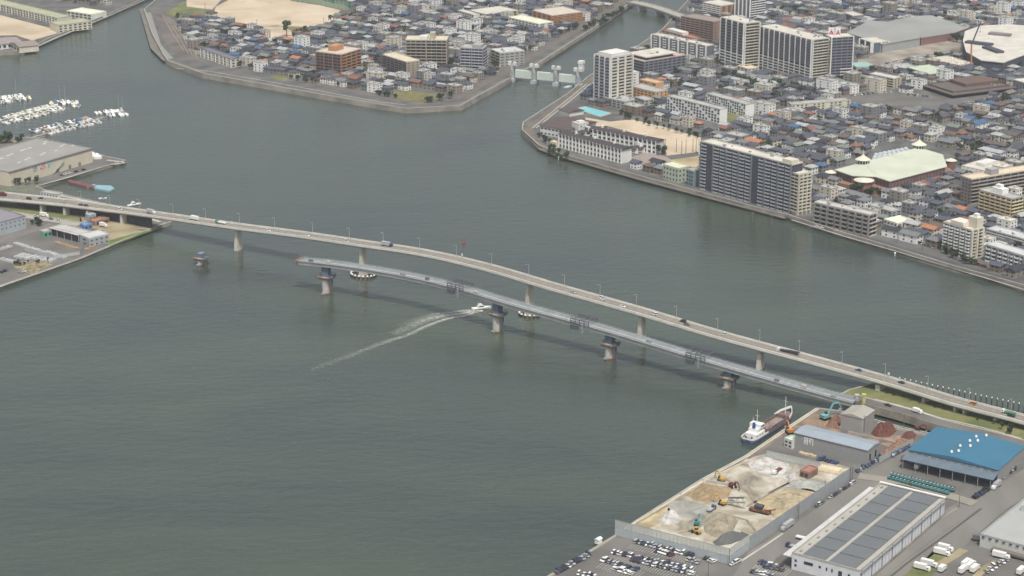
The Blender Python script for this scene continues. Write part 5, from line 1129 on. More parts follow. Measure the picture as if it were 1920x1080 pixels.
# on the bridge
def on_bridge(px, u, col, kind, label, F=None, flip=False):
    p, d, n = at_path(F or CF, px, u); a = math.atan2(d.y, d.x) + (math.pi if flip else 0); sl_ = math.atan2(d.z, 1)
    t = car(p.x, p.y, p.z+.05, a, col, kind, '', 'vehicles on the road bridge', label=label); return t
for px, u, col, k, lab, f in ((57,-1.6,'black','van','black van on the far left of the bridge approach',0),(72,3.2,'dark blue','saloon','dark blue car near the left end of the bridge approach',1),(128,-4,'silver','hatchback','silver car on the left bridge approach above the pale road',0),(155,-2,'black','saloon','first of two black cars close together on the left bridge approach',0),(165,-2,'black','hatchback','second black car following closely on the left bridge approach',0),(224,0,'white','van','white van on the bridge approach just above the abutment',0),
    (505,-1.4,'white','hatchback','single white car between the two leftmost bridge piers',0),(578,-1.4,'white','saloon','white car above the left end of the unfinished deck',0),(651,-1.4,'white','small van','white small van left of the second bridge pier',0),(1076,-1.4,'silver','saloon','silver car just right of the bridge crest, nearside lane',0),(1123,3.0,'white','van','white van leading a pair right of the crest',1),(1129,1.2,'white','hatchback','white hatchback beside the white van right of the crest',1),(1169,-1.4,'white','saloon','white saloon halfway down the right half of the bridge',0),(1225,1.2,'white','van','white van above the fourth bridge pier',1),(1275,3.4,'black','van','black van right of the fourth bridge pier',1),(1287,.6,'grey','saloon','dark car just behind the black van on the bridge',0),(1355,1.8,'white','small van','white-topped small red-ended van between the two right piers',1),(1606,2.8,'blue','saloon','blue car near the right end of the bridge',1),(1686,2.4,'black','saloon','black car where the bridge meets the right approach',1),(1820,2.4,'orange','van','orange and white van on the right bridge approach',1),(1897,-.5,'black','van','black van at the far right of the bridge approach',0)):
    on_bridge(px, u, col, k, lab, flip=f)
p = P(1665,761,6.25); car(p.x, p.y, p.z, rad(-44), 'black', 'saloon', '', 'cars on the lower approach road', label='black car on the lower approach road behind the grey box building')
# lorries
def lorry(x, y, z, rz, label, cabc='white', boxc=None, L=7.5, flat=False, group=None, name='lorry', H=2.9, auto=None):
    t = thing(name, label, 'lorry', (x, y, z), rz, group); w = 1.15; c = MB(); l = L/2
    loft(c, [(l-1.9,w*.98,w*.95,.55,2.35),(l-.55,w*.98,w*.93,.5,2.4),(l-.1,w*.95,w*.9,.45,1.6),(l,w*.93,w*.9,.45,1.2)]); cb = c.build('cab', CM[cabc], t)
    g = MB(); g.quad([(l-.47,-w*.85,2.2),(l-.05,-w*.85,1.5),(l-.05,w*.85,1.5),(l-.47,w*.85,2.2)]); g.box(l-1.4,l-.7,-w*1.0,w*1.0,1.5,2.1); g.build('window', M['glass'], cb)
    b = MB()
    if flat: b.box(-l,l-2.1,-w,w,.9,1.15); b.box(-l,l-2.1,-w,-w+.1,1.15,1.6); b.box(-l,l-2.1,w-.1,w,1.15,1.6); b.box(-l,-l+.1,-w+.1,w-.1,1.15,1.6); b.box(-l+.5,l-2.8,-w+.15,w-.15,1.15,1.45); b.build('load_bed', CM[boxc or 'grey'], t)
    else: b.box(-l,l-2.1,-w,w,.85,H+.4); b.build('cargo_box', CM[boxc or 'white'], t)
    for sx in (-l+1.3, -l+2.4, l-1.2):
        for sy in (-w+.15, w-.15): part('wheel', CPROT['saloon'][3], t, (sx, sy, .45), 0, (1.4,1.3,1.4))
    if auto: AUTO.append((t, auto[0], auto[1]))
    return t
for px, u, cb, bx, L, fl, lab, f in ((2,1,'dark red','dark red',9,0,'red lorry cut by the left edge on the bridge approach',0),(281,1.5,'white','silver',8,0,'silver box lorry left of the first street lamp pair over water',0),(362,1.0,'white','white',9,0,'white box lorry on the bridge between shore and first pier',1),(412,1.2,'green','white',10,1,'green-cabbed lorry with long flat bed just left of the first pier',1),(723,2.0,'dark blue','silver',9,0,'silver-topped dark blue lorry on the bridge left of the crest',0),(1476,1.4,'white','black',15,1,'long flatbed lorry with white cab near the fifth bridge pier',1),(1888,2.0,'white','green',9,1,'green lorry with white cab at the right end of the approach',1)):
    p, d, n = at_path(CF, px, u); lorry(p.x, p.y, p.z+.05, math.atan2(d.y, d.x)+(math.pi if f else 0), lab, cb, bx, L, bool(fl), 'vehicles on the road bridge')
p = P(1720,774,6.25); lorry(p.x, p.y, p.z, rad(-44), 'small white box lorry on the lower approach road', L=6, H=2.4)
WD_ = math.atan2((P(1367,1059)-P(1153,1003)).y, (P(1367,1059)-P(1153,1003)).x); LD = math.atan2((P(1597,900)-P(1405,1031)).y, (P(1597,900)-P(1405,1031)).x)
for px, py, rz, lab, L in ((1766,1040,WD_,'white box lorry parked second from the top beside the diagonal road',8.5),(1773,1032,WD_,'white box lorry parked topmost beside the diagonal road',8),(1742,1061,WD_,'white box lorry in the lower pair beside the diagonal road, right one',8.5),(1729,1068,WD_,'white box lorry in the lower pair beside the diagonal road, left one',8.5),(1767,1070,LD,'short white box lorry parked pointing away near the bottom edge',6.5),(1877,1046,WD_,'lone white box lorry in front of the grey hangar',9),(1812,1060,LD,'leftmost white lorry of the crowded cluster near the bottom edge',9),(1820,1064,LD,'middle white lorry of the crowded cluster near the bottom edge',9),(1828,1070,LD,'rightmost white lorry of the crowded cluster near the bottom edge',8),(1806,1072,LD,'lowest white lorry of the crowded cluster near the bottom edge',8),(1915,1074,LD,'white lorry cut by the bottom right corner',8),(1836,1014,WD_+.2,'white-cabbed lorry with blue-grey load at the hangar corner',7)):
    p = P(px, py, LZ+.2); lorry(p.x, p.y, p.z, rz, lab, L=L, boxc='grey' if 'blue-grey' in lab else 'white', group='white lorries by the grey hangar')
p = P(1476,990,LZ+.2); lorry(p.x, p.y, p.z, LD+math.pi, 'long grey container lorry parked outside the yard wall', boxc='silver', L=11, cabc='silver', H=3.0)
p = P(1868,914,LZ+.2); lorry(p.x, p.y, p.z, LD+math.pi, 'white-cabbed lorry with grey box beside the blue-roofed warehouse', boxc='silver', L=9)
p = P(1721,878,LZ+.2); lorry(p.x, p.y, p.z, WD_+1.6, 'white lorry backed under the canopy of the blue-roofed warehouse', L=6.5)
p = P(1697,864,LZ+.2); lorry(p.x, p.y, p.z, LD, 'white and red lorry at the left end of the blue-roofed canopy', L=6, boxc='dark red')
p = P(1506,1012,LZ+.2); lorry(p.x, p.y, p.z, WD_, 'white flatbed lorry beside the roof edge of the solar warehouse', L=8, flat=True, boxc='white')
p = P(1487,1027,LZ+.2); lorry(p.x, p.y, p.z, WD_+math.pi, 'blue-cabbed lorry beside the near roof corner of the solar warehouse', L=8, cabc='dark blue', flat=True, boxc='silver')
p = P(1334,957,LZ+.2); lorry(p.x, p.y, p.z, LD, 'blue-cabbed tipper lorry in the middle of the fenced yard', L=7, cabc='blue', flat=True, boxc='silver')
p = P(1457,886,LZ+.2); lorry(p.x, p.y, p.z, LD+math.pi, 'red-bodied tipper lorry on the pale heaps of the yard', L=8, cabc='white', boxc='dark red', flat=True)
p = P(194,425,LZ+.1); lorry(p.x, p.y, p.z, WD_, 'white lorry beside the rusty sheds below the bridge approach', L=7, flat=False)
p = P(83,406,LZ+.2); lorry(p.x, p.y, p.z, WD_, 'white box lorry on the pale road below the bridge approach', L=8)
# diggers and loaders
def digger(px, py, rz, col, label, sc=1.0, z=LZ+.2, group='excavators at work', boom=1.0, arm=1.0):
    p = P(px, py, z); t = thing('excavator', label, 'excavator', p, rz, group); t.scale = (sc, sc, sc)
    for sy in (-1.15, 1.15):
        m_ = MB(); prof = [(-1.9,.15),(-1.6,0),(1.6,0),(1.9,.15),(2.0,.5),(1.7,.85),(-1.7,.85),(-2.0,.5)]; b = len(m_.v)
        for yy in (sy-.28, sy+.28): m_.v += [(x, yy, z_) for x, z_ in prof]
        for i in range(8): j = (i+1) % 8; m_.f.append((b+i, b+j, b+8+j, b+8+i)); m_.m.append(0)
        m_.f.append(tuple(range(b, b+8))); m_.m.append(0); m_.f.append(tuple(range(b+15, b+7, -1))); m_.m.append(0); m_.build('track', M['black'], t)
    h_ = MB(); h_.box(-1.0,.9,-1.0,1.0,.7,1.0); h_.box(-2.2,.6,-1.3,1.3,1.0,2.0); h_.box(-2.3,-1.4,-1.25,1.25,2.0,2.3); h_.build('house', CM[col] if col in CM else col, t)
    c_ = MB(); c_.hexa([(.3,.2,1.0),(1.5,.2,1.0),(1.5,1.25,1.0),(.3,1.25,1.0),(.3,.25,2.75),(1.15,.25,2.75),(1.15,1.2,2.75),(.3,1.2,2.75)]); c_.build('cab', M['glass'], t)
    b_ = MB(); b_.bar((.6,-.3,1.5),(2.6*boom,-.3,4.4*boom),.45,.6); b_.bar((2.6*boom,-.3,4.4*boom),(5.0*boom,-.3,4.2*boom),.42,.55); b_.build('boom', CM[col] if col in CM else col, t)
    a_ = MB(); a_.bar((4.9*boom,-.3,4.3*boom),(5.9*boom,-.3,4.3*boom-3.0*arm),.35,.45); a_.build('arm', CM[col] if col in CM else col, t)
    k_ = MB(); x0, z0 = 5.9*boom, 4.3*boom-3.0*arm; k_.hexa([(x0-1.0,-.75,z0-.9),(x0-.1,-.75,z0-1.0),(x0-.1,.2,z0-1.0),(x0-1.0,.2,z0-.9),(x0-.6,-.75,z0),(x0+.25,-.75,z0-.1),(x0+.25,.2,z0-.1),(x0-.6,.2,z0)]); k_.build('bucket', M['steel'], t)
    if 'teal mini' in (group or ''): m_ = MB(); m_.box(.2,1.1,.2,1.2,2.78,2.95); m_.build('canopy', M['white'], t)
    return t
YEL = cm('machine_yellow',(0.45,0.28,0.06), var=.1, scale=.6); CM['yellow'] = YEL; CM['sky teal'] = cm('machine_teal',(0.14,0.36,0.36), scale=.6)
digger(1352,902,LD+1.2,'yellow','yellow excavator at the seaward edge of the fenced yard'); digger(1374,914,LD-1.9,'dark red','red excavator on the concrete-edged sand bay')
digger(1307,984,LD+.4,'teal','teal excavator on the grey heap behind the wheel loader'); digger(1354,946,WD_+3.0,'yellow','yellow excavator feeding the long conveyor')
digger(1548,786,LD-.3,'sky teal','turquoise scrap excavator with raised boom at the quay corner',sc=1.5, z=LZ+.1, boom=1.35, arm=.9); digger(1480,812,LD+.9,'orange','orange-yellow material handler reaching into the moored ship',sc=1.3)
digger(1722,806,WD_,'dark red','small red excavator beside the canal wall right of the scrap heap', sc=.9)
def loader(px, py, rz, label):
    p = P(px, py, LZ+.2); t = thing('wheel_loader', label, 'wheel loader', p, rz)
    b = MB(); b.box(-3.2,-.2,-1.15,1.15,.9,2.1); b.box(-.2,1.6,-.8,.8,.8,1.7); b.build('body', YEL, t)
    c_ = MB(); c_.box(-1.3,.1,-.8,.8,2.1,3.3); c_.build('cab', M['glass'], t); c_ = MB(); c_.box(-1.4,.2,-.9,.9,3.3,3.42); c_.build('cab_roof', YEL, t)
    for sx in (-2.1, 1.2):
        for sy in (-1.2, 1.2): part('wheel', CPROT['saloon'][3], t, (sx, sy, .85), 0, (2.6,2.6,2.6))
    b = MB(); b.bar((.8,-.6,1.6),(3.0,-.6,.9),.25); b.bar((.8,.6,1.6),(3.0,.6,.9),.25); b.build('lift_arm', YEL, t)
    b = MB(); b.hexa([(2.9,-1.5,.15),(4.3,-1.5,.1),(4.3,1.5,.1),(2.9,1.5,.15),(2.8,-1.5,1.5),(3.1,-1.5,1.5),(3.1,1.5,1.5),(2.8,1.5,1.5)]); b.build('bucket', M['steel'], t)
loader(1304,999,WD_+math.pi-.2,'yellow wheel loader in front of the teal excavator in the fenced yard')
# teal machines before the blue-roofed warehouse
dg = digger(1672,894,LD,'teal','', sc=.62, group='teal mini excavators lined up before the blue-roofed warehouse', boom=.8); AUTO.append((dg, 'teal mini excavator', 'in the lined-up rows before the blue-roofed warehouse'))
for row, (a, b_, n) in enumerate((((1672,893),(1786,921),18),((1668,898),(1776,927),16))):
    A_, B_ = P(*a, LZ+.2), P(*b_, LZ+.2)
    for k in range(n):
        if row == 0 and k == 0: dg.location = A_; continue
        o = dup(dg, A_.lerp(B_, k/(n-1)), LD+R.uniform(-.1,.1)); AUTO.append((o, 'teal mini excavator', 'in the %s row by the blue-roofed warehouse' % ('back' if row == 0 else 'front')))
AUTO[:] = [(a, b_, 'in the back row by the blue-roofed warehouse' if 'lined-up rows' in c else c) for a, b_, c in AUTO]
# ================= INDUSTRIAL BUILDINGS =================
def mono(b, m, rise=1.2, over=.6): gable(b, m, rise, over, axis='y' if b.a > b.b else 'x')
bgw = mat('corrugated_grey_wall', (0.255,0.26,0.255), 0.7, 0.05, 0.3)
b = Bld('warehouse', 'long grey warehouse with pale blue-grey roof and white wall sign by the ship', 'warehouse', (1491,811),(1627,844),(1647,829),874, bgw, None, 1, ex=0, lm='the blue-grey warehouse'); gable(b, mat('pale_blue_roof',(0.27,0.315,0.36),.5,.06,.1), 1.2, .5, axis='y')
Ln, at, rz = b.side('front'); 
for k, segs in enumerate(([((0,0),(0,4)),((2,0),(2,4)),((0,4),(2,4)),((0,2.2),(2,2.2)),((1,4),(1,0))], [((0,4),(2.6,4)),((2.6,4),(2.6,0)),((1.2,4),(1.2,2)),((.2,3.2),(1.2,.6))])):
    mb = MB()
    for (u0, z0), (u1, z1) in segs:
        s0 = Ln*.135 + k*2.7; p0 = at(s0+u0, b.h*.42+z0); p1 = at(s0+u1, b.h*.42+z1); mb.bar((p0[0]-.1,p0[1],p0[2]), (p1[0]-.1,p1[1],p1[2]), .12, .42)
    mb.build('wall_letter', M['white'], b.t)
b.windows('right', 2, .3, .4); b.flush()
b = Bld('warehouse', 'grey box-shaped building with pale pitched roof beside the canal', 'warehouse', (1577,776),(1618,785),(1646,770),813, mat('plain_grey_cladding',(0.29,0.285,0.27),.8,.05,.2), None, 1, ex=0, lm='the grey box building'); gable(b, mat('pale_taupe_roof',(0.33,0.315,0.275),.8,.06,.1), 1.6, .3, axis='x')
mb = MB(); mb.box(-.1,.15,-.1,.15,0,b.h); mb.build('corner_trim', M['conc_l'], b.t)
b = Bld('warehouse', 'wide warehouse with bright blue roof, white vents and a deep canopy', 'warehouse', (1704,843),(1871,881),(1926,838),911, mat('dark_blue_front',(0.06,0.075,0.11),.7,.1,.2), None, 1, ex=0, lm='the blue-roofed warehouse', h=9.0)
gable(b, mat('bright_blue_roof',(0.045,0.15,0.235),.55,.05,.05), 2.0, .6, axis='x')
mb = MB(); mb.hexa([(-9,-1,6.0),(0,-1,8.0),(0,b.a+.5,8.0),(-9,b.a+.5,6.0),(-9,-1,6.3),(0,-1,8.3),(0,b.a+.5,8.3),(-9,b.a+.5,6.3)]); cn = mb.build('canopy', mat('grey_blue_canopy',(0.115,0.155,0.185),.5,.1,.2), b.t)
for k in range(12): mb = MB(); mb.box(-1.6,-.9, b.a*(k+.15)/12, b.a*(k+.8)/12, 8.0, 8.25); mb.build('vent_slot', cm('dull_red',(0.16,0.08,0.08)), cn)
for k in range(8): mb = MB(); mb.cyl(-8.6, b.a*k/7*.98+.5, 0, 6.0, .2, n=6); mb.build('column', M['steel'], b.t)
mb = MB(); mb.box(-.15, b.b, -.25, 0.0, 0, 8.9); mb.build('side_wall', bgw, b.t)
vm = MB(); vm.cyl(0,0,0,.6,.45,.45,n=10); vm.cyl(0,0,.6,1.6,.85,.55,n=12); vme = vm.mesh('roof_vent', M['white'])
for (px, py) in ((1784,849),(1797,846+2),(1800,838),(1819,838),(1818,829),(1833,828),(1830,821),(1849,818)):
    q = P(px, py+2, LZ+10.2); dx = q-b.N; x_, y_ = dx.dot(b.e2), dx.dot(b.e1); zz = 9+2.0*(1-abs(y_-b.a/2)/(b.a/2)); part('roof_vent', vme, b.t, (x_, y_, zz-.1))
b = Bld('warehouse', 'long warehouse roofed with grey solar panels and white side wall', 'warehouse', (1485,1038),(1612,1072),(1791,941),1102, mat('white_cladding',(0.58,0.60,0.62),.6,.05,.2), mat('taupe_roof_walk',(0.36,0.35,0.31),.8,.08,.1), 1, ex=0, h=8.5, lm='the solar-roofed warehouse')
sol = mat('solar_panel_grey',(0.135,0.145,0.15),.35,.05,.1,spec=.4)
for cx_ in range(2):
    for k in range(8):
        y0 = b.a*(.10 if cx_ == 1 else .10); 
        ya, yb_ = (b.a*.08, b.a*.47) if cx_ == 0 else (b.a*.53, b.a*.86); xa, xb = b.b*(k+.02)/8+.4, b.b*(k+.985)/8+.2
        mb = MB(); mb.box(xa, xb, ya, yb_, b.h+.3, b.h+.55); mb.build('solar_panel_field', sol, b.t)
for k in range(11): mb = MB(); mb.box(b.b*(k+.4)/11, b.b*(k+.4)/11+1.6, b.a*.91, b.a*.91+1.0, b.h+.1, b.h+.9); mb.build('roof_vent', M['steel'], b.t)
mb = MB(); mb.box(0, b.b*.97, b.a, b.a+5, 6.4, 6.8); mb.build('canopy', cm('light_grey_roof',(0.48,0.49,0.48)), b.t)
mb = MB(); mb.box(b.b-.8, b.b+.4, -.5, b.a+.5, b.h+.9, b.h+1.5); mb.build('parapet_cap', M['white'], b.t)
for k in range(26):
    x_ = b.b*(k+.5)/26; mb = MB(); mb.box(x_-.14, x_+.14, -.4, -.02, .2, b.h-.1); mb.build('downpipe' if k % 3 == 0 else 'wall_rib', W_DGREY if k % 3 == 0 else cm('pale_rib',(0.45,0.47,0.49)), b.t)
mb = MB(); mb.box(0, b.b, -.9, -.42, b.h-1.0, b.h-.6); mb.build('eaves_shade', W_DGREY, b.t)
mb = MB(); mb.box(.02, b.b, -1.2, -.45, 0, .9); mb.build('plinth', M['conc_d'], b.t)
Ln, at, rz = b.side('front')
for k, (u, z_, w_, h_) in enumerate(((.06,4.6,1.2,1.3),(.06,2.0,1.2,1.3),(.25,4.6,5.0,1.6),(.42,4.6,1.2,1.3),(.52,4.2,.8,1.8),(.60,4.2,.8,1.8),(.72,3.0,2.0,3.0),(.85,4.4,1.2,1.2))):
    p0 = at(Ln*u, z_); mb = MB(); mb.box(-.1,.05,-w_/2,w_/2,0,h_); mb.build('window', M['glass'], b.t, loc=p0)
b.flush()
b = Bld('hangar', 'grey-white hangar cut by the right edge with pale curved wall', 'hangar', (1838,1003),(2020,1052),(2120,970),1076, mat('pale_cladding',(0.48,0.50,0.47),.7,.05,.2), mat('hangar_roof',(0.34,0.355,0.345),.7,.06,.06), 1, ex=0, h=6.5, lm='the grey hangar')
b2 = Bld('hangar', 'raised pale roof section behind the grey hangar at the right edge', 'hangar', (1915,950),(2060,990),(2160,910),1010, mat('pale_cladding',(0.48,0.50,0.47),.7,.05,.2), mat('pale_hangar_roof',(0.42,0.45,0.42),.7,.06,.06), 1, ex=0, h=9)
for k in range(14): mb = MB(); mb.box(-.5,-.05, b.a*(k+.3)/14, b.a*(k+.7)/14, b.h-.9, b.h-.2); mb.build('vent_slot', W_DARK, b.t)
mb = MB(); mb.box(-3.5,-.1,b.a*.1,b.a*.85,1.2,2.4); mb.build('loading_roof', cm('dark_loading',(0.16,0.14,0.12)), b.t); b.flush(); b2.flush()
# small sheds
b = Bld('shed', 'small pale green-roofed white hut at the end of the blue-grey warehouse', 'shed', (1471,823),(1485,828),(1492,820),842, W_WHITE, cm('mint_roof',(0.50,0.58,0.50)), 2, ex=0); b.windows('front', 2, .6, .5); b.flush()
b = Bld('shed', 'rusty hopper house with red roof in the fenced yard', 'shed', (1500,883),(1516,888),(1529,877),899, cm('rusty_steel',(0.20,0.13,0.09), var=.3), cm('faded_red_roof',(0.33,0.17,0.13)), 1, ex=0); b.windows('front', 2, .7, .6); b.flush()
q = P(1556,882,LZ+.2); mb = MB(); mb.hexa([(-7,-3.5,0),(7,-3.5,0),(7,3.5,0),(-7,3.5,0),(-6.4,-2.8,1.8),(6.6,-3,2.2),(6.4,3,2.0),(-6.0,2.6,1.4)]); tag(mb.build('tarpaulin_stack', cm('cream_tarpaulin',(0.60,0.52,0.38), var=.12, scale=.4), loc=q, rotz=WD_), 'cream tarpaulin-covered stack at the right corner of the fenced yard', 'stack')
# ---- yard fence ----
fm = mat('fence_panel_grey',(0.36,0.40,0.42),.6,.05,.3); fm2 = mat('fence_slate',(0.29,0.31,0.32),.7,.05,.3)
fu = bpy.data.materials.new('translucent_sheet'); fu.use_nodes = True; fu.node_tree.nodes["Principled BSDF"].inputs["Base Color"].default_value = (0.52,0.55,0.52,1); fu.node_tree.nodes["Principled BSDF"].inputs["Alpha"].default_value = 0.55; fu.node_tree.nodes["Principled BSDF"].inputs["Roughness"].default_value = .5
def fence(name, label, pts_px, h, hl, lower, upper, z=LZ+.1, gap=2.4, cat='fence', pw=.16, group=None):
    pts = [P(a, b_, z) for a, b_ in pts_px]; o0 = pts[0]; t = thing(name, label, cat, o0, 0, group)
    for i in range(len(pts)-1):
        a, b_ = pts[i]-o0, pts[i+1]-o0; up = Vector((0,0,1))
        if hl > 0: mb = MB(); mb.bar(a+up*hl/2, b_+up*hl/2, .12, hl); mb.build('lower_panel', lower, t)
        if upper: mb = MB(); mb.bar(a+up*(hl+h)/2, b_+up*(hl+h)/2, .06, h-hl); mb.build('upper_panel', upper, t)
        n = max(1, int((b_-a).length/gap)); mb = MB(); mb.box(-pw/2,pw/2,-pw/2,pw/2,0,h+.1); me = mb.mesh('post', M['steel'])
        for k in range(n+1): part('post', me, t, a.lerp(b_, k/n))
        mb = MB(); mb.bar(a+up*h, b_+up*h, .2, .15); mb.bar(a+up*(hl+.02), b_+up*(hl+.02), .22, .12); mb.build('rail', M['steel'], t)
    return t
fence('screen_fence', 'tall grey fence with translucent upper panels facing the car park', [(1153,1003),(1367,1058),(1404,1031)], 8.6, 4.4, fm, fu)
fence('screen_fence', 'tall solid grey wall fence along the road on the right of the yard', [(1405,1031),(1596,899)], 7.6, 7.5, fm2, None, gap=5)
fence('screen_fence', 'lower translucent fence between the yard and the blue-grey warehouse', [(1437,858),(1537,881)], 4.6, .5, fm, fu)
fence('barrier_fence', 'striped post fence between scrap yard and the blue cars', [(1648,868),(1712,832)], 3.6, .3, fm, fu, gap=1.6)
fence('net_fence', 'grey-green mesh fence round the storage yard at the left', [(46,470),(100,486),(150,478),(156,462)], 3.0, .2, cm('mesh_green',(0.2,0.25,0.22)), fu, gap=3)
gn = bpy.data.materials.new('green_netting'); gn.use_nodes = True; _p = gn.node_tree.nodes["Principled BSDF"]; _p.inputs["Base Color"].default_value = (0.03,0.20,0.13,1); _p.inputs["Alpha"].default_value = 0.45
fence('net_fence', 'tall green sports netting behind the big sand playing field', [(545,2),(600,10),(660,24)], 13, .3, M['steel'], gn, gap=8, pw=.35)
# poles on fields
def polet(px, py, h, label=None, place=None, w_=.22, cross=True, group='tall poles', z=LZ):
    p = P(px, py, z); t = thing('utility_pole', label or '', 'pole', p, R.uniform(0,3), group); mb = MB(); mb.cyl(0,0,0,h,w_,w_*.6,n=7); mb.build('pole', cm('pole_grey_brown',(0.15,0.14,0.12)), t)
    if cross: mb = MB(); mb.box(-1.1,1.1,-.08,.08,h-.9,h-.7); mb.box(-.8,.8,-.08,.08,h-1.7,h-1.5); mb.build('crossarm', M['steel'], t)
    if place: AUTO.append((t, 'tall dark pole', place))
for px, py in ((1247,287),(1268,286),(1278,290),(1286,287),(1299,285),(1305,286),(1310,287)): polet(px, py, 13, place='at the near end of the school sand field', w_=.3, group='net poles of the school field')
for px, py in ((1097,238),): polet(px, py, 12, 'single tall pole beside the white stair block of the riverside school')
for px, py in ((441,46),(482,52),(607,49),(621,44),(634,40),(385,20)): polet(px, py, 10, place='beside the big sand playing field', w_=.28, group='poles of the playing field')
for px, py in ((1531,826),(1620,811),(1694,805)): polet(px, py, 11, place='among the scrap heaps near the canal', group='poles of the industrial yards')
for px, py in ((1367,1061),(1497,972),(1546,930),(1594,902),(1598,900),(1798,952),(1709,912),(1328,1080)): polet(px, py, 9.5, place='along the yard wall and warehouse road', group='poles of the industrial yards', z=LZ+.2)
for k in range(9): polet(1490+48*k, 401+13.6*k, 9, place='along the riverside road', group='poles along the riverside road')
r9 = random.Random(9)
for k in range(40):
    px, py = r9.uniform(1330,1915), r9.uniform(205,450); p = P(px, py, LZ)
    if not excluded(p.x, p.y): s_, nm = nearest_lm(px, py); polet(px, py, 9, place='%s %s' % (s_, nm), group='utility poles of the town')
# ================= MOUNDS =================
def mound(name, label, px_poly, h, m, cat='heap', seed=0, base=LZ+.1, n=26):
    pts = wpts(px_poly, base); c = sum(pts, Vector())/len(pts); poly = [(p.x, p.y) for p in pts]
    x0, x1 = min(p[0] for p in poly), max(p[0] for p in poly); y0, y1 = min(p[1] for p in poly), max(p[1] for p in poly); mb = MB(); idx_ = {}
    def dist(x, y):
        d = 1e9
        for i in range(len(poly)):
            a, b_ = Vector(poly[i]), Vector(poly[(i+1) % len(poly)]); p = Vector((x, y)); t_ = max(0, min(1, (p-a).dot(b_-a)/(b_-a).length_squared)); d = min(d, (a+(b_-a)*t_-p).length)
        return d
    D = {}
    for i in range(n+1):
        for j in range(n+1):
            x = x0+(x1-x0)*i/n; y = y0+(y1-y0)*j/n; D[i, j] = dist(x, y) if inside((x, y), poly) else -dist(x, y)
    mx = max(D.values()); m.node_tree.nodes['Principled BSDF'].inputs['Specular IOR Level'].default_value = .1
    for (i, j), d in D.items():
        x = x0+(x1-x0)*i/n; y = y0+(y1-y0)*j/n; k = max(0, d/mx); z = h*(1-(1-min(1, k*1.15))**1.4)*(.75+.5*noise.noise(Vector((x*.12, y*.12, seed)))+.35*noise.noise(Vector((x*.35, y*.35, seed)))+.15*noise.noise(Vector((x*1.1, y*1.1, seed)))) if d > 0 else -.3
        idx_[i, j] = len(mb.v); mb.v.append((x-c.x, y-c.y, z))
    for i in range(n):
        for j in range(n):
            if max(D[i,j], D[i+1,j], D[i+1,j+1], D[i,j+1]) > 0: mb.f.append((idx_[i,j], idx_[i+1,j], idx_[i+1,j+1], idx_[i,j+1])); mb.m.append(0)
    o = mb.build(name, m, loc=(c.x, c.y, base)); tag(o, label, cat); return o
mound('gravel_heap', 'dark grey gravel heap in the near corner of the fenced yard', [(1335,1016),(1352,1008),(1386,1003),(1388,996),(1405,1002),(1392,1012),(1370,1020),(1345,1024)], 4, cm('dark_gravel',(0.115,0.12,0.12), var=.15, scale=.8))
mound('gravel_heap', 'broad grey-tan gravel heap beside the teal excavator', [(1318,975),(1345,962),(1385,975),(1372,1000),(1340,1008),(1320,996)], 5, mix3('tan_gravel', ((0.184, 0.163, 0.122),(0.27, 0.24, 0.18),(0.324, 0.288, 0.216)), .16, 9, 1.0), seed=2)
mound('rubble_heap', 'white rubble heap with grey streaks near the sea edge of the yard', [(1232,975),(1245,962),(1262,955),(1280,970),(1272,981),(1245,984)], 4, mix3('white_rubble', ((0.306, 0.299, 0.279),(0.45, 0.44, 0.41),(0.54, 0.528, 0.492)), .16, 9, 1.0), seed=3)
mound('sand_heap', 'brown sand stock in the concrete-edged bay', [(1288,928),(1316,906),(1374,914),(1365,934),(1330,942),(1300,938)], 3.0, mix3('brown_sand', ((0.197, 0.15, 0.092),(0.29, 0.22, 0.135),(0.348, 0.264, 0.162)), .16, 9, 1.0), seed=4)
mound('sand_heap', 'pale yellow sand stock along the right wall of the yard', [(1440,950),(1462,926),(1505,918),(1538,930),(1482,968)], 3.5, mix3('yellow_sand', ((0.238, 0.204, 0.136),(0.35, 0.3, 0.2),(0.42, 0.36, 0.24)), .16, 9, 1.0), seed=5)
mound('rubble_heap', 'pale rubble ridge at the far end of the yard near the ship', [(1402,868),(1430,855),(1480,870),(1470,890),(1420,885)], 3.5, mix3('white_rubble', ((0.306, 0.299, 0.279),(0.45, 0.44, 0.41),(0.54, 0.528, 0.492)), .16, 9, 1.0), seed=6)
mound('rubble_heap', 'small pale heap just left of the red-roofed hopper house', [(1472,894),(1490,885),(1500,892),(1482,902)], 2.5, mix3('white_rubble', ((0.306, 0.299, 0.279),(0.45, 0.44, 0.41),(0.54, 0.528, 0.492)), .16, 9, 1.0), seed=7)
mound('gravel_heap', 'flat light grey gravel stock right of the yellow sand', [(1470,912),(1492,900),(1540,905),(1530,918),(1495,915)], 2.5, mix3('light_gravel', ((0.218, 0.221, 0.204),(0.32, 0.325, 0.3),(0.384, 0.39, 0.36)), .16, 9, 1.0), seed=8)
mound('gravel_heap', 'grey-green heap at the near end of the teal excavator', [(1290,978),(1318,965),(1330,975),(1312,990)], 3, cm('grey_green_gravel',(0.20,0.215,0.19), var=.2, scale=.4), seed=9)
mound('scrap_heap', 'round red-brown scrap heap beside the grey box building', [(1633,812),(1645,798),(1672,794),(1681,808),(1668,820),(1642,819)], 7, cm('red_scrap',(0.12,0.052,0.042), var=.45, scale=1.2), seed=10)
mound('scrap_heap', 'brown scrap heap behind the turquoise excavator', [(1548,800),(1556,785),(1577,782),(1575,806)], 4, cm('brown_scrap',(0.18,0.105,0.075), var=.5, scale=1.2), seed=11)
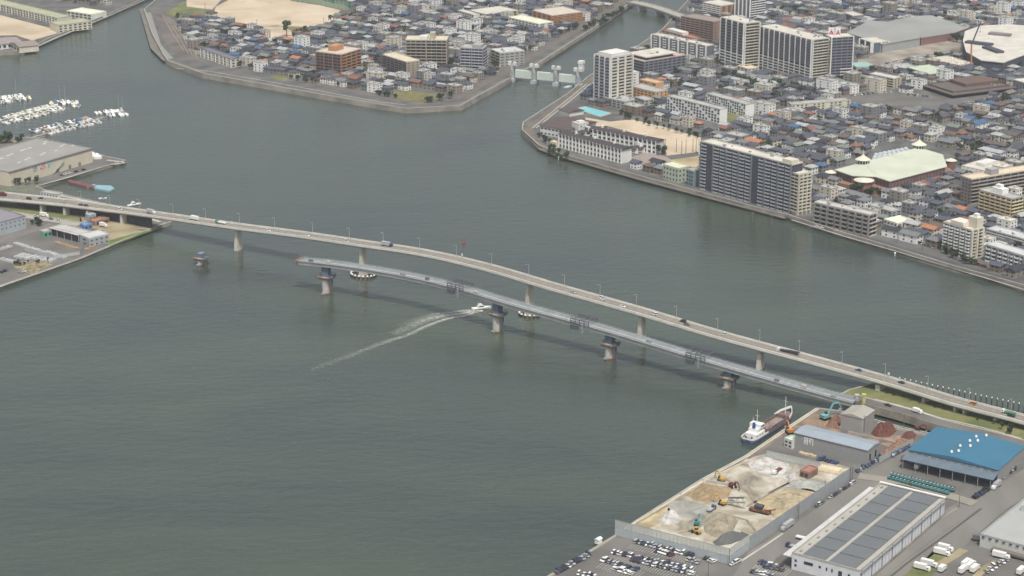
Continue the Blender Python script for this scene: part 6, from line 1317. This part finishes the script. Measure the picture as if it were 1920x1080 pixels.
mound('scrap_heap', 'rusty mixed scrap strip between blue-grey warehouse and striped fence', [(1648,850),(1680,828),(1700,822),(1702,832),(1660,858)], 3, cm('mixed_scrap',(0.22,0.13,0.09), var=.6, scale=1.0), seed=12)
mound('scrap_heap', 'low rusty scrap pile near the canal right of the red heap', [(1688,820),(1700,808),(1722,812),(1712,826)], 2.5, cm('red_scrap',(0.12,0.052,0.042), var=.45, scale=1.2), seed=13)
# bay walls, conveyors
def wall_px(name, label, pts, h, wd_, m, cat='wall', z=LZ+.1):
    P_ = [P(a, b_, z) for a, b_ in pts]; o0 = P_[0]; mb = MB()
    for i in range(len(P_)-1): mb.bar(P_[i]-o0+Vector((0,0,h/2)), P_[i+1]-o0+Vector((0,0,h/2)), wd_, h)
    return tag(mb.build(name, m, loc=o0), label, cat)
wall_px('bay_wall', 'pale concrete wall edging the brown sand bay in the yard', [(1318,903),(1374,912),(1376,918)], 1.6, .6, M['conc_l'])
wall_px('bay_wall', 'pale concrete sea wall along the yard edge', [(1186,986),(1320,905),(1400,866)], 1.1, .7, mat('pale_quay_cope', (0.5,.46,.36)))
wall_px('bay_wall', 'white concrete wall along the canal right of the grey box building', [(1646,797),(1706,812),(1756,824),(1790,832)], 1.8, .6, M['conc_l'])
wall_px('bay_wall', 'thin pale wall dividing scrap yard behind the blue-grey warehouse', [(1590,812),(1650,826),(1688,835)], 1.4, .5, M['conc'])
def conveyor(label, p0, p1, z0, z1, m):
    a, b_ = P(*p0, LZ), P(*p1, LZ); t = thing('conveyor', label, 'conveyor', a, 0, 'conveyors in the fenced yard'); b_ = b_-a; mb = MB(); mb.bar((0,0,z0), b_+Vector((0,0,z1)), 1.5, .6); mb.build('belt', m, t)
    for k in (.15,.5,.85): q = b_*k; zz = z0+(z1-z0)*k; mb = MB(); mb.bar(q, q+Vector((.8,0,zz)), .2); mb.bar(q+Vector((1.6,0,0)), q+Vector((.8,0,zz)), .2); mb.build('trestle', M['steel'], t)
conveyor('long grey-green conveyor leading right from the yellow excavator', (1364,946),(1397,956), 1.5, 4.5, cm('grey_green_belt',(0.27,0.29,0.24))); conveyor('short dark conveyor behind the long one in the yard', (1366,938),(1394,946), 1.5, 4, cm('dark_belt',(0.12,0.11,0.10)))
t = thing('crusher', 'brown stone crusher at the right end of the conveyors', 'crusher', P(1428,961,LZ+.1), WD_); mb = MB(); mb.box(-7,5,-1.5,1.5,.6,1.6); mb.build('chassis', M['rust'], t); mb = MB(); mb.hexa([(-3,-1.2,1.6),(0,-1.2,1.6),(0,1.2,1.6),(-3,1.2,1.6),(-4,-1.9,4.0),(1,-1.9,4.0),(1,1.9,4.0),(-4,1.9,4.0)]); mb.build('hopper', W_DARK, t); mb = MB(); mb.bar((1,0,1.2),(8,0,3.6),1.1,.5); mb.build('belt', M['rust'], t); mb = MB(); mb.box(-6.5,4.5,-1.8,-1.2,0,.7); mb.box(-6.5,4.5,1.2,1.8,0,.7); mb.build('track', M['black'], t)
# ================= SHIP =================
sa, sb = P(1404,833,0), P(1484,782,0); d = (sb-sa).normalized(); nL = Vector((-d.y, d.x, 0)); L = (sb-sa).length; o0 = sa + nL*1.0
t = thing('cargo_ship', 'small cargo ship with white superstructure and open rusty hold moored at the quay', 'ship', (o0.x, o0.y, 0), math.atan2(d.y, d.x))
hb = cm('ship_blue',(0.05,0.07,0.16)); hw_ = M['white']; deck_ = cm('ship_deck',(0.24,0.21,0.19), var=.25, scale=.5); hold_ = cm('ship_hold_brown',(0.17,0.12,0.105), var=.25, scale=.4)
secs = [(-1,2.6),(0,4.2),(4,4.9),(L*.5,5.1),(L*.8,5.0),(L*.9,3.9),(L*.97,1.8),(L+1,.15)]
mb = MB()
for i in range(len(secs)-1):
    (x0, w0), (x1, w1) = secs[i], secs[i+1]; s0 = 1.0 if x0 < L*.8 else 1.0; za = 3.0 + max(0, (x0-L*.8)/(L*.2))*2.2; zb = 3.0 + max(0, (x1-L*.8)/(L*.2))*2.2
    for sg in (1, -1):
        q = [(x0, sg*w0*.85, -1), (x1, sg*w1*.85, -1), (x1, sg*w1, zb), (x0, sg*w0, za)]; mb.quad(q if sg < 0 else q[::-1])
mb.quad([(-1,-2.2,-1),(-1,-2.6,3),(-1,2.6,3),(-1,2.2,-1)]); hl = mb.build('hull', hb, t)
mb = MB(); pl = [(x, -w_*.98) for x, w_ in secs] + [(x, w_*.98) for x, w_ in secs[::-1]]; mb.prism(pl, 1.9, 2.4); mb.build('deck', deck_, t)
mb = MB()
for sg in (-1, 1):
    for i in range(0, 3):
        (x0, w0), (x1, w1) = secs[i], secs[i+1]
        if x0 < 15: mb.bar((x0, sg*w0, 3.4), (min(x1, 16), sg*w1, 3.4), .2, 1.0)
mb.bar((-1,-2.6,3.4),(-1,2.6,3.4),.2,1.0); mb.build('bulwark', hw_, t)
mb = MB()
for sg in (-1, 1): mb.bar((17, sg*3.9, 3.4), (L*.80, sg*3.9, 3.4), .35, 2.2); mb.bar((17, sg*4.9, 3.1), (L*.80, sg*4.9, 3.1), .2, .8)
mb.bar((17,-3.9,3.4),(17,3.9,3.4),.35,2.2); mb.bar((L*.80,-3.9,3.4),(L*.80,3.9,3.4),.35,2.2); mb.build('hatch_coaming', hold_, t)
mb = MB()
for i in range(4): x0, w0 = secs[min(4+i, 7)]; x1, w1 = secs[min(5+i, 7)]; z0 = 3.2+max(0,(x0-L*.8)/(L*.2))*2.2; z1 = 3.2+max(0,(x1-L*.8)/(L*.2))*2.2; [mb.bar((x0, sg*w0, z0+.5), (x1, sg*w1, z1+.5), .3, 1.4) for sg in (-1,1)] if x1 > x0 else None
mb.build('bow_bulwark', hw_, t)
mb = MB(); mb.prism([(L*.82,-4),(L*.9,-3.6),(L*.97,-1.5),(L*.97,1.5),(L*.9,3.6),(L*.82,4)], 2.4, 4.0); mb.build('forecastle', hold_, t)
mb = MB(); mb.cyl(L*.88,0,4,15,.22,.12,n=7); mb.bar((L*.88,-1.2,12),(L*.88,1.2,12),.12); mb.build('foremast', hw_, t)
mb = MB(); mb.box(4,14.5,-3.6,3.6,2.4,5.0); mb.box(6.5,13.5,-3.0,3.0,5.0,7.4); mb.box(9.0,13.2,-3.8,3.8,7.4,9.6); mb.build('superstructure', hw_, t)
mb = MB(); mb.box(13.15,13.3,-3.4,3.4,8.2,9.1); mb.box(9.4,12.8,-3.88,-3.79,8.2,9.1); mb.box(9.4,12.8,3.79,3.88,8.2,9.1); mb.build('bridge_window', M['glass'], t)
mb = MB(); mb.cyl(7.4,0,7.4,10.8,1.0,.85,n=10); mb.build('funnel', cm('funnel_blue',(0.03,0.06,0.25)), t)
mb = MB(); mb.cyl(11,0,9.6,18,.2,.1,n=7); mb.bar((11,-1.4,14),(11,1.4,14),.12); mb.cyl(9.8,2,9.6,13,.1,n=6); mb.build('mast', hw_, t)
for k in range(3): mb = MB(); mb.box(0,0.9,-.1,.1,0,.7); mb.build('porthole_window', M['glass'], t, loc=(5+k*3,-3.65,3.2))
mb = MB(); mb.bar((1.5,-2,2.4),(1.5,-2,4.4),.5); mb.cyl(2.2,2.2,2.4,3.4,.6,n=10); mb.build('winch', M['black'], t)
for k, (x, y) in enumerate(((22,0),(26,-1.5),(31,1))): mb = MB(); mb.cyl(x,y,2.4,3.6,2.2,.3,n=9); mb.build('cargo_pile', cm('cargo_scrap',(0.20,0.155,0.13), var=.5, scale=1.0), t)
# ================= BOATS =================
def boat_proto(kind):
    L, W_ = {'cruiser': (9.5,3.0), 'runabout': (6.8,2.3), 'sailing boat': (10.5,3.0), 'fly cruiser': (12,3.7)}[kind]; l = L/2; w_ = W_/2; hull = MB()
    S = [(-l,w_*.85),(-l*.2,w_),(l*.35,w_*.9),(l*.75,w_*.5),(l,.05)]
    for i in range(4):
        (x0, a), (x1, b_) = S[i], S[i+1]; z0 = .9+.3*max(0, x0/l); z1 = .9+.3*max(0, x1/l)
        for sg in (1,-1):
            q = [(x0,sg*a*.7,-.2),(x1,sg*b_*.6,-.2),(x1,sg*b_,z1),(x0,sg*a,z0)]; hull.quad(q if sg < 0 else q[::-1])
        hull.quad([(x0,-a,z0-.12),(x1,-b_,z1-.12),(x1,b_,z1-.12),(x0,a,z0-.12)])
    hull.quad([(-l,-w_*.6,-.2),(-l,-w_*.85,.9),(-l,w_*.85,.9),(-l,w_*.6,-.2)][::-1]); cab = MB(); gl = MB(); ms = MB()
    if kind == 'runabout': cab.hexa([(-.2*l,-w_*.6,.8),(.45*l,-w_*.5,.9),(.45*l,w_*.5,.9),(-.2*l,w_*.6,.8),(-.1*l,-w_*.5,1.7),(.15*l,-w_*.45,1.7),(.15*l,w_*.45,1.7),(-.1*l,w_*.5,1.7)]); gl.hexa([(.12*l,-w_*.52,1.1),(.42*l,-w_*.47,1.0),(.42*l,w_*.47,1.0),(.12*l,w_*.52,1.1),(.14*l,-w_*.47,1.6),(.2*l,-w_*.45,1.6),(.2*l,w_*.45,1.6),(.14*l,w_*.47,1.6)])
    elif kind == 'sailing boat': cab.hexa([(-.2*l,-w_*.5,.8),(.4*l,-w_*.4,1.0),(.4*l,w_*.4,1.0),(-.2*l,w_*.5,.8),(-.15*l,-w_*.42,1.4),(.35*l,-w_*.32,1.3),(.35*l,w_*.32,1.3),(-.15*l,w_*.42,1.4)]); gl.box(-.1*l,.25*l,-w_*.51,w_*.51,1.0,1.2); ms.cyl(.12*l,0,1,13.5,.11,.07,n=6); ms.bar((.12*l,0,2.2),(-.6*l,0,2.2),.25)
    else:
        cab.hexa([(-.45*l,-w_*.75,.8),(.45*l,-w_*.6,.9),(.45*l,w_*.6,.9),(-.45*l,w_*.75,.8),(-.4*l,-w_*.65,2.4),(.1*l,-w_*.55,2.3),(.1*l,w_*.55,2.3),(-.4*l,w_*.65,2.4)]); gl.hexa([(-.35*l,-w_*.74,1.5),(.22*l,-w_*.66,1.5),(.22*l,w_*.66,1.5),(-.35*l,w_*.74,1.5),(-.34*l,-w_*.70,2.1),(.14*l,-w_*.6,2.1),(.14*l,w_*.6,2.1),(-.34*l,w_*.70,2.1)])
        if kind == 'fly cruiser': cab.box(-.35*l,-.02*l,-w_*.55,w_*.55,2.4,3.1); ms.bar((-.3*l,0,3.1),(-.35*l,0,4.6),.15)
    return hull.mesh('hull', M['white']), cab.mesh('cabin', M['white']), gl.mesh('window', M['glass']), (ms.mesh('mast', lampm) if ms.v else None)
BP = {k: boat_proto(k) for k in ('cruiser','runabout','sailing boat','fly cruiser')}
BC = {'white': M['white'], 'cream': cm('cream_gelcoat',(0.60,0.55,0.42)), 'grey': cm('grey_gelcoat',(0.34,0.36,0.37)), 'blue-covered': cm('blue_cover',(0.10,0.16,0.26)), 'red-trimmed': cm('faded_orange_red',(0.42,0.22,0.15))}
def boat(px, py, rz, kind, col, label=None, place=None, group='boats moored in the marina'):
    p = P(px, py, 0); t = thing('motorboat' if kind != 'sailing boat' else 'sailing_boat', label or '', 'boat', p, rz, group); h_, c_, g_, m_ = BP[kind]
    o = part('hull', h_, t); o = part('cabin', c_, t); o.material_slots[0].link = 'OBJECT'; o.material_slots[0].material = BC[col]; part('window', g_, t)
    if m_: part('mast', m_, t)
    if group: t.scale = (1.3,1.3,1.35)
    if place: AUTO.append((t, '%s %s' % (col, kind), place.replace('the right end of the', 'the right-end')))
    return t
rb = random.Random(21)
MD = math.atan2((P(155,200)-P(0,235)).y, (P(155,200)-P(0,235)).x)
def pontoon(a, b_, label):
    A_, B_ = P(*a, 0), P(*b_, 0); L_ = (B_-A_).length; t = thing('pontoon', label, 'pontoon', A_, math.atan2((B_-A_).y, (B_-A_).x), 'marina pontoons'); mb = MB(); mb.box(0,L_,-1.1,1.1,-.2,.5); mb.build('walkway', M['conc'], t)
    pl_ = MB(); pl_.cyl(0,0,-1,3.2,.18,n=6); pme_ = pl_.mesh('guide_pile', M['steel']); fg = MB(); fg.box(-.4,.4,-7,7,-.2,.35); fme = fg.mesh('finger', M['conc'])
    for k in range(int(L_/9)): part('guide_pile', pme_, t, (k*9+4,1.6,0)); part('finger', fme, t, (k*9+4,0,0))
    return A_, B_
def marina(a, b_, n, place, cols=None, kinds=None, off=8.6, sides=(1,-1)):
    A_, B_ = P(*a, 0), P(*b_, 0); d = (B_-A_).normalized(); nn = Vector((-d.y, d.x, 0)); base = math.atan2(d.y, d.x)
    for sg in sides:
        for k in range(n):
            if rb.random() < .27: continue
            p = A_.lerp(B_, (k+.5)/n) + nn*sg*off + d*rb.uniform(-.6,.6); q = Q(p); kd = rb.choice(kinds or ['cruiser','runabout','runabout','sailing boat' if rb.random() < .2 else 'cruiser']); cl = rb.choice(cols or ['white','white','grey','grey','cream','blue-covered'])
            boat(q[0], q[1], base + (math.pi/2 if sg > 0 else -math.pi/2)+rb.uniform(-.06,.06)+(math.pi if rb.random() < .3 else 0), kd, cl, place='on the %s side of the %s' % ('far' if sg > 0 else 'near', place))
pontoon((-60,197),(50,183),'floating pontoon of the uppermost marina row'); marina((-8,191),(50,183), 12, 'uppermost marina row', cols=['white','cream','white'])
pontoon((-60,240),(112,199),'floating pontoon of the middle marina row'); marina((-6,231),(108,202), 22, 'middle marina row', cols=['cream','white','cream','white'])
marina((92,200),(150,197), 7, 'middle marina row tip', kinds=['fly cruiser','cruiser'])
pontoon((40,264),(195,220),'floating pontoon of the lowest marina row'); marina((70,250),(180,226), 24, 'lowest marina row', cols=['white','grey','grey','blue-covered','blue-covered','red-trimmed'])
marina((182,217),(234,212), 9, 'lowest marina row tip')
boat(114,193,MD+1.5,'sailing boat','white','white sailing boat with the tallest mast in the middle marina row'); boat(123,191,MD+1.5,'sailing boat','grey','grey sailing boat right of the tallest mast in the marina'); boat(224,213,MD+1.5,'sailing boat','white','left one of two sailing boats at the right tip of the marina'); boat(231,214,MD+1.5,'sailing boat','grey','right one of two sailing boats at the right tip of the marina')
bt = boat(252,385,rad(35),'fly cruiser','white','white cabin boat lying just behind the left bridge approach', group=None); bt.scale = (1.0,1.0,1.1); boat(193,373,rad(20),'runabout','blue-covered','small dark boat behind the left bridge approach', group=None)
ms_ = boat(903,579,rad(18),'fly cruiser','white','white motorboat speeding right with a long foaming wake', group=None); ms_.scale = (1.15,1.15,1.2)
# small floating workboat at the gate
mb = MB(); mb.box(-7,7,-2.2,2.2,-.2,1.0); o = mb.build('barge', cm('pale_blue_barge',(0.45,0.53,0.58)), loc=P(1067,163), rotz=rad(55)); tag(o, 'small pale blue barge moored right of the water gate', 'barge')
# wake
wk = bpy.data.materials.new('foam'); wk.use_nodes = True; n = wk.node_tree.nodes; l = wk.node_tree.links; b_ = n["Principled BSDF"]; b_.inputs["Base Color"].default_value = (0.62,0.64,0.58,1); b_.inputs["Roughness"].default_value = .8
g = n.new("ShaderNodeNewGeometry"); z_ = n.new("ShaderNodeTexNoise"); z_.inputs["Scale"].default_value = .5; z_.inputs["Detail"].default_value = 5; l.new(g.outputs["Position"], z_.inputs["Vector"]); at_ = n.new("ShaderNodeAttribute"); at_.attribute_name = 'foam'; 
ad = n.new("ShaderNodeMath"); ad.operation = 'ADD'; l.new(z_.outputs[0], ad.inputs[0]); l.new(at_.outputs["Fac"], ad.inputs[1]); mr = n.new("ShaderNodeMapRange"); mr.inputs[1].default_value = .62; mr.inputs[2].default_value = 1.6; mr.inputs[4].default_value = .8; l.new(ad.outputs[0], mr.inputs[0]); l.new(mr.outputs[0], b_.inputs["Alpha"])
def wake(pts, a0, a1, w0, w1, edge=True):
    C_ = path_frames(crm([P(x, y, .06) for x, y in pts], 8)); mb = MB(); n_ = len(C_); K = 6; fo = []
    for i, (p, d, nn) in enumerate(C_):
        t_ = i/(n_-1); w_ = w0+(w1-w0)*t_
        for k in range(K+1): u = k/K*2-1; mb.v.append(tuple(p+nn*u*w_)); fo.append((a0+(a1-a0)*t_**.6)*(1-abs(u)**2) - .25*abs(u)**3)
    for i in range(n_-1):
        for k in range(K): mb.f.append((i*(K+1)+k, i*(K+1)+k+1, (i+1)*(K+1)+k+1, (i+1)*(K+1)+k)); mb.m.append(0)
    o = mb.build('wake', wk, kind='stuff'); at2 = o.data.attributes.new('foam', 'FLOAT', 'POINT'); at2.data.foreach_set('value', fo); return o
wake([(897,581),(865,588),(830,592),(795,601),(760,616),(735,627)], 1.25, .22, 2.6, 9.0); wake([(897,583),(870,592),(840,597),(800,611),(760,629),(720,642),(660,665),(580,695)], 1.15, .16, 1.9, 6.0)
wake([(895,580),(850,585),(815,590),(780,600),(750,612)], 1.0, .10, 1.8, 9); wake([(905,583),(898,583),(885,586)], 1.4, .9, 2.0, 2.8)
# ================= LEFT SHORE OBJECTS =================
b = Bld('warehouse', 'huge cream warehouse with grey roof and rooflights beside the marina', 'warehouse', (-88,303),(16,324),(161,277),350, cm('cream_cladding',(0.54,0.50,0.39), var=.05), mat('warehouse_roof_grey',(0.27,0.265,0.25),.8,.07,.05), 1, ex=0, lm='the cream warehouse at the left')
for (x, y) in ((172,212),(600,232),(620,205),(840,262),(880,240),(330,310),(400,290),(100,395),(150,372),(560,385),(600,362),(350,450),(390,430),(290,325),(770,325),(1000,255),(20,270),(130,255),(10,435),(255,490)):
    q = P(x/7.385, 240+y/7.385, LZ+b.h); dx = q-b.N
    if not (1 < dx.dot(b.e2) < b.b-3 and 1 < dx.dot(b.e1) < b.a-3): continue
    mb = MB(); mb.box(0,3.4,0,1.6,0,.45); mb.build('rooflight', cm('rooflight_white',(0.55,0.53,0.46)), b.t, loc=(dx.dot(b.e2), dx.dot(b.e1), b.h+.15))
Ln, at, rz = b.side('right')
for u, c_ in ((.275,(0.12,0.13,0.2)),(.365,(0.45,0.04,0.06)),(.455,(0.08,0.35,0.36))): p0 = at(Ln*u, b.h*.55); mb = MB(); mb.box(0,5.5,-.15,-.02,0,5.0); mb.build('wall_poster', mat('poster_%d' % int(c_[0]*100), c_, .7, .5, .6, col2=(.6,.58,.5)), b.t, loc=p0)
for u in (.1,.22,.55,.7,.82): p0 = at(Ln*u, 0); mb = MB(); mb.box(0,3,-.12,-.02,0,3.5); mb.build('door', W_DGREY, b.t, loc=p0)
mb = MB(); mb.bar((b.b*.5,-1.0,.5),(b.b*.64,-1.0,b.h*.75),1.0,.3); mb.bar((b.b*.02,-1,b.h*.45),(b.b*.15,-1,.5),1.0,.3); mb.build('outside_stair', M['steel'], b.t)
mb = MB(); mb.box(0,b.b,-.5,.0,b.h-.5,b.h+.1); mb.build('gutter', cm('dark_mauve',(0.14,0.11,0.12)), b.t)
for k, (px, py) in enumerate(((174,295),(182,297))): q = P(px, py, LZ); mb = MB(); mb.prism([(4.6*math.cos(rad(a)), 3.4*math.sin(rad(a))) for a in range(0,360,30)], 0, 2.2); mb.cyl(0,0,2.2,4.6,3.3,1.0,n=12); tag(mb.build('dome_tent', M['white'], loc=q), ('left' if k == 0 else 'right')+' white dome tent at the seaward end of the cream warehouse', 'tent', 'white dome tents')
mb = MB(); mb.hexa([tuple(P(*q)) for q in ((127,344),(176,356),(180,352),(130,340))] + [tuple(P(*q)+Vector((0,0,1.6))) for q in ((127,344),(176,356),(180,352),(130,340))]); tag(mb.build('gangway', cm('faded_red_deck',(0.17,0.07,0.075))), 'long dark red floating gangway leading to the cyan pontoon', 'gangway')
pp = [P(*q, 0) for q in ((163,353),(205,361),(215,356),(208,351),(180,350),(176,348))]; mb = MB(); mb.prism([(p.x, p.y) for p in pp], -.2, 1.5); tag(mb.build('pontoon', mat('cyan_pontoon_paint',(0.22,0.37,0.41),.7,.06,.3)), 'cyan floating pontoon at the end of the red gangway', 'pontoon')
b = Bld('warehouse', 'blue-grey warehouse with purple-grey roof cut by the left edge', 'warehouse', (-90,406),(-26,425),(52,407),467, cm('blue_grey_corrugate',(0.33,0.37,0.39), var=.05), cm('purple_grey_roof',(0.22,0.21,0.235)), 3, ex=0, h=10, lm='the blue-grey warehouse at the left edge'); b.windows('right', 9, .22, .35, f0=1); b.flush()
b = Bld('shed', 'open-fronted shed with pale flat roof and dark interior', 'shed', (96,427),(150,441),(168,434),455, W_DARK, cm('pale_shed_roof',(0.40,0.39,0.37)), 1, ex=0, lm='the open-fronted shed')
for k in range(5): mb = MB(); mb.cyl(-1.5, b.a*k/4, 0, b.h+.2, .25, n=6); mb.build('column', M['conc_l'], b.t)
mb = MB(); mb.box(-2.5,0,-.3,b.a+.3,b.h+.2,b.h+.6); mb.build('eaves', cm('pale_shed_roof',(0.40,0.39,0.37)), b.t)
b = Bld('building', 'two-storey grey workshop joined to the open-fronted shed', 'building', (149,441),(167,448),(192,435),463, W_BGREY, cm('light_grey_roof',(0.48,0.49,0.48)), 2, ex=0); b.windows('right', 4, .35, .35); b.windows('front', 1, .3, .3); b.flush()
for k, (L_, N_, R_, yb, c_, lab) in enumerate((((165,413),(178,417),(202,409),424,(0.26,0.15,0.11),'rusty red-roofed shed below the bridge approach'),((150,421),(158,424),(166,418),431,(0.12,0.22,0.38),'small blue container hut left of the rusty shed'),((160,402),(166,405),(175,400),417,(0.30,0.33,0.36),'grey silo-like steel hut rising beside the rusty shed'))):
    b = Bld('shed', lab, 'shed', L_, N_, R_, yb, cm('shed_wall_%d' % k, c_, var=.3, scale=.4), cm('shed_roof_%d' % k, tuple(x*1.15 for x in c_), var=.3, scale=.4), 1, ex=0); b.windows('right', 2, .5, .5); b.flush()
b = Bld('building', 'low grey building with white end wall beside the left bridge approach', 'building', (76,361),(108,366),(116,362),371, W_WHITE, R_GREY, 1, ex=0); b.windows('front', 6, .5, .5); b.flush()
b = Bld('shed', 'green-fronted shed between the left warehouse and the storage yard', 'shed', (74,433),(82,436),(90,430),446, cm('green_sheet',(0.12,0.32,0.24)), R_GREY, 1, ex=0); b.windows('right', 2, .6, .5); b.flush()
# steel stock racks
rk = random.Random(3); pal = cm('galvanised_stock',(0.45,0.47,0.48), var=.15, scale=.5); wood = cm('timber_stock',(0.36,0.26,0.15), var=.25, scale=.6)
def stocks(a, b_, n, lab, m, l=9, w_=1.6):
    A_, B_ = P(*a, LZ), P(*b_, LZ); rz = math.atan2((B_-A_).y, (B_-A_).x)
    for k in range(n):
        p = A_.lerp(B_, (k+.5)/n); mb = MB()
        for j in range(3): mb.box(-l/2*rk.uniform(.7,1), l/2*rk.uniform(.7,1), -w_/2+j*w_/3, -w_/2+(j+.85)*w_/3, 0, rk.uniform(.6,1.4))
        o = mb.build('pipe_bundle' if m is pal else 'timber_stack', m, loc=p, rotz=rz+rad(90)+rk.uniform(-.05,.05)); o['category'] = 'pipe bundle' if m is pal else 'timber stack'; o['group'] = 'bundles on the left storage yard'; AUTO.append((o, 'pale pipe bundle' if m is pal else 'brown timber stack', lab))
stocks((27,456),(84,474), 16, 'in the upper row of the left storage yard', pal, 4); stocks((84,472),(122,484), 11, 'at the right end of the upper storage row', pal, 5); stocks((32,479),(62,484), 5, 'in the middle of the left storage yard', pal, 12); stocks((60,482),(100,490), 8, 'in the middle right of the left storage yard', pal, 9); stocks((0,486),(36,494), 6, 'near the hedge of the left storage yard', pal, 6); stocks((104,455),(146,467), 10, 'in front of the open-fronted shed', wood, 3, 3); stocks((160,470),(180,460), 5, 'at the water edge below the grey workshop', wood, 3, 2); stocks((-6,470),(22,462), 6, 'beside the left edge warehouse road', pal, 5)
stocks((1500,850),(1528,857), 6, 'along the left end of the blue-grey warehouse', cm('cream_crates',(0.5,.42,.28)), 2.5, 2.5); stocks((1575,802),(1600,806), 5, 'behind the blue-grey warehouse', pal, 3, 2)
# ================= WATER GATE =================
ga, gb = P(962,152,0), P(1085,164,0); d = (gb-ga).normalized(); Lg = (gb-ga).length
t = thing('water_gate', 'pale three-span water gate with grey winch towers across the channel', 'water gate', ga, math.atan2(d.y, d.x)); gm_ = cm('pale_mint_gate',(0.56,0.62,0.56), var=.04); tc = cm('tower_concrete',(0.42,0.44,0.44), var=.15)
for k in range(4):
    x = Lg*(k/3); mb = MB(); mb.box(x-2.6,x+2.6,-5,5,-2,3.2); mb.box(x-1.3,x+1.3,-3.2,3.2,3.2,17); tw = mb.build('tower', tc, t)
    mb = MB(); mb.box(x-4.4,x-1.4,-3.4,0,17,20.4); mb.box(x+1.0,x+4.4,-3.4,0,17,20.4); mb.box(x-4.2,x+4.2,-2.5,2.5,16.4,17); mb.build('winch_house', W_WHITE, tw)
    mb = MB(); mb.bar((x-1.6,-3.8,4),(x+1.6,-3.8,9),.3); mb.bar((x+1.6,-3.8,9),(x-1.6,-3.8,14),.3); mb.build('stair', M['steel'], tw)
for k in range(3):
    x0, x1 = Lg*(k/3)+2.8, Lg*((k+1)/3)-2.8; mb = MB(); mb.box(x0,x1,-1.3,1.3,4.2,12.4); g_ = mb.build('gate_leaf', gm_, t); mb = MB()
    for z_ in (5.0,7.0,9.0,11.0): mb.box(x0,x1,-1.45,-1.3,z_,z_+.25)
    mb.build('gate_rib', cm('mint_rib',(0.47,0.54,0.50)), g_)
mb = MB(); mb.box(Lg-1,Lg+3.5,1,6,17,24); mb.box(Lg-1.5,Lg+4,.5,6.5,24,27); mb.build('control_tower', W_WHITE, t)
# far road bridge over the channel at the top
fa = [P(1183,3,8), P(1230,14,8), P(1283,32,8), P(1330,44,6)]; F_ = path_frames(crm(fa, 4)); t = thing('road_bridge', 'low concrete road bridge crossing the channel at the top edge', 'bridge')
mb = MB(); sweep(mb, F_, [(-7,-1.8),(-7.5,0),(7.5,0),(7,-1.8)]); mb.build('deck', M['conc'], t)
for u in (-7.3,7.3): mb = MB(); sweep(mb, F_, [(u-.15,0),(u+.15,0),(u+.15,1.1),(u-.15,1.1)]); mb.build('parapet', M['conc_l'], t)
for px in (1205,1238,1262): pier(t, F_, px, 2.4, 2.4, 12, 12, dz=-1.8)
# street furniture: levee lamp posts, shore beacons
for px, py, lab in ((1047,297,'small white marker on the sea wall below the riverside school'),(1678,477,'small white marker on the riprap below the riverside road')):
    q = P(px, py, 1.0); mb = MB(); mb.cyl(0,0,-1,.9,.4,n=8); mb.cyl(0,0,.9,1.7,.8,.5,n=8); tag(mb.build('marker_post', M['white'], loc=q), lab, 'marker')
# hut on the quay
q = P(1122,1018,LZ); mb = MB(); mb.box(-1.6,1.6,-1.2,1.2,0,2.4); mb.hexa([(-1.9,-1.5,2.4),(1.9,-1.5,2.4),(1.9,1.5,2.4),(-1.9,1.5,2.4),(-1.9,-.2,3.1),(1.9,-.2,3.1),(1.9,.2,3.1),(-1.9,.2,3.1)]); tag(mb.build('hut', M['white'], loc=q, rotz=LD), 'tiny white hut on the quay edge above the car park', 'hut')
# bushes on the grass by the right approach
for k in range(16):
    px = 1662 + k*15.5; py = 737 + k*4.35; p = P(px, py+rb.uniform(-3,3), LZ); tr_, tk_ = TP[k % 5]; o = thing('shrub', '', 'shrub', p, rb.uniform(0,6), 'shrubs in the shade of the right bridge approach'); sc = rb.uniform(.3,.55); o.scale = (sc,sc,sc*.7); c_ = part('crown', tr_, o); part('trunk', tk_, o); AUTO.append((o, 'low green shrub', 'on the grass beside the right bridge approach'))
finish_labels()
# ---------------- haze ----------------
if HAZE:
    mb = MB(); mb.box(-3400, 3400, -200, 5050, -3.0, 470.0)
    hm = bpy.data.materials.new('haze_air'); hm.use_nodes = True; hn = hm.node_tree; 
    for x in list(hn.nodes):
        if x.type != 'OUTPUT_MATERIAL': hn.nodes.remove(x)
    pv = hn.nodes.new("ShaderNodeVolumePrincipled"); pv.inputs["Density"].default_value = HAZE; pv.inputs["Color"].default_value = (0.80,0.86,0.92,1); pv.inputs["Anisotropy"].default_value = 0.2
    hn.links.new(pv.outputs[0], [x for x in hn.nodes if x.type == 'OUTPUT_MATERIAL'][0].inputs["Volume"])
    mb.build('haze', hm, kind='stuff')
